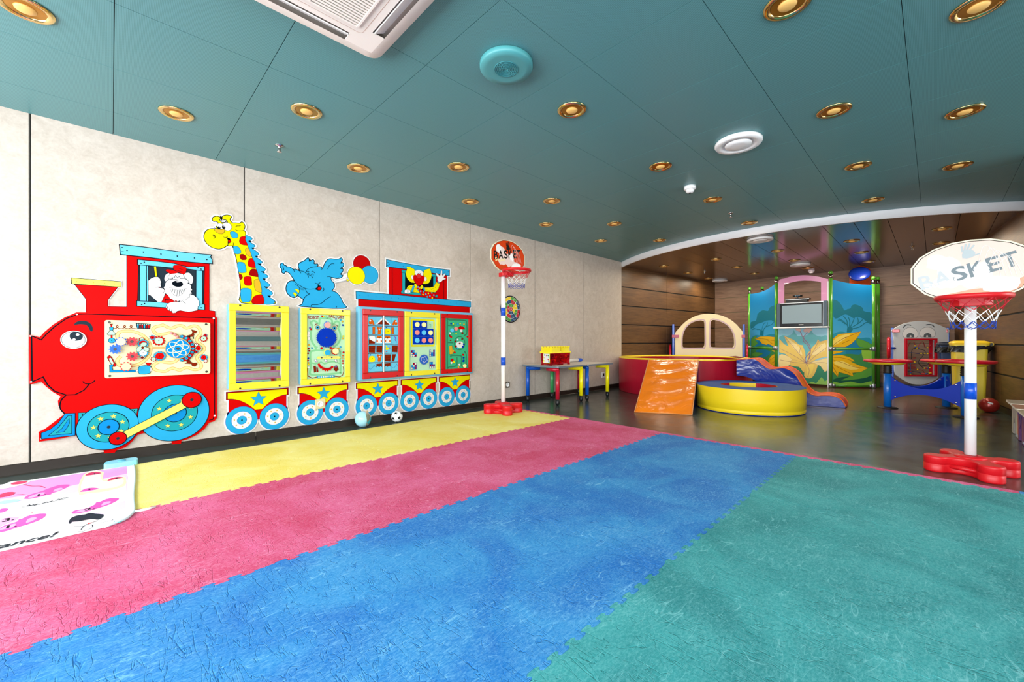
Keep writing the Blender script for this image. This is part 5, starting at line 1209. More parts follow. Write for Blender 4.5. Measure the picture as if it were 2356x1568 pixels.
# brick tubs
TUBB = mat('tub_translucent_red', '#D8283A', 0.08, trans=0.92, ior=1.1)
def tub(x0, y0, w_, d_, label, lab_side=False):
    o = thing('brick_tub', (x0+w_/2, y0+d_/2, 0.5), label, 'toy box', 'toy brick tubs')
    z0 = 0.5005; zt = z0+0.165
    A = Art((0, 0, z0), (1, 0, 0), (0, 1, 0), 0.0)
    g = M(); n = 0; Ls = [rr3(x0+0.012, y0+0.012, x0+w_-0.012, y0+d_-0.012, 0.02, z0+0.012), rr3(x0+0.004, y0+0.004, x0+w_-0.004, y0+d_-0.004, 0.022, zt)]
    n = len(Ls[0]); vs = [p for l in Ls for p in l]; fs = [(k, (k+1) % n, n+(k+1) % n, n+k) for k in range(n)]; g.add(vs, fs, TUBB, True); g.add(Ls[0], [tuple(range(n))[::-1]], TUBB)
    for a, b in ((x0+0.012, y0+0.012), (x0+w_-0.04, y0+0.012), (x0+0.012, y0+d_-0.04), (x0+w_-0.04, y0+d_-0.04)): g.box((a, b, z0), (a+0.028, b+0.028, z0+0.014), TUBB)
    g.build('tub_body', o)
    ly = mat('lid_yellow', '#FFE91A', 0.3, coat=0.2); g = M()
    Ls = [rr3(x0-0.004, y0-0.004, x0+w_+0.004, y0+d_+0.004, 0.024, zt-0.006), rr3(x0-0.004, y0-0.004, x0+w_+0.004, y0+d_+0.004, 0.024, zt+0.014), rr3(x0+0.008, y0+0.008, x0+w_-0.008, y0+d_-0.008, 0.024, zt+0.018), rr3(x0+0.012, y0+0.012, x0+w_-0.012, y0+d_-0.012, 0.02, zt+0.062), rr3(x0+0.022, y0+0.022, x0+w_-0.022, y0+d_-0.022, 0.016, zt+0.068)]
    vs = [p for l in Ls for p in l]; fs = []
    for j in range(4): fs += [(j*n+k, j*n+(k+1) % n, (j+1)*n+(k+1) % n, (j+1)*n+k) for k in range(n)]
    g.add(vs, fs, ly, True); g.add(Ls[-1], [tuple(range(n))], ly); g.add(Ls[0], [tuple(range(n))[::-1]], ly)
    nx = max(2, round(w_/0.055)); ny = max(2, round(d_/0.055))
    for i in range(nx):
        for j in range(ny):
            g.lathe([(0.0165, 0), (0.0165, 0.010), (0.013, 0.013), (0.0001, 0.013)], ly, (x0+w_*(i+0.5)/nx, y0+d_*(j+0.5)/ny, zt+0.067), 16)
    g.build('lid', o)
    # bricks inside: could not be counted in the photo
    rnd = random.Random(int(x0*100)); g = M(); bm_ = [mat('brick_orange', '#F0500A', 0.4), mat('brick_red', '#C8101A', 0.4), mat('brick_amber', '#F39A18', 0.4), mat('brick_maroon', '#6E1420', 0.4)]
    for k in range(46):
        s = Vector((rnd.choice((0.03, 0.045)), 0.024, 0.02)); c = Vector((rnd.uniform(x0+0.035, x0+w_-0.035), rnd.uniform(y0+0.035, y0+d_-0.035), rnd.uniform(z0+0.03, zt-0.03)))
        T = Matrix.Translation(c) @ Euler((rnd.uniform(-.6, .6), rnd.uniform(-.6, .6), rnd.uniform(0, 3)), 'XYZ').to_matrix().to_4x4()
        g.box(tuple(-s/2), tuple(s/2), rnd.choice(bm_), T)
    b = g.build('bricks', o); b['kind'] = 'stuff'
    if lab_side:
        A = Art((x0+0.004, y0, z0), (0, -1, 0), (0, 0, 1), 0.004); A.C = 'm'
        A.poly([(-0.135, 0.03), (-0.02, 0.03), (-0.02, 0.158), (-0.135, 0.158)], YEL); A.poly([(-0.128, 0.036), (-0.027, 0.036), (-0.027, 0.152), (-0.128, 0.152)], WHT)
        for uu, vv, m_ in ((-0.11, 0.135, PURP), (-0.05, 0.13, GRN), (-0.04, 0.11, SKY), (-0.075, 0.13, RED), (-0.12, 0.06, YEL), (-0.04, 0.06, NAVY), (-0.05, 0.08, RED), (-0.035, 0.045, SKY), (-0.118, 0.1, PEACH)): A.circ((uu, vv), 0.010, m_, n=8)
        A.build('label', o)
tub(4.03, 3.42, 0.215, 0.20, 'toy brick tub with yellow lid and a picture label, front left on the table', True)
tub(4.30, 3.46, 0.20, 0.20, 'toy brick tub with yellow lid and no label, right of the labelled one')
g = M(); g.tube([(4.50, 3.80, 0.526), (5.10, 3.80, 0.526)], 0.025, P_WHT, 20); ob = thing('paper_roll', (4.8, 3.80, 0.5), 'white tube with a blue end lying along the back of the play tables', 'tube'); g.build('roll', ob)
g = M(); g.tube([(5.10, 3.80, 0.526), (5.19, 3.80, 0.526), (5.20, 3.80, 0.526)], [0.0256, 0.0256, 0.02], P_BLU, 20); g.build('blue_end_cap', ob)

# ================= BALLS, DANCE MAT =================
def ballmat():
    m = mat('ball_printed', '#BFE6EE', 0.25, coat=0.4); vo = N(m, 'ShaderNodeTexVoronoi'); vo.inputs['Scale'].default_value = 22
    m.node_tree.links.new(mapped(m), vo.inputs['Vector'])
    r = ramp(m, vo.outputs['Color'], [(0.25, '#7A3A10'), (0.4, '#2E4A28'), (0.55, '#F4EDE0'), (0.7, '#D87A28'), (0.85, '#40B0C0')])
    t = N(m, 'ShaderNodeTexCoord'); sp = N(m, 'ShaderNodeSeparateXYZ'); m.node_tree.links.new(t.outputs['Object'], sp.inputs[0])
    k = math_(m, 'GREATER_THAN', math_(m, 'ADD', math_(m, 'MULTIPLY', sp.outputs[0], 1.0), math_(m, 'MULTIPLY', noise(m, mapped(m), 9, 3), 0.05)), 0.03)
    setbase(m, mixc(m, k, '#A9E0EE', r)); return m
g = M(); g.sphere((1.72, 3.80, 0.075), 0.075, ballmat(), 32, 20); tag(g.build('toy_ball', origin=(1.72, 3.80, 0.075)), 'pale blue ball with a coloured print, at the foot of the train wall', 'ball')
def soccer(c, R):
    phi = (1+5**.5)/2; V = []
    for a in (-1, 1):
        for b in (-phi, phi): V += [(0, a, b), (a, b, 0), (b, 0, a)]
    V = [Vector(v).normalized() for v in V]; g = M(); g.sphere(c, R, P_WHT, 32, 20)
    Tt = Euler((0.35, 0.3, 0.5)).to_matrix()
    for v in V:
        v = Tt @ v; a = v.orthogonal().normalized(); b = v.cross(a); rings = []
        for rr, lf in ((0.36, 1.004), (0.2, 1.008), (0.0001, 1.010)):
            rings.append([Vector(c)+(v+(a*math.cos(2*PI*k/5)+b*math.sin(2*PI*k/5))*rr).normalized()*R*lf for k in range(5)])
        vs = [p for r_ in rings for p in r_]; fs = []
        for j in range(2): fs += [(j*5+k, j*5+(k+1) % 5, (j+1)*5+(k+1) % 5, (j+1)*5+k) for k in range(5)]
        g.add(vs, fs, P_BLK, True)
    return g
tag(soccer((2.07, 3.79, 0.056), 0.056).build('football', origin=(2.07, 3.79, 0.056)), 'small black and white football at the foot of the wall behind the yellow mat', 'ball')
# dance mat
DM = (0, 1040, 6.5324)
PK = mat('dance_pink', '#E84FB0', 0.5); PKL = mat('dance_pale_pink', '#F4A8DC', 0.5); MAG = mat('dance_magenta', '#D4145A', 0.5); MAUVE = mat('dance_mauve', '#DE9BD8', 0.5); CYN = mat('dance_cyan', '#A6E4F0', 0.5); PKW = mat('dance_white', '#FCF8FB', 0.45)
LIL = mat('dance_lilac', '#EBCDEE', 0.5); YLW = mat('dance_cream', '#FBF2B8', 0.5); FL = mat('dance_blush', '#F8DCD8', 0.5)
dm = thing('dance_mat', (-0.3, 3.1, MATT), 'white and pink dance mat with printed feet, at the left edge of the photo', 'play mat')
dm_z = MATT+0.001
A = Art((0, 0, dm_z), (1, 0, 0), (0, 1, 0), 0.0); A.C = DM; A.step = 0.00004
def fl(s_): return A.pts(s_)
e0 = aty(0, 0, 1)
cr_ = fl('2003,205 1990,440 2008,940 1995,1010 1950,1040 1880,1075')
q = [(0.105, 3.60), (0.100, 3.3), (0.082, 2.9), (0.078, 2.66), (0.068, 2.59), (0.04, 2.53), (-0.02, 2.495), (-0.35, 2.485), (-0.95, 2.48), (-0.95, 3.62), (-0.2, 3.63)]
A.plate(sm(q[:7], 3, False)+q[7:], 0.004, PKW)
A.C = 'm'; A.poly([(0.072, 3.60), (0.07, 3.3), (0.06, 3.0), (-0.95, 3.35), (-0.95, 3.60)], MAUVE); A.poly([(0.072, 3.40), (0.066, 3.25), (0.06, 3.0), (-0.3, 3.12), (-0.95, 3.2), (-0.95, 3.36), (-0.3, 3.28)], LIL); A.poly([(0.06, 3.22), (0.055, 2.85), (-0.4, 2.9), (-0.95, 2.95), (-0.95, 3.12), (-0.3, 3.12)], PKW, 0, 0)
A.poly([(0.050, 2.83), (0.048, 2.70), (-0.05, 2.66), (-0.3, 2.62), (-0.1, 2.70)], LIL)
A.C = DM
A.poly('1180,500 1230,380 1290,310 1450,280 1560,300 1540,400 1650,400 1860,365 1895,410 1880,500 1700,560 1500,600 1300,620 1190,640', YLW, 0, 2)
A.poly('1215,500 1260,400 1300,340 1500,320 1520,390 1560,430 1690,420 1840,390 1850,470 1700,530 1450,560 1250,600', FL, 0, 2)
for s_, m_ in (('1280,350 1330,310 1440,293 1530,310 1440,330', MAG), ('1605,432 1680,385 1780,368 1860,380 1760,398', MAG), ('1200,595 1280,545 1400,530 1488,545 1380,570', PK)): A.poly(s_, m_, 0, 2)
def foot(s_, inn, cross, m1=PK, m2=PKL):
    A.poly(s_, m1, 0, 3); A.poly(inn, m2, 0, 3); A.line(cross, 0.030, m1)
foot('360,690 430,640 600,590 760,530 900,490 1045,485 1000,530 850,590 700,640 500,690 400,700', '420,680 500,640 640,600 690,615 560,660 460,683', '700,640 800,530')
A.poly('800,590 830,550 920,530 940,545 880,572', PKL, 0, 2)
foot('1075,905 1130,870 1300,840 1450,770 1600,700 1760,685 1780,710 1650,780 1500,830 1300,890 1120,922', '1130,900 1200,870 1350,840 1400,850 1280,885', '1430,840 1510,740')
A.poly('1520,800 1560,750 1650,735 1670,750 1590,785', PKL, 0, 2)
foot('-60,1180 60,1100 250,1040 400,960 560,925 695,922 640,990 480,1060 250,1130 100,1180 0,1200', '-20,1165 80,1110 230,1070 200,1120 60,1155', '300,1100 360,990')
A.poly('390,1060 420,1000 520,970 550,990 470,1035', PKL, 0, 2)
A.poly('-60,1080 40,1000 180,965 280,970 220,1020 60,1085 -40,1130', PKL, 0, 3); A.poly('-60,900 20,845 110,840 110,870 20,905', PK, 0, 2)
A.poly('-60,680 0,630 120,595 235,600 180,640 60,670', MAG, 0, 2); A.poly('-60,560 60,480 200,430 460,425 380,470 200,520', WHT, 0, 2); A.poly('160,470 260,438 425,432 340,470 200,485', MAG, 0, 2)
A.poly('-60,760 60,725 200,705 320,712 250,740 60,770', CYN, 0, 2)
A.line('350,485 480,505 600,505 680,530', 0.006, MAG, smooth=3); A.line('350,485 410,482', 0.006, MAG); A.line('240,635 330,630 430,640', 0.004, MAG); A.line('520,1060 700,1030 900,975', 0.002, PKL); A.line('440,915 500,900', 0.006, MAG)
A.line('320,820 400,815 600,780 700,750 900,720 1030,672', 0.003, CHAR, smooth=2)
for x, t in ((420, 0), (0, 0)): pass
fa = math.radians(3)
def ftext(st, px, wd, ht, mt, ang=0.03):
    u, v = A.uv(px); A.text(st, u, v, wd, ht, mt, ang)
A.line('400,805 440,785 450,800 500,785 520,792 560,772 600,775', 0.006, CHAR); A.line('630,768 700,745 720,752 790,725', 0.006, CHAR); A.line('830,722 880,700 900,708 960,682 1010,675', 0.005, CHAR); ftext('1.', (560, 655), 0.03, 0.035, BLK); ftext('2.', (1265, 880), 0.035, 0.035, BLK); ftext('1.', (1410, 332), 0.02, 0.03, BLK); ftext('2.', (1730, 398), 0.02, 0.03, BLK); ftext('1.', (1330, 566), 0.02, 0.03, BLK); ftext('3.', (25, 1050), 0.035, 0.05, BLK); ftext('1.', (85, 1145), 0.03, 0.04, BLK)
u, v = A.uv((-60, 1350)); A.text('Dance!', -0.365, 2.508, 0.195, 0.055, CHAR, 0.0, 0.3)
A.line('1690,1065 1720,1040 1735,1062 1760,1038 1780,1058 1840,1025', 0.006, mat('dance_aqua', '#3FB8B8', 0.5))
# girl doodle
A.poly('1030,1060 1060,990 1150,950 1280,930 1360,905 1430,920 1550,930 1550,960 1480,1010 1360,1000 1200,1030 1080,1040 1060,1070', CHAR, 0, 2); A.poly('1080,1045 1200,1035 1360,1005 1460,1015 1400,1045 1250,1075 1120,1065', FL, 0, 2)
A.line('1110,1115 1250,1115 1300,1080 1390,1090 1390,1115', 0.003, CHAR); A.line('1250,1105 1215,1165', 0.003, CHAR); A.line('1080,1200 1250,1185 1400,1125', 0.003, CHAR, smooth=2); A.line('1400,1045 1560,1005 1700,1000 1680,1020 1500,1060', 0.0025, CHAR); A.poly('1310,1060 1390,1055 1330,1075', RED)
A.build('printed_sheet', dm)
g = M(); q = sm(q[:7], 3, False); g.tube([(x, y, dm_z+0.004) for x, y in q], 0.006, mat('dance_binding', '#D8EEF4', 0.5), 8); g.build('binding', dm)
o = thing('control_box', (0.055, 3.675, MATT), 'pale blue plastic control box at the far corner of the dance mat', 'control box')
g = M(); g.prism(sm([(-0.02, 3.61), (0.10, 3.61), (0.125, 3.63), (0.12, 3.70), (0.09, 3.715), (-0.01, 3.71), (-0.03, 3.66)], 3), 0.032, mat('control_box_blue', '#8CDCF0', 0.35, coat=0.2), z0=0.0155); g.build('case', o, bevel=0.004)
g = M(); g.lathe([(0.02, 0), (0.02, 0.003), (0.0001, 0.003)], LSKY, (0.05, 3.66, 0.0475), 20); g.build('button', o)
g = M(); g.tube([(0.08, 2.62, MATT+0.004), (0.12, 2.615, MATT+0.004), (0.155, 2.628, MATT+0.004)], [0.006, 0.006, 0.004], P_WHT, 8); tag(g.build('white_strap', origin=(0.1, 2.62, MATT)), 'short white strap sticking out from under the corner of the dance mat', 'strap')
# ================= ALCOVE: SOFT PLAY =================
def vinyl(name, hexc, rough=0.22, bumps=0.35, scale=6.0, stretch=(1, 1, 0.35)):
    m = mat(name, hexc, rough, 0, 0.5, coat=0.0); v = mapped(m, stretch); a = noise(m, v, scale, 3, 0.5, 0.8); b = noise(m, mapped(m, (1, 1, 1)), 2.2, 2)
    bump(m, math_(m, 'ADD', a, b), bumps, 0.02); return m
V_RED = vinyl('vinyl_red', '#B3122E', 0.32, 0.25, 9, (1, 1, 0.12)); V_YEL = vinyl('vinyl_yellow', '#F2D21C', 0.35, 0.10); V_BLU = vinyl('vinyl_blue', '#08288E', 0.14, 0.5, 2.6, (1, 1, 1.5))
V_ORG = vinyl('vinyl_orange', '#F08012', 0.22, 0.9, 3.0, (1.4, 1.4, 3.2)); V_TOP = vinyl('vinyl_blue_top', '#0F4E98', 0.6, 0.05); V_TOP.node_tree.nodes['Principled BSDF'].inputs['Specular IOR Level'].default_value = 0.15; V_SLO = vinyl('vinyl_slide_orange', '#E0541C', 0.2, 0.25)
V_NVY = vinyl('vinyl_navy', '#0C2A88', 0.3, 0.1)
def ring(o, cx, cy, R, r, H, parts, seam=0.0, seg=96):
    g = M(); c = (cx, cy, 0); mo, mt_, mi_, rim = parts
    prof = [(R-0.012, 0.001), (R-0.002, 0.012)]
    if seam: prof += [(R, seam-0.006), (R-0.006, seam), (R, seam+0.006)]
    prof += [(R+0.002, H*0.5), (R, H-rim)]
    g.lathe(prof, mo, c, seg); g.f = g.f[:-2]; g.mi = g.mi[:-2]; g.sm = g.sm[:-2]; g.build('outer_wall', o)
    g = M(); g.lathe([(R, H-rim), (R+0.002, H-rim*0.5), (R-0.008, H-0.004), (R-0.02, H), ((R+r)/2, H+0.004), (r+0.015, H), (r+0.002, H-0.008), (r, H-rim)], mt_, c, seg); g.f = g.f[:-2]; g.mi = g.mi[:-2]; g.sm = g.sm[:-2]; g.build('top_rim', o)
    g = M()
    if isinstance(mi_, tuple):
        for k in range(seg):
            a0, a1 = 2*PI*k/seg, 2*PI*(k+1)/seg; m_ = mi_[(int(k/(seg/6))) % 2]
            g.add([(cx+r*math.cos(a), cy+r*math.sin(a), z) for z in (0.02, H-rim) for a in (a0, a1)], [(0, 2, 3, 1)], m_, True)
    else:
        g.lathe([(r, H-rim), (r, 0.02)], mi_, c, seg); g.f = g.f[:-2]; g.mi = g.mi[:-2]; g.sm = g.sm[:-2]
    g.build('inner_wall', o)
    g = M(); g.lathe([(r, 0.02), (0.0001, 0.02)], mt_ if not isinstance(mi_, tuple) else V_TOP, c, seg); g.build('base_pad', o)
PX, PY, PR, PH = 6.71, 2.893, 1.0, 0.555
o = thing('ball_pit', (PX, PY, 0), 'large round red padded ball pool with a yellow rim in the brown alcove', 'ball pit'); ring(o, PX, PY, PR, PR-0.17, PH, (V_RED, V_YEL, V_RED, 0.018))
o = thing('soft_play_ring', (5.55, 1.58, 0), 'low yellow padded ring with a blue top, in front of the wavy slide', 'soft play ring')
ring(o, 5.55, 1.58, 0.575, 0.30, 0.288, (V_YEL, V_TOP, (V_YEL, V_RED), 0.006), seam=0.045)
g = M(); g.lathe([(0.563, 0.0), (0.571, 0.003), (0.571, 0.009), (0.563, 0.010)], V_BLU, (5.55, 1.58, 0), 96); g.build('bottom_edge', o)
# orange padded ramp leaning on the pool
bl, br, tl, tr_ = Vector((4.30, 2.40, 0)), Vector((4.585, 1.865, 0)), Vector((5.47, 2.83, 0.552)), Vector((5.80, 2.27, 0.552))
o = thing('soft_ramp', ((bl.x+br.x)/2+0.4, (bl.y+br.y)/2+0.25, 0), 'wrinkled orange vinyl ramp with blue sides leading up to the red ball pool', 'soft play ramp')
g = M(); nu, nv = 14, 30; vs = []; fs = []; rnd = random.Random(4)
nrm = (br-bl).cross(tl-bl).normalized()
if nrm.z < 0: nrm = -nrm
from mathutils import noise as mnoise
for j in range(nv+1):
    for i in range(nu+1):
        u, v = i/nu, j/nv; p = bl.lerp(br, u).lerp(tl.lerp(tr_, u), v)
        e = min(1, 6*min(u, 1-u))*min(1, 10*min(v, 1-v)); d = 0.014*mnoise.noise(Vector((u*2.2, v*7+0.8*math.sin(u*4), 0.3)))*e+0.010*math.sin((v*5.0-0.9*u+0.35*math.sin(3*u))*2*PI)*e*(0.4+0.6*v)
        vs.append(p+nrm*(d+0.012*e))
for j in range(nv):
    for i in range(nu): k = j*(nu+1)+i; fs.append((k, k+1, k+nu+2, k+nu+1))
g.add(vs, fs, V_ORG, True); g.build('sloping_top', o)
def sidewall(b, t, name):
    g = M(); tb = Vector((t.x, t.y, 0.0)); g.add([b+Vector((0, 0, 0.0005)), tb+Vector((0, 0, 0.0005)), t], [(0, 1, 2), (0, 2, 1)], V_BLU); return g
for b, t in ((bl, tl), (br, tr_)): sidewall(b, t, 'side').build('side_panel', o)
g = M(); g.add([Vector((tl.x, tl.y, 0)), Vector((tr_.x, tr_.y, 0)), tr_, tl], [(0, 1, 2, 3), (3, 2, 1, 0)], V_BLU); g.add([bl, br, Vector((tr_.x, tr_.y, 0)), Vector((tl.x, tl.y, 0))], [(0, 1, 2, 3)], V_BLU); g.build('back_panel', o)
g = M(); PIPE = mat('piping_pale', '#D89050', 0.5)
g.tube([tl, bl+Vector((0, 0, 0.006)), br+Vector((0, 0, 0.006)), tr_], 0.006, PIPE, 8); g.build('piping', o)
g = M(); pb = bl.lerp(tl, 0.09); g.sphere(Vector((pb.x+0.05, pb.y+0.04, 0.09)), 0.012, WHT, 12, 8); g.build('button', o) if False else None
# wavy slide: side outline traced on its upright side plane
SA = Vector((6.16, 1.898, 0)); SB = Vector((6.385, 0.752, 0)); sd = (SB-SA).normalized(); perp = Vector((sd.y, -sd.x, 0))*-1   # perp points away from the camera
perp = Vector((0.998, 0.06, 0))
A = Art(SA, sd, (0, 0, 1), 0.0); A.C = (1380, 580, 3.8)
top = A.pts('1195,938 1260,935 1350,932 1395,955 1435,990 1480,1016 1540,1016 1600,1010 1655,1025 1705,1062 1750,1125 1790,1190 1835,1232 1890,1252 1950,1250 2030,1253 2090,1272 2130,1308 2152,1350')
top = sm(top, 3, False)
bot = [(top[-1][0]-0.01, 0.006), (top[-1][0]-0.25, 0.004), (0.55, 0.006), (0.42, 0.10), (0.30, 0.22), (0.20, 0.30), (0.10, 0.335), (0.0, 0.345)]
bot = sm(bot, 2, False)
prof = top+bot; Wd = 0.38
o = thing('wavy_slide', ((SA+SB)/2).to_tuple(), 'wavy padded slide with glossy blue sides and an orange running surface', 'slide')
def sw(p, t): return SA+sd*p[0]+Vector((0, 0, max(p[1], 0.004)))+perp*t
for nm, t in (('side_panel', 0.0), ('side_panel', Wd)):
    T = Matrix(((sd.x, 0, perp.x, SA.x+perp.x*t), (sd.y, 0, perp.y, SA.y+perp.y*t), (0, 1, 0, 0), (0, 0, 0, 1)))
    g = M(); q = [(p[0], max(p[1], 0.004)) for p in prof]
    nn = 0; loc = [Vector((a, b, 0)) for a, b in q]; g.add([sw(p, t) for p in prof], [tuple(x) for x in tessellate_polygon([loc])], V_BLU); g.build(nm, o)
g = M(); n = len(top); vs = []; fs = []; mseg = 8
for p in top:
    for j in range(mseg+1): e = 4*(j/mseg)*(1-j/mseg); vs.append(sw(p, Wd*j/mseg)-Vector((0, 0, 0.018*e)))
for i in range(n-1):
    for j in range(mseg): k = i*(mseg+1)+j; fs.append((k, k+1, k+mseg+2, k+mseg+1))
g.add(vs, fs, V_SLO, True)
bb_ = [top[-1]]+bot+[top[0]]
for i in range(len(bb_)-1): g.add([sw(bb_[i], 0), sw(bb_[i+1], 0), sw(bb_[i+1], Wd), sw(bb_[i], Wd)], [(0, 1, 2, 3)], V_SLO if i < 1 else V_BLU)
g.build('running_surface', o)
g = M(); ed = mat('piping_orange', '#F06A2A', 0.35); g.tube([sw(p, 0) for p in top], 0.0065, ed, 8); g.tube([sw(p, Wd) for p in top], 0.0065, ed, 8); g.build('piping', o)
g = M(); hk = [(0.0, 0.585), (-0.12, 0.60), (-0.17, 0.585)]
g.add([sw(p, t) for p in ((0.02, 0.578), (-0.10, 0.60), (-0.18, 0.588)) for t in (0.02, Wd-0.02)], [(0, 1, 3, 2), (2, 3, 5, 4), (2, 3, 1, 0), (4, 5, 3, 2)], V_SLO, True); g.build('hook_flap', o)

# ================= TOY HOUSE FRONTS =================
TB = mat('toy_blue', '#0A4FC0', 0.3, coat=0.2); TRD = mat('toy_red', '#C8102A', 0.25, coat=0.3); CRM = mat('panel_cream', '#EFE2BC', 0.4)
def front_plane(px, d):   # upright plane square to the view at that distance, origin on the floor under px
    c = FWD*d+RGT*((px-1178)/FPX*d); c.z = 0; return Art(c, RGT, (0, 0, 1), 0.0)
A = front_plane(1629, 8.0); A.C = (1380, 580, 3.8)
o = thing('play_house_front', A.o.to_tuple(), 'cream arched play panel with two window openings standing behind the ball pool', 'play panel')
outer = A.pts('658,890 655,760 648,735 660,700 700,655 745,610 800,575 860,550 930,537 1000,540 1070,557 1130,585 1180,622 1220,665 1248,705 1240,760 1243,890')
outer = [(outer[0][0], 0.02)]+sm(outer[1:-1], 3, False)+[(outer[-1][0], 0.02)]
h1 = sm(A.pts('870,597 900,600 912,618 914,700 914,800 905,828 890,832 740,832 722,822 720,800 722,740 735,690 765,645 810,612'), 3)
h2 = sm(A.pts('985,592 1030,600 1080,620 1125,655 1155,700 1170,750 1172,810 1160,830 1140,832 985,830 965,815 963,780 963,700 965,615'), 3)
def holed(A, outer, holes, t, mt, g=None, z=0.0):
    g = g or M(); allp = [outer]+holes; loc = [[Vector((a, b, 0)) for a, b in q] for q in allp]; flat_ = [p for q in allp for p in q]
    tr = tessellate_polygon(loc); n = len(flat_); nv = [A.o+A.a*a+A.b*b+A.n*(z+t) for a, b in flat_]+[A.o+A.a*a+A.b*b+A.n*z for a, b in flat_]; fs = []
    for tt in tr:
        a, b, c = (Vector((*flat_[i], 0)) for i in tt); tt = tt if (b-a).cross(c-a).z > 0 else (tt[0], tt[2], tt[1]); fs.append(tt); fs.append((tt[0]+n, tt[2]+n, tt[1]+n))
    k = 0
    for q in allp:
        m_ = len(q)
        for i in range(m_): fs.append((k+i, k+(i+1) % m_, k+n+(i+1) % m_, k+n+i))
        k += m_
    g.add(nv, fs, mt); return g
holed(A, outer, [h1, h2], 0.02, CRM).build('panel', o, bevel=0.003)
B = Art(A.o, A.a, A.b, 0.0202)
for h in (h1, h2):
    cx_ = sum(p[0] for p in h)/len(h); cy_ = sum(p[1] for p in h)/len(h); B.ribbon([(cx_+(p[0]-cx_)*1.06, cy_+(p[1]-cy_)*1.06) for p in h], 0.022, mat('window_outline_mauve', '#C9AEBE', 0.4), closed=True)
B.build('window_outline', o)
for s_, xm in ((-1, outer[0][0]), (1, outer[-1][0])):
    g = M(); p = A.o+A.a*(xm+s_*0.035)
    sn = -Vector((p.x, p.y, 0)).normalized(); sa = Vector((-sn.y, sn.x, 0)); fr = Matrix(((sa.x, sn.x, 0, p.x), (sa.y, sn.y, 0, p.y), (0, 0, 1, 0), (0, 0, 0, 1)))
    g.box((-0.02, -0.45, 0.0), (0.02, 0.03, 1.14), TB, fr); g.build('side_board', o, bevel=0.006)
    g = M(); g.box((-0.075*(1 if s_ > 0 else -0.3), 0.022, 1.0), (0.075*(0.3 if s_ > 0 else 1), 0.045, 1.05), TRD, fr) if False else g.box((-0.10 if s_ > 0 else -0.025, 0.021, 0.88), (0.025 if s_ > 0 else 0.10, 0.045, 0.935), mat('bracket_pinkred', '#B04468', 0.35), fr); g.build('corner_bracket', o, bevel=0.004)
    T2 = Matrix.Translation(p+A.a*(s_*0.045)-A.n*0.25+Vector((0, 0, 0.53))) @ Matrix(((0, 0, A.a.x, 0), (0, 1, A.a.y, 0), (1, 0, 0, 0), (0, 0, 0, 1)))
    rot = Matrix(((sn.x, 0, sa.x, 0), (sn.y, 0, sa.y, 0), (0, 1, 0, 0), (0, 0, 0, 1)))
    g = M(); c = p+sa*(s_*0.055)-sn*0.22; c.z = 0.54; g.torus(c, 0.19, 0.022, TRD, rot, 40, 12); g.build('turning_wheel', o)
# face toy
A = front_plane(2118, 6.6); A.C = (1980, 730, 6.266)
o = thing('face_play_panel', A.o.to_tuple(), 'pale grey play panel with cartoon eyes and a red framed bead maze', 'play panel')
outer = A.pts('472,760 468,400 455,215 437,190 520,130 640,80 760,58 860,52 960,62 1080,95 1190,140 1265,185 1245,240 1240,400 1150,840 1120,860 1050,900 960,945 850,965 720,955 620,910 530,850')
hole = A.pts('640,325 1042,325 1042,825 640,825')
holed(A, sm(outer, 2), [hole], 0.02, mat('panel_pale_grey', '#DCE4EA', 0.4)).build('panel', o, bevel=0.003)
g = M(); hx = [p[0] for p in hole]; hz = [p[1] for p in hole]; a0, a1, b0, b1 = min(hx), max(hx), min(hz), max(hz); fw_ = 0.032
T = Matrix(((A.a.x, -A.n.x, 0, A.o.x), (A.a.y, -A.n.y, 0, A.o.y), (0, 0, 1, 0), (0, 0, 0, 1)))
for bx in ((a0-fw_, b1, a1+fw_, b1+fw_*0.8), (a0-fw_, b0-fw_*0.8, a1+fw_, b0), (a0-fw_, b0, a0, b1), (a1, b0, a1+fw_, b1)): g.box((bx[0], -0.045, bx[1]), (bx[2], 0.06, bx[3]), TRD, T)
g.build('maze_frame', o, bevel=0.004)
W_ = Art(A.o, A.a, A.b, 0.022); W_.C = A.C
WR = mat('wire_red', '#B02830', 0.35, 0.3); WB = mat('wire_blue', '#2C4890', 0.35, 0.3); WK = mat('wire_dark', '#26222A', 0.35, 0.3)
def wire(s_, mt, dz=0.0):
    q = sm([W_.uv(p) for p in P(s_)], 4, False); g = M(); g.tube([W_.w(p[0], p[1], -0.01+0.012*math.sin(i*0.35)+dz) for i, p in enumerate(q)], 0.0042, mt, 8, caps=False); g.build('wire', o)
wire('645,385 670,425 705,440 730,400 755,355 790,360 810,410 840,440 865,430 880,380 910,350 940,380 970,430 1010,430 1040,390', WR)
wire('645,520 750,508 850,522 900,515 1010,520 1045,518', WB); wire('760,600 755,480 790,450 850,452 920,465 950,480 940,520 900,590 870,640 890,680 950,692 1000,670 1020,600', WK)
wire('650,575 750,568 820,580 760,600 700,590 760,620 825,630 760,655 690,640 750,675 820,678 700,705 690,725 780,715 820,718 690,735', WR); wire('740,600 738,790', WB)
wire('680,735 840,748 920,765 955,800', WR); wire('655,790 720,775 800,785 880,795 930,812 1000,805 1040,800', WB); wire('880,680 900,710 950,735 1010,730 1040,700', WK)
bc = {'Y': mat('bead_yellow', '#F4D21A', 0.3), 'R': mat('bead_red', '#C0181E', 0.3), 'B': mat('bead_blue', '#1C4AA8', 0.3)}
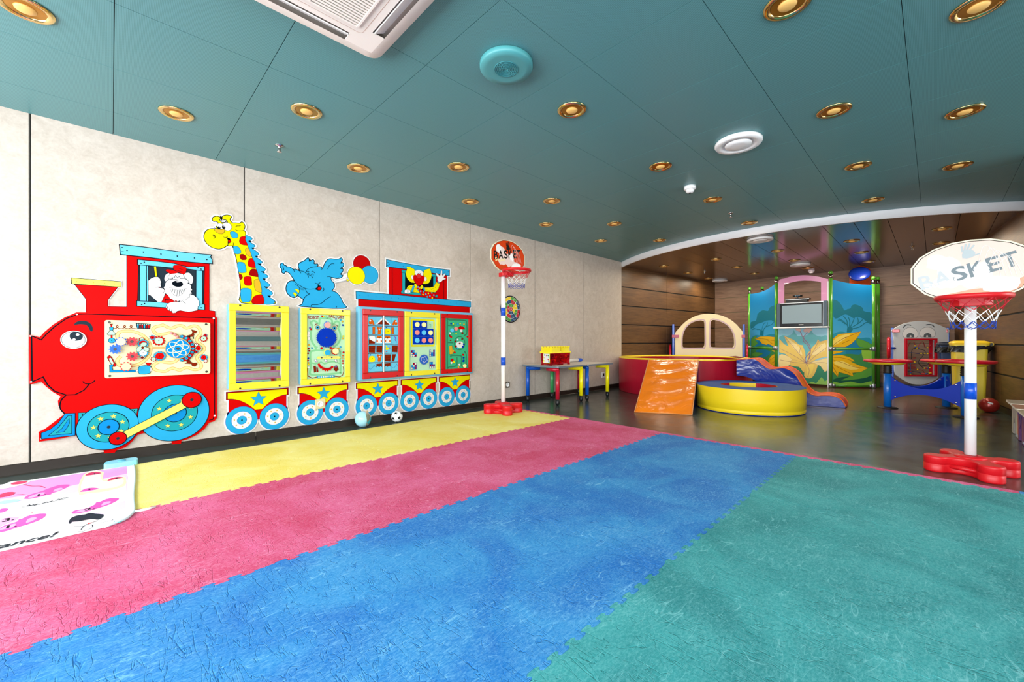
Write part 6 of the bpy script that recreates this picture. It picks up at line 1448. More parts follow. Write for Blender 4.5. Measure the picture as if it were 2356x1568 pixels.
for x, y, m_ in ((805, 408, 'Y'), (812, 428, 'B'), (832, 440, 'Y'), (858, 438, 'B'), (985, 435, 'Y'), (660, 518, 'R'), (895, 518, 'Y'), (945, 518, 'Y'), (985, 520, 'Y'), (1010, 520, 'R'), (840, 750, 'Y'), (800, 643, 'Y'), (940, 732, 'Y'), (965, 735, 'R'), (993, 733, 'B'), (1018, 726, 'Y'), (660, 790, 'Y'), (678, 786, 'Y'), (740, 780, 'R'), (740, 800, 'B'), (738, 818, 'Y'), (910, 810, 'R'), (935, 812, 'R'), (965, 812, 'B'), (1010, 803, 'Y'), (1032, 802, 'Y'), (688, 737, 'R')):
    u, v = W_.uv((x, y)); g = M(); g.sphere(W_.w(u, v, 0.0), 0.0115, bc[m_], 12, 8); g.build('bead', o)
W_ = Art(A.o, A.a, A.b, 0.0205); W_.C = A.C; GY = mat('eye_outline_grey', '#4A5660', 0.4)
for cx_, cy_, rx in ((717, 235, 108), (965, 228, 112)):
    W_.lv += .0004; W_.poly([(cx_+rx*math.cos(t), cy_+(92 if cx_ < 800 else 88)*math.sin(t)) for t in [PI*0.80+k*(PI*1.4)/24 for k in range(25)]], mat('eye_pale', '#F2F5F7', 0.4), 0.009, lmat=GY)
    W_.poly([(cx_+56*math.cos(t), 268+44*math.sin(t)) for t in [PI*0.86+k*(PI*1.28)/18 for k in range(19)]], mat('pupil_grey', '#5E6A72', 0.4)); W_.circ((cx_+4 if cx_ < 800 else cx_-6, 270), 15, WHT, n=16)
W_.line('610,150 640,118 680,105 730,113', 0.014, GY, smooth=3); W_.line('942,108 985,100 1035,110 1065,140', 0.014, GY, smooth=3)
W_.build('eyes', o)
el, er = A.uv((455, 500)), A.uv((1255, 400))
for s_, xm in ((-1, A.uv((462, 300))[0]), (1, A.uv((1252, 300))[0])):
    p = A.o+A.a*(xm+s_*0.005); sn = -Vector((p.x, p.y, 0)).normalized(); sa = Vector((-sn.y, sn.x, 0)); fr = Matrix(((sa.x, sn.x, 0, p.x), (sa.y, sn.y, 0, p.y), (0, 0, 1, 0), (0, 0, 0, 1)))
    g = M(); g.box((-0.018, -0.30, 0.0), (0.018, -0.001, 1.03), TB, fr); g.build('side_board', o, bevel=0.006)
    g = M(); g.box((-0.085 if s_ > 0 else 0.0, 0.021, 0.955), (0.0 if s_ > 0 else 0.085, 0.045, 1.0), TRD, fr); g.build('corner_bracket', o, bevel=0.004)
xm = A.uv((388, 300))[0]; c = A.o+A.a*xm+A.n*0.02; c.z = 0.70; sn = -Vector((c.x, c.y, 0)).normalized(); sa = Vector((-sn.y, sn.x, 0)); rot = Matrix(((sn.x, 0, sa.x, 0), (sn.y, 0, sa.y, 0), (0, 1, 0, 0), (0, 0, 0, 1)))
g = M(); g.torus(c, 0.16, 0.024, TRD, rot, 40, 12); g.tube([c, A.o+A.a*(xm+0.10)+A.n*0.02+Vector((0, 0, 0.70))], 0.02, TB, 12); g.build('turning_wheel', o)

# ================= THREE POST PLAY TABLE =================
o = thing('drum_play_table', (6.88, 0.02, 0), 'blue three-post play table with red rimmed trays, in front of the face panel', 'play table')
PT = [Vector((6.79, 0.40, 0)), Vector((7.31, -0.10, 0)), Vector((6.545, -0.233, 0))]; HZ = [0.578, 0.578, 0.598]
BRB = mat('toy_bright_blue', '#0A6AC8', 0.3, coat=0.3); RUB = mat('rubber_black', '#181818', 0.5); MIRR = mat('tray_clear', '#DDE4E6', 0.08, 0.6)
for p, h in zip(PT, HZ):
    g = M(); g.lathe([(0.098, 0.0005), (0.098, 0.008), (0.088, 0.014), (0.04, 0.02)], RUB, p, 40); g.build('foot', o)
    g = M(); g.tube([p+Vector((0, 0, 0.016)), p+Vector((0, 0, h-0.15))], 0.038, BRB, 28); g.build('post', o)
    g = M(); b = h-0.15; g.lathe([(0.041, b-0.005), (0.043, b+0.01), (0.038, b+0.018), (0.043, b+0.03), (0.038, b+0.042), (0.042, b+0.052), (0.038, b+0.065), (0.041, b+0.075), (0.036, b+0.095)], RUB, p, 28); g.build('spring_collar', o)
    t = thing('x', (0, 0, 0), None, None) if False else None
    g = M(); g.lathe([(0.03, h-0.055), (0.13, h-0.048), (0.165, h-0.030), (0.17, h-0.015), (0.0001, h-0.012)], mat('tray_yellow', '#F5D81C', 0.3, coat=0.3), p, 48); g.build('tray', o)
    g = M(); g.lathe([(0.215, h-0.012), (0.215, h-0.008), (0.0001, h-0.008)], MIRR, p, 48); g.build('tray_surface', o)
    g = M(); g.torus(p+Vector((0, 0, h-0.002)), 0.213, 0.016, TRD, None, 56, 12); g.build('rim', o)
def wave(a, b, off, z0=0.10, z1=0.395):
    d = (b-a); L = d.length; d.normalize(); nn = Vector((d.y, -d.x, 0)); a = a+nn*off+d*0.03; L -= 0.06
    T = Matrix(((d.x, 0, nn.x, a.x), (d.y, 0, nn.y, a.y), (0, 1, 0, 0), (0, 0, 0, 1)))
    up = [(L*t, (z1 if t in (0, 1) else z0+(z1-z0)*(0.56+0.44*abs(2*t-1)**2.2))) for t in [k/16 for k in range(17)]]
    dn = [(L*t, z0+(z1-z0)*(0.34-0.34*abs(2*t-1)**2.0)) for t in [1-k/16 for k in range(17)]]
    g = M(); g.prism(up+dn, 0.018, mat('board_blue', '#0A34B4', 0.42), T, z0=-0.009)
    for x in (0.045, L-0.045):
        for z in (z0+0.05, z1-0.05):
            for s_ in (-1, 1): c = T @ Vector((x, z, s_*0.0095)); g.lathe([(0.010, 0), (0.008, 0.003), (0.0001, 0.003)], CHROME, c, 14, Matrix(((d.x, 0, nn.x*s_, 0), (d.y, 0, nn.y*s_, 0), (0, 1, 0, 0), (0, 0, 0, 1))))
    g.build('wavy_board', o)
wave(PT[0], PT[2], 0.0); wave(PT[0], PT[1], 0.0); wave(PT[2], PT[1], 0.0)

# ================= BINS, RED BALL, STOOLS =================
def bin_(name, c, w_, d_, H, body, lidm, label, ang, bag=True):
    o = thing(name, (c[0], c[1], 0), label, 'bin'); R_ = Matrix.Translation((c[0], c[1], 0)) @ Matrix.Rotation(ang, 4, 'Z')
    def rl(wx, wy, z, r=0.03): return [R_ @ Vector((x, y, z)) for x, y in rrect(-wx/2, -wy/2, wx/2, wy/2, r, 3)]
    Ls = [rl(w_*0.80, d_*0.80, 0.002), rl(w_*0.82, d_*0.82, 0.05), rl(w_*0.84, d_*0.84, 0.06), rl(w_*0.97, d_*0.97, H-0.09), rl(w_*1.04, d_*1.04, H-0.085), rl(w_*1.04, d_*1.04, H-0.05)]
    n = len(Ls[0]); vs = [p for l in Ls for p in l]; fs = [tuple(range(n))[::-1]]
    for j in range(len(Ls)-1): fs += [(j*n+k, j*n+(k+1) % n, (j+1)*n+(k+1) % n, (j+1)*n+k) for k in range(n)]
    g = M(); g.add(vs, fs, body); g.build('bin_body', o)
    g = M(); Ls = [rl(w_*1.06, d_*1.06, H-0.05), rl(w_*1.08, d_*1.08, H-0.03), rl(w_*1.0, d_*1.0, H-0.012), rl(w_*0.8, d_*0.8, H)]
    vs = [p for l in Ls for p in l]; fs = [tuple(range(n))[::-1], tuple(range(3*n, 4*n))]
    for j in range(3): fs += [(j*n+k, j*n+(k+1) % n, (j+1)*n+(k+1) % n, (j+1)*n+k) for k in range(n)]
    g.add(vs, fs, lidm); g.build('lid', o)
    g = M(); a = R_ @ Vector((w_*0.56, -d_*0.4, H-0.045)); b = R_ @ Vector((w_*0.56, d_*0.4, H-0.045)); g.tube([a, b], 0.024, lidm, 20); d = (b-a).normalized(); g.tube([a-d*0.004, a+d*0.002], 0.018, P_BLK, 18); g.tube([b-d*0.002, b+d*0.004], 0.018, P_BLK, 18); g.build('hinge', o)
    if bag:
        g = M(); rnd = random.Random(5); n2 = 48; vs = []; 
        for j in range(5):
            for k in range(n2):
                a = 2*PI*k/n2; ca, sa = math.cos(a), math.sin(a); q = max(abs(ca), abs(sa)); wob = 0.006*math.sin(9*a+j)+0.004*math.sin(17*a)
                zz = H-0.062-0.017*j*(1.0+0.35*math.sin(3*a+1)+0.12*math.sin(7*a)); vs.append(R_ @ Vector((ca/q*(w_*0.53+wob+0.003*j), sa/q*(d_*0.53+wob+0.003*j), zz)))
        fs = [(j*n2+k, j*n2+(k+1) % n2, (j+1)*n2+(k+1) % n2, (j+1)*n2+k) for j in range(4) for k in range(n2)]
        g.add(vs, fs, mat('bag_black', '#14161A', 0.22), True); g.build('bin_liner', o)
    return o
va = math.atan2(-0.03, 1)
ob = bin_('waste_bin', (7.73, -0.30), 0.30, 0.30, 0.822, mat('bin_yellow', '#E8D23C', 0.38), mat('bin_lid_yellow', '#F0CC22', 0.35), 'tall yellow bin with a black liner, in the right corner', math.radians(-85))
ob2 = bin_('waste_bin', (8.45, -0.17), 0.28, 0.28, 0.80, mat('bin_navy', '#10305E', 0.4), mat('bin_lid_navy', '#122036', 0.35), 'dark blue bin half hidden behind the yellow bin', math.radians(-85))
RB = mat('ball_metallic_red', '#A82A20', 0.28, 0.25, coat=0.5)
g = M(); g.sphere((7.20, -0.435, 0.084), 0.084, RB, 32, 20); rbll = g.build('exercise_ball', origin=(7.20, -0.435, 0.084)); tag(rbll, 'shiny dark red ball with a small label, on the floor beside the yellow bin', 'ball')
dv = (EYE-Vector((7.20, -0.435, 0.084))).normalized(); ss = Vector((0, 0, 1)).cross(dv).normalized(); uu = dv.cross(ss)
g = M(); c = Vector((7.20, -0.435, 0.084)); pts = []
for j in range(3):
    for i in range(5): q = dv+ss*(0.10+0.12*(i-2)+0.05*j)+uu*(0.30-0.05*i+0.11*j); pts.append(c+q.normalized()*0.0845)
g.add(pts, [(j*5+i, j*5+i+1, (j+1)*5+i+1, (j+1)*5+i) for j in range(2) for i in range(4)], WHT, True)
g.build('label', rbll)
# animal stools along the right wall
def stool(x0, x1, y0, y1, h, side, legm, topm, label, spots=None):
    o = thing('animal_stool', ((x0+x1)/2, (y0+y1)/2, 0), label, 'stool', 'animal shaped stools by the right wall'); t = 0.018
    edge = mat('stool_edge', '#E8E0CC', 0.4)
    A = Art((0, 0, h-0.016), (1, 0, 0), (0, 1, 0), 0.0); A.plate(rrect(x0-0.01, y0-0.02, x1+0.01, y1+0.035, 0.02), 0.016, topm, edge); A.build('seat', o)
    for nm, yy in (('side_board', y1), ('side_board', y0+t)):
        L = x1-x0; q = [(0, h-0.018), (0.0, 0.05), (0.012, 0.004), (0.10*L/0.33, 0.004), (0.11*L/0.33, 0.10), (0.5*L, 0.16), (L-0.11*L/0.33, 0.10), (L-0.10*L/0.33, 0.004), (L-0.012, 0.004), (L, 0.05), (L, h-0.018)]
        T = Matrix(((1, 0, 0, x0), (0, 0, 1, yy-t), (0, 1, 0, 0), (0, 0, 0, 1))); g = M(); g.prism(q, t, side, T, z0=0.0); g.build(nm, o)
    A = Art((x0, y0, 0), (0, -1, 0), (0, 0, 1), 0.0); A.C = 'm'; w_ = y1-y0
    q = [(0, h-0.018), (-w_, h-0.018), (-w_, 0.004), (-w_+0.07, 0.004), (-w_+0.08, 0.12), (-0.08, 0.12), (-0.07, 0.004), (0, 0.004)]
    A.plate(q, t, side); 
    for c in (-0.035, -w_+0.035):
        A.poly([(c-0.012, 0.02), (c-0.018, 0.10), (c-0.010, 0.19), (c+0.010, 0.19), (c+0.018, 0.10), (c+0.012, 0.02)], legm, 0, 2); A.poly([(c-0.02+0.02*math.cos(k), 0.025+0.02*math.sin(k)) for k in range(6)], mat('toe_blue', '#A8C0CC', 0.4))
    S_ = Art((x1, y1+0.0004, 0), (-1, 0, 0), (0, 0, 1), 0.0); S_.C = 'm'; L = x1-x0
    for c in (0.028, L-0.028):
        S_.poly([(c-0.014, 0.012), (c-0.020, 0.10), (c-0.012, 0.19), (c, 0.215), (c+0.012, 0.19), (c+0.020, 0.10), (c+0.014, 0.012)], legm, 0, 2); S_.circ((c-0.012, 0.022), 0.014, mat('toe_blue', '#A8C0CC', 0.4))
    if spots:
        for a_, b_ in ((0.08, 0.22), (0.15, 0.24), (0.22, 0.21), (0.28, 0.245), (0.12, 0.19), (0.2, 0.17)): S_.circ((a_, b_), 0.017, spots)
    S_.build('painted_side', o)
    if spots:
        for (a_, b_) in ((-0.1, 0.20), (-0.17, 0.17), (-0.22, 0.22), (-0.06, 0.235), (-0.14, 0.25)): A.circ((a_, b_), 0.018, spots)
    A.circ((-0.05, 0.235), 0.008, BLK); A.circ((-w_+0.05, 0.235), 0.008, BLK); A.build('front_board', o)
stool(5.47, 5.80, -0.70, -0.485, 0.29, mat('stool_grey', '#B4ACA4', 0.4), mat('stool_cream', '#F2EFD8', 0.3), mat('stool_top_grey', '#A49A8C', 0.4), 'grey animal stool with cream legs, farthest of the row by the right wall')
stool(5.10, 5.43, -0.73, -0.485, 0.287, mat('stool_purple', '#7A4A86', 0.4), mat('stool_orange', '#F07A2A', 0.3), mat('stool_top_pink', '#B4806C', 0.4), 'purple spotted animal stool with orange legs, in the row by the right wall', mat('stool_spot_blue', '#1C3CA0', 0.4))
stool(4.72, 5.05, -0.765, -0.485, 0.285, mat('stool_pale', '#B8BEC2', 0.4), mat('stool_skyleg', '#8CB8D8', 0.3), mat('stool_top_tan', '#A89A80', 0.4), 'pale stool with blue feet, nearest of the row at the photo right edge')

# ================= GREEN POST PLAY WALL WITH JUNGLE PANELS =================
PG = mat('post_green', '#4F9A2E', 0.22, coat=0.5)
o = thing('jungle_play_wall', (9.2, 1.67, 0), 'green post play wall with jungle painted panels and a pink arch', 'play structure')
P1, P2, P3, P4 = (9.43, 2.66), (9.02, 2.09), (8.99, 1.265), (9.354, 0.733)
def post(p, top, z0=0.0, r=0.028):
    g = M(); g.tube([(p[0], p[1], z0+0.0005), (p[0], p[1], top-0.11)], r, PG, 24); q = g.build('post', o)
    g = M(); g.tube([(p[0], p[1], top-0.11), (p[0], p[1], top-0.045)], r*1.08, CHROME, 24); g.build('chrome_collar', q)
    g = M(); g.sphere((p[0], p[1], top-0.012), r*1.12, PG, 20, 12); g.build('ball_cap', q)
for p, t in ((P1, 1.90), (P2, 2.02), (P3, 2.02), (P4, 1.905), ((9.63, 2.48), 1.92), ((9.72, 0.70), 1.935)): post(p, t)
def rail(a, b, z, r=0.024):
    g = M(); a = Vector((*a, z)); b = Vector((*b, z)); g.tube([a, b], r, PG, 18); q = g.build('rail', o); d = (b-a).normalized()
    for c, s_ in ((a, 1), (b, -1)): g = M(); g.tube([c+Vector((0, 0, -0.036)), c+Vector((0, 0, 0.036))], 0.033, mat('joint_steel', '#A8B0B8', 0.3, 0.8), 20); g.tube([c+d*s_*0.025, c+d*s_*0.065], 0.0275, mat('joint_steel', '#A8B0B8', 0.3, 0.8), 18); g.build('joint', q)
for a, b in ((P1, P2), (P3, P4)): rail(a, b, 0.68); rail(a, b, 0.045)
rail(P4, (9.72, 0.70), 0.68) if False else None
# painted panels
SKYG = mat('jungle_sky', '#1E8EC8', 0.35); sp = N(SKYG, 'ShaderNodeSeparateXYZ'); SKYG.node_tree.links.new(posvec(SKYG), sp.inputs[0])
setbase(SKYG, ramp(SKYG, math_(SKYG, 'MULTIPLY', sp.outputs[2], 0.5), [(0.35, '#54B4DC'), (0.55, '#3A9CCB'), (0.8, '#1180BE')]))
J_TR = mat('jungle_tree', '#1B7488', 0.4); J_TL = mat('jungle_tree_low', '#2790A8', 0.4); J_MID = mat('jungle_mid', '#1E7FA6', 0.4); J_GR = mat('jungle_green', '#3F8A4A', 0.4); J_LG = mat('jungle_light_green', '#8FC440', 0.4); J_DG = mat('jungle_dark_green', '#1B5A44', 0.4)
J_Y = mat('jungle_leaf_yellow', '#E8B61C', 0.38); J_YD = mat('jungle_leaf_brown', '#9A5A12', 0.4); J_YL = mat('jungle_leaf_light', '#F2D868', 0.4); J_GS = mat('jungle_grass', '#7DB844', 0.4)
KJ = (1700, 600, 5.0571)
def pplane(a, b, lv=0.012):
    A = Art((a[0], a[1], 0), (b[0]-a[0], b[1]-a[1], 0), (0, 0, 1), lv); A.C = KJ; A.L = math.hypot(b[0]-a[0], b[1]-a[1]); return A
def clipx(A, q, lo, hi): return [(min(max(u, lo), hi), max(v, 0.05)) for u, v in q]
def jp(A, s_, mt, smooth=2, lw=0, lmat=None):
    q = A.pts(s_); q = sm(q, smooth) if smooth else q; q = clipx(A, q, 0.03, A.L-0.03)
    if lw: A.ribbon(q, lw, lmat or J_YD, closed=True)
    A.lv += A.step; A._fill(q, mt, A.lv)
def veins(A, lines, wd=0.006, mt=None):
    for l in lines:
        q = clipx(A, sm(A.pts(l), 3, False), 0.032, A.L-0.032); A.ribbon(q, wd, mt or J_YD)
# right wing
A = pplane(P3, P4); 
q = A.pts('1085,215 1180,238 1280,258 1380,268 1460,275 1540,278'); q = sm(q, 3, False); q[0] = (0.028, q[0][1]); q[-1] = (A.L-0.028, q[-1][1])
A.lv = 0.0; A.plate(q+[(A.L-0.028, 0.06), (0.028, 0.06)], 0.012, SKYG)
jp(A, '1085,470 1140,458 1200,520 1225,575 1260,560 1300,550 1310,520 1350,505 1400,520 1440,545 1450,580 1500,595 1545,610 1545,735 1500,715 1440,670 1380,650 1330,665 1290,640 1240,620 1190,640 1150,665 1100,650', J_TR)
for l in ('1275,820 1268,760 1215,700 1160,670', '1275,800 1262,740 1255,690 1215,640', '1285,770 1290,700 1270,650', '1285,790 1330,700 1345,650', '1300,780 1400,720 1440,680', '1300,790 1400,770 1480,715 1540,725', '1240,735 1180,690 1150,690', '1380,735 1390,700 1380,660'): veins(A, [l], 0.014, J_TR)
jp(A, '1255,830 1262,770 1310,770 1330,790 1305,830', J_TR, 0)
jp(A, '1085,880 1120,840 1180,820 1240,830 1330,860 1400,900 1480,890 1545,920 1545,1100 1090,1100', J_TL)
jp(A, '1280,960 1350,920 1400,960 1545,1000 1545,1110 1250,1110', J_MID)
jp(A, '1085,1140 1200,1090 1300,1080 1400,1090 1440,1060 1545,1090 1545,1440 1085,1440', J_GR); jp(A, '1440,1010 1545,1010 1545,1180 1460,1150 1430,1080', J_LG); jp(A, '1365,905 1440,920 1545,970 1545,1000 1400,1000', mat('jungle_leaf_green', '#5BA03C', 0.4), 2, 0.005, J_DG)
jp(A, '1090,1380 1200,1350 1350,1340 1545,1340 1545,1420 1090,1420', J_DG); jp(A, '1085,1400 1180,1420 1300,1400 1420,1425 1545,1395 1545,1480 1085,1480', J_GS)
jp(A, '1190,1390 1300,1340 1420,1270 1545,1235 1545,1330 1400,1370', mat('jungle_leaf_green', '#5BA03C', 0.4), 2, 0.005, J_DG)
jp(A, '1085,905 1160,850 1280,840 1420,822 1370,900 1310,960 1240,1000 1090,1000', J_Y, 1, 0.006); jp(A, '1095,930 1180,870 1300,850 1200,930 1100,985', J_YL, 2); veins(A, ['1090,985 1200,910 1400,828', '1180,925 1250,880', '1200,960 1290,920'])
jp(A, '1085,1045 1230,1048 1180,1065 1090,1085', J_Y, 1, 0.005); jp(A, '1085,1100 1200,1095 1290,1120 1350,1165 1300,1170 1400,1215 1500,1245 1420,1290 1320,1300 1330,1340 1240,1310 1160,1290 1150,1345 1100,1290 1085,1280', J_Y, 1, 0.006)
jp(A, '1100,1180 1200,1160 1300,1210 1400,1250 1300,1265 1180,1230', J_YL, 2); veins(A, ['1090,1150 1200,1180 1330,1230 1480,1248', '1090,1200 1180,1250 1300,1310', '1100,1120 1220,1130 1330,1165', '1090,1230 1130,1290 1150,1335'])
A.build('jungle_panel', o)
# left wing
A = pplane(P1, P2)
q = A.pts('138,382 200,374 260,360 320,335 370,305 415,272'); q = sm(q, 3, False); q[0] = (0.028, q[0][1]); q[-1] = (A.L-0.028, q[-1][1])
A.lv = 0.0; A.plate(q+[(A.L-0.028, 0.06), (0.028, 0.06)], 0.012, SKYG)
jp(A, '140,710 200,695 215,620 260,580 290,572 340,580 360,540 400,520 420,530 420,700 380,690 320,695 260,720 210,735 140,790', J_TR)
for l in ('262,870 262,810 200,790 150,800', '262,850 270,790 285,740 310,710', '275,830 310,770 380,740 415,700', '225,800 160,775', '290,790 330,740 330,710'): veins(A, [l], 0.013, J_TR)
jp(A, '245,875 250,815 290,800 285,875', J_TR, 0)
jp(A, '140,900 200,860 300,870 420,850 420,1000 140,1000', J_TL); jp(A, '220,930 420,900 420,1000 200,1000', J_MID); jp(A, '140,1010 420,1010 420,1240 140,1240', J_GR); jp(A, '200,1040 300,1030 370,1060 320,1110 220,1120', J_MID)
jp(A, '145,960 150,900 210,870 190,920 220,960 150,1000', mat('jungle_leaf_green', '#5BA03C', 0.4), 2, 0.005, J_DG); jp(A, '150,1100 180,1060 280,1075 220,1110', mat('jungle_leaf_green', '#5BA03C', 0.4), 2, 0.005, J_DG)
jp(A, '185,905 250,880 340,878 418,885 418,1000 370,975 340,965 320,975 270,960 240,925', J_Y, 1, 0.006); veins(A, ['190,905 280,905 415,930', '330,920 400,970'])
jp(A, '418,1040 380,1040 418,1060', J_Y, 0); jp(A, '418,1085 370,1110 340,1160 360,1170 330,1180 360,1210 418,1220', J_Y, 1, 0.006); veins(A, ['345,1160 415,1120', '370,1190 415,1170'])
A.build('jungle_panel', o)
# centre: lower panel with blossom, pink arch above
A = pplane(P2, P3); A.lv = 0.0; zt = A.uv((700, 785))[1]
FROST = mat('panel_frost_blue', '#8CCBE0', 0.3)
A.plate([(0.03, 0.05), (A.L-0.03, 0.05), (A.L-0.03, zt+0.3), (0.03, zt+0.3)], 0.012, FROST)
L1 = mat('leaf_soft_yellow', '#E6C765', 0.4); L2 = mat('leaf_soft_light', '#F0DC98', 0.4); L3 = mat('leaf_soft_mauve', '#B08A78', 0.4); JS = mat('bush_soft_teal', '#5FB4BC', 0.4)
jp(A, '470,880 560,870 620,850 640,800 680,870 800,860 840,800 870,850 960,880 1035,870 1035,1100 470,1100', JS); jp(A, '470,1200 1035,1200 1035,1475 470,1475', mat('bush_soft_green', '#2F8668', 0.4)); jp(A, '780,1440 850,1400 900,1420 960,1350 1000,1400 1035,1380 1035,1475 700,1475', mat('grass_soft', '#8CC25E', 0.4))
jp(A, '470,905 530,970 580,995 560,950 525,870 640,920 700,975 740,980 770,1060 780,1180 700,1160 620,1150 540,1080 470,1060', L1, 1, 0.006, L3); jp(A, '785,1190 800,1080 850,1010 900,960 920,910 940,940 1035,915 1035,1110 930,1130 850,1170', L1, 1, 0.006, L3)
jp(A, '470,1095 540,1095 615,1140 610,1190 560,1225 470,1230', L2, 2, 0.005, L3); jp(A, '615,1150 700,1165 780,1190 770,1290 740,1280 700,1230 600,1215', L1, 2, 0.006, L3); jp(A, '785,1195 900,1170 930,1165 905,1250 890,1290 850,1355 790,1360 760,1330 770,1260', L1, 2, 0.006, L3); jp(A, '850,1175 950,1150 1035,1130 1035,1240 1000,1290 950,1220', L2, 2, 0.006, L3)
jp(A, '560,900 640,950 700,1000 740,1100 640,1020', L2, 2); jp(A, '850,1100 900,1020 1000,950 1000,1040', L2, 2); jp(A, '800,1220 870,1200 850,1300 800,1330', J_YL, 2)
veins(A, ['780,1185 700,1080 620,980 530,880', '780,1185 640,1100 480,1020', '790,1185 850,1080 930,930', '790,1190 920,1080 1030,1000', '780,1190 650,1180 480,1150', '785,1195 820,1270 800,1350', '790,1195 950,1180 1030,1190', '700,1080 720,1000', '620,985 690,990', '870,1060 960,980'], 0.007, L3)
veins(A, ['780,1190 770,1130 830,1060 800,980 750,930 760,870 820,820', '780,1190 820,1120 830,1000 780,930 740,880 720,830 690,800'], 0.013, mat('stem_mauve', '#8E7088', 0.4))
for x, y in ((680, 795), (700, 805), (790, 800), (810, 815), (825, 798), (770, 812)): 
    u, v = A.uv((x, y)); A.poly([(u-0.03, v), (u-0.01, v+0.035), (u+0.02, v+0.03), (u+0.03, v-0.01), (u, v-0.03)], mat('bud_pink', '#D8B4AC', 0.4), 0.003, lmat=L3) if False else (A.ribbon([(u-0.03, v), (u-0.01, v+0.035), (u+0.02, v+0.03), (u+0.03, v-0.01), (u, v-0.03)], 0.004, L3, True), A._fill([(u-0.03, v), (u-0.01, v+0.035), (u+0.02, v+0.03), (u+0.03, v-0.01), (u, v-0.03)], mat('bud_pink', '#D8B4AC', 0.4), A.lv+0.0002))
A.build('flower_panel', o)
g = M(); cx_, cy_ = P3[0], P3[1]+0.034; g.box((cx_-0.014, cy_-0.008, 0.002), (cx_+0.0, cy_+0.008, 1.86), mat('edge_white_strip', '#E4E4E8', 0.3)); g.build('edge_strip', o)
A = pplane(P2, P3, 0.0); out = sm(A.pts('462,500 462,245 530,205 620,180 720,168 800,168 880,175 960,190 1030,210'), 3, False); inn = A.pts('528,500 528,278 590,255 680,235 760,228 840,230 920,238 958,250 958,500')
q = [(0.03, 1.16)]+[(max(0.03, p[0]), p[1]) for p in out[1:]]+[(A.L-0.03, out[-1][1]), (A.L-0.03, 1.16)]
q += [(p[0], p[1]) for p in [(A.pts('958,500')[0][0], 1.16)]+inn[::-1][1:-1]+[(A.pts('528,500')[0][0], 1.16)]]
g = Art(A.o, A.a, A.b, 0.0); g.plate(q, 0.012, mat('arch_pink', '#D48CBA', 0.3, coat=0.3)); g.build('pink_arch', o)

# television with side speakers on its shelf
A = pplane(P2, P3, 0.0); A.C = (1780, 660, 15.679); OFF = 0.17
def tvp(s_, lv): A.lv = lv; return A.pts(s_)
tv = thing('television', (8.85, 1.68, 1.0), 'television with a grey screen and tall side speakers, on a white shelf', 'television')
def slab(rect, lv0, t, mt, name, par, bev=0.003):
    q = tvp(rect, lv0+t); xs_ = [p[0] for p in q]; zs_ = [p[1] for p in q]; a, b = (xs_[0]+xs_[3])/2, (xs_[1]+xs_[2])/2; c, d = (zs_[2]+zs_[3])/2, (zs_[0]+zs_[1])/2
    B = Art(A.o, A.a, A.b, lv0); B.plate([(a, c), (b, c), (b, d), (a, d)], t, mt); return B.build(name, par), (a, c, b, d)
SIL = mat('tv_silver', '#D6DCE0', 0.2, 0.5); SPK = mat('tv_speaker_grille', '#46586A', 0.5); SCN = mat('tv_screen', '#8299A6', 0.4)
_, rct = slab('105,600 1935,490 1935,1395 105,1440', 0.06, 0.05, mat('tv_back_black', '#101216', 0.3), 'cabinet', tv)
slab('215,590 1790,505 1790,1375 215,1440', 0.11, 0.012, SIL, 'frame', tv)
slab('225,620 1785,530 1785,1395 225,1425', 0.1225, 0.0012, mat('tv_gloss_black', '#0C0E12', 0.12), 'bezel', tv)
slab('300,680 1720,597 1720,1272 300,1335', 0.124, 0.003, SCN, 'screen', tv)
slab('110,612 215,600 235,1425 125,1435', 0.11, 0.02, SPK, 'speaker', tv); slab('1790,492 1920,485 1925,1385 1800,1390', 0.11, 0.02, SPK, 'speaker', tv)
slab('905,1352 1072,1345 1072,1372 905,1380', 0.124, 0.001, WHT, 'name_badge', tv)
B = Art(A.o, A.a, A.b, 0.1245); B.C = A.C; B.poly('225,605 640,575 1410,515 1330,580 1020,605 900,590 760,590 560,650 230,665', WHT, 0, 2); B.poly('1730,690 1785,700 1780,900 1740,960 1780,1000 1780,1100 1735,1160 1785,1180 1785,1340 1735,1290', LSKY); B.poly('1475,1360 1500,1335 1560,1340 1605,1370 1560,1380 1490,1385', WHT, 0, 2); B.build('bezel_glare_sheet', tv) if False else None
_, rs = slab('120,1445 1930,1390 1935,1440 120,1485', 0.0, 0.19, mat('shelf_white', '#ECEFF2', 0.3), 'x', None) if False else (None, None)
zs = tvp('120,1460 1930,1410', 0.17); shz = (zs[0][1]+zs[1][1])/2
g = M(); T = Matrix(((A.a.x, -A.n.x, 0, A.o.x), (A.a.y, -A.n.y, 0, A.o.y), (0, 0, 1, 0), (0, 0, 0, 1)))
g.box((0.005, -0.20, shz-0.02), (A.L-0.005, -0.013, shz+0.002), mat('shelf_white', '#ECEFF2', 0.3), T); g.build('shelf', o, bevel=0.003)
tv_top = rct[3]
gc = thing('game_console', (8.85, 1.75, tv_top), 'flat black box with a silver front edge lying on top of the television', 'media player')
q = tvp('440,480 1220,400 1220,545 500,560', 0.11); a0, a1 = q[0][0], q[1][0]
g = M(); g.box((a0, -0.125, tv_top+0.001), (a1, -0.0, tv_top+0.045), P_BLK, T); g.build('lower_case', gc, bevel=0.003)
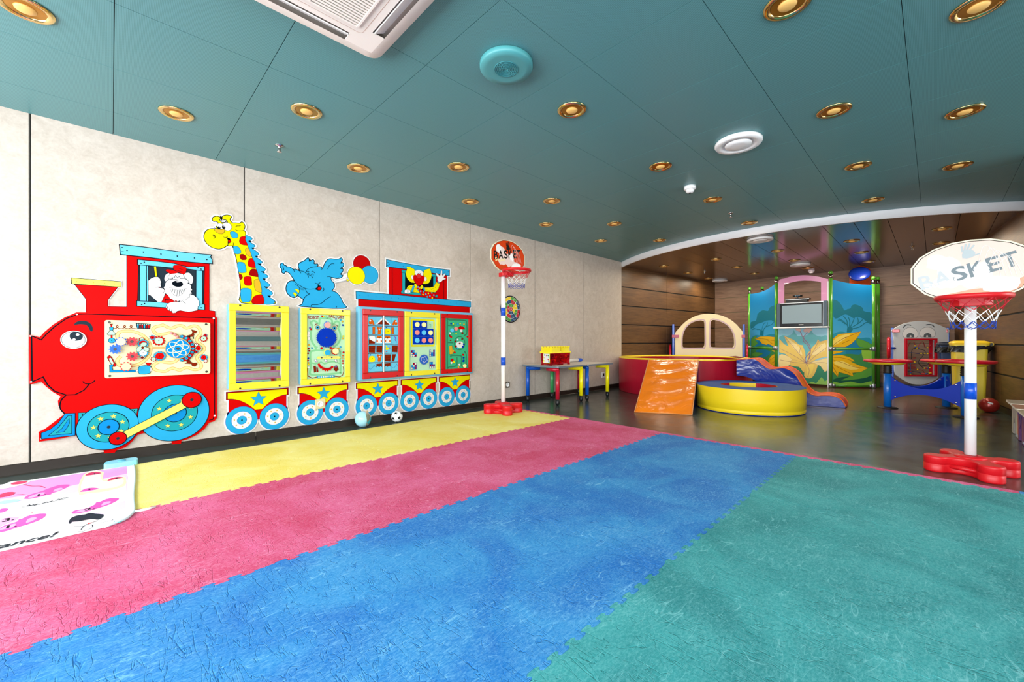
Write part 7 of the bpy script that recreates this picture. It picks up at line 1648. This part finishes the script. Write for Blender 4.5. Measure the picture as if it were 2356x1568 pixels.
g = M(); g.box((a0-0.01, -0.13, tv_top+0.047), (a1+0.03, -0.0, tv_top+0.072), P_BLK, T); g.build('upper_case', gc, bevel=0.003); g = M(); g.box((a0-0.008, -0.133, tv_top+0.05), (a1+0.028, -0.129, tv_top+0.062), SIL, T); g.build('silver_strip', gc)
sc_ = thing('sensor_camera', (8.85, 1.72, tv_top+0.073), 'small black sensor camera on top of the black box over the television', 'camera')
q = tvp('690,300 1030,300', 0.09); m0 = (q[0][0]+q[1][0])/2; hw = (q[1][0]-q[0][0])/2
g = M(); g.tube([T @ Vector((m0-hw, -0.08, tv_top+0.120)), T @ Vector((m0+hw, -0.08, tv_top+0.120))], 0.018, P_BLK, 14); g.build('bar', sc_)
g = M(); g.box((m0-0.03, -0.11, tv_top+0.0732), (m0+0.03, -0.05, tv_top+0.08), P_BLK, T); g.box((m0-0.008, -0.09, tv_top+0.08), (m0+0.008, -0.07, tv_top+0.105), P_BLK, T); g.build('stand', sc_)
for dx in (-0.35, 0.05, 0.4): g = M(); g.sphere(T @ Vector((m0+dx*hw, -0.098, tv_top+0.120)), 0.008, mat('lens_blue', '#5C86A8', 0.1), 12, 8); g.build('lens', sc_)
# padded tube rising behind the wall
o = thing('padded_tube', (9.66, 1.0, 0), 'thick orange padded tube with a blue end, behind the right jungle panel', 'soft play tube')
path = [(9.66, 1.0, 0.0), (9.66, 1.0, 1.2), (9.64, 0.97, 1.72), (9.56, 0.94, 1.92), (9.42, 0.92, 2.0)]
g = M(); g.tube(sm([(p[0], p[2]) for p in path], 4, False) and [Vector((a, 1.0-0.08*max(0, (b-1.2)/0.75), b)) for a, b in sm([(p[0], p[2]) for p in path], 4, False)], 0.150, V_SLO, 32, caps=False); g.build('tube', o)
d = Vector((-0.86, -0.10, 0.50)).normalized(); T3 = d.to_track_quat('Z', 'Y').to_matrix().to_4x4()
g = M(); g.lathe([(0.152, -0.01), (0.148, 0.006), (0.12, 0.020), (0.06, 0.027), (0.0001, 0.029)], V_NVY, (9.42, 0.92, 2.0), 36, T3); g.build('end_pad', o)
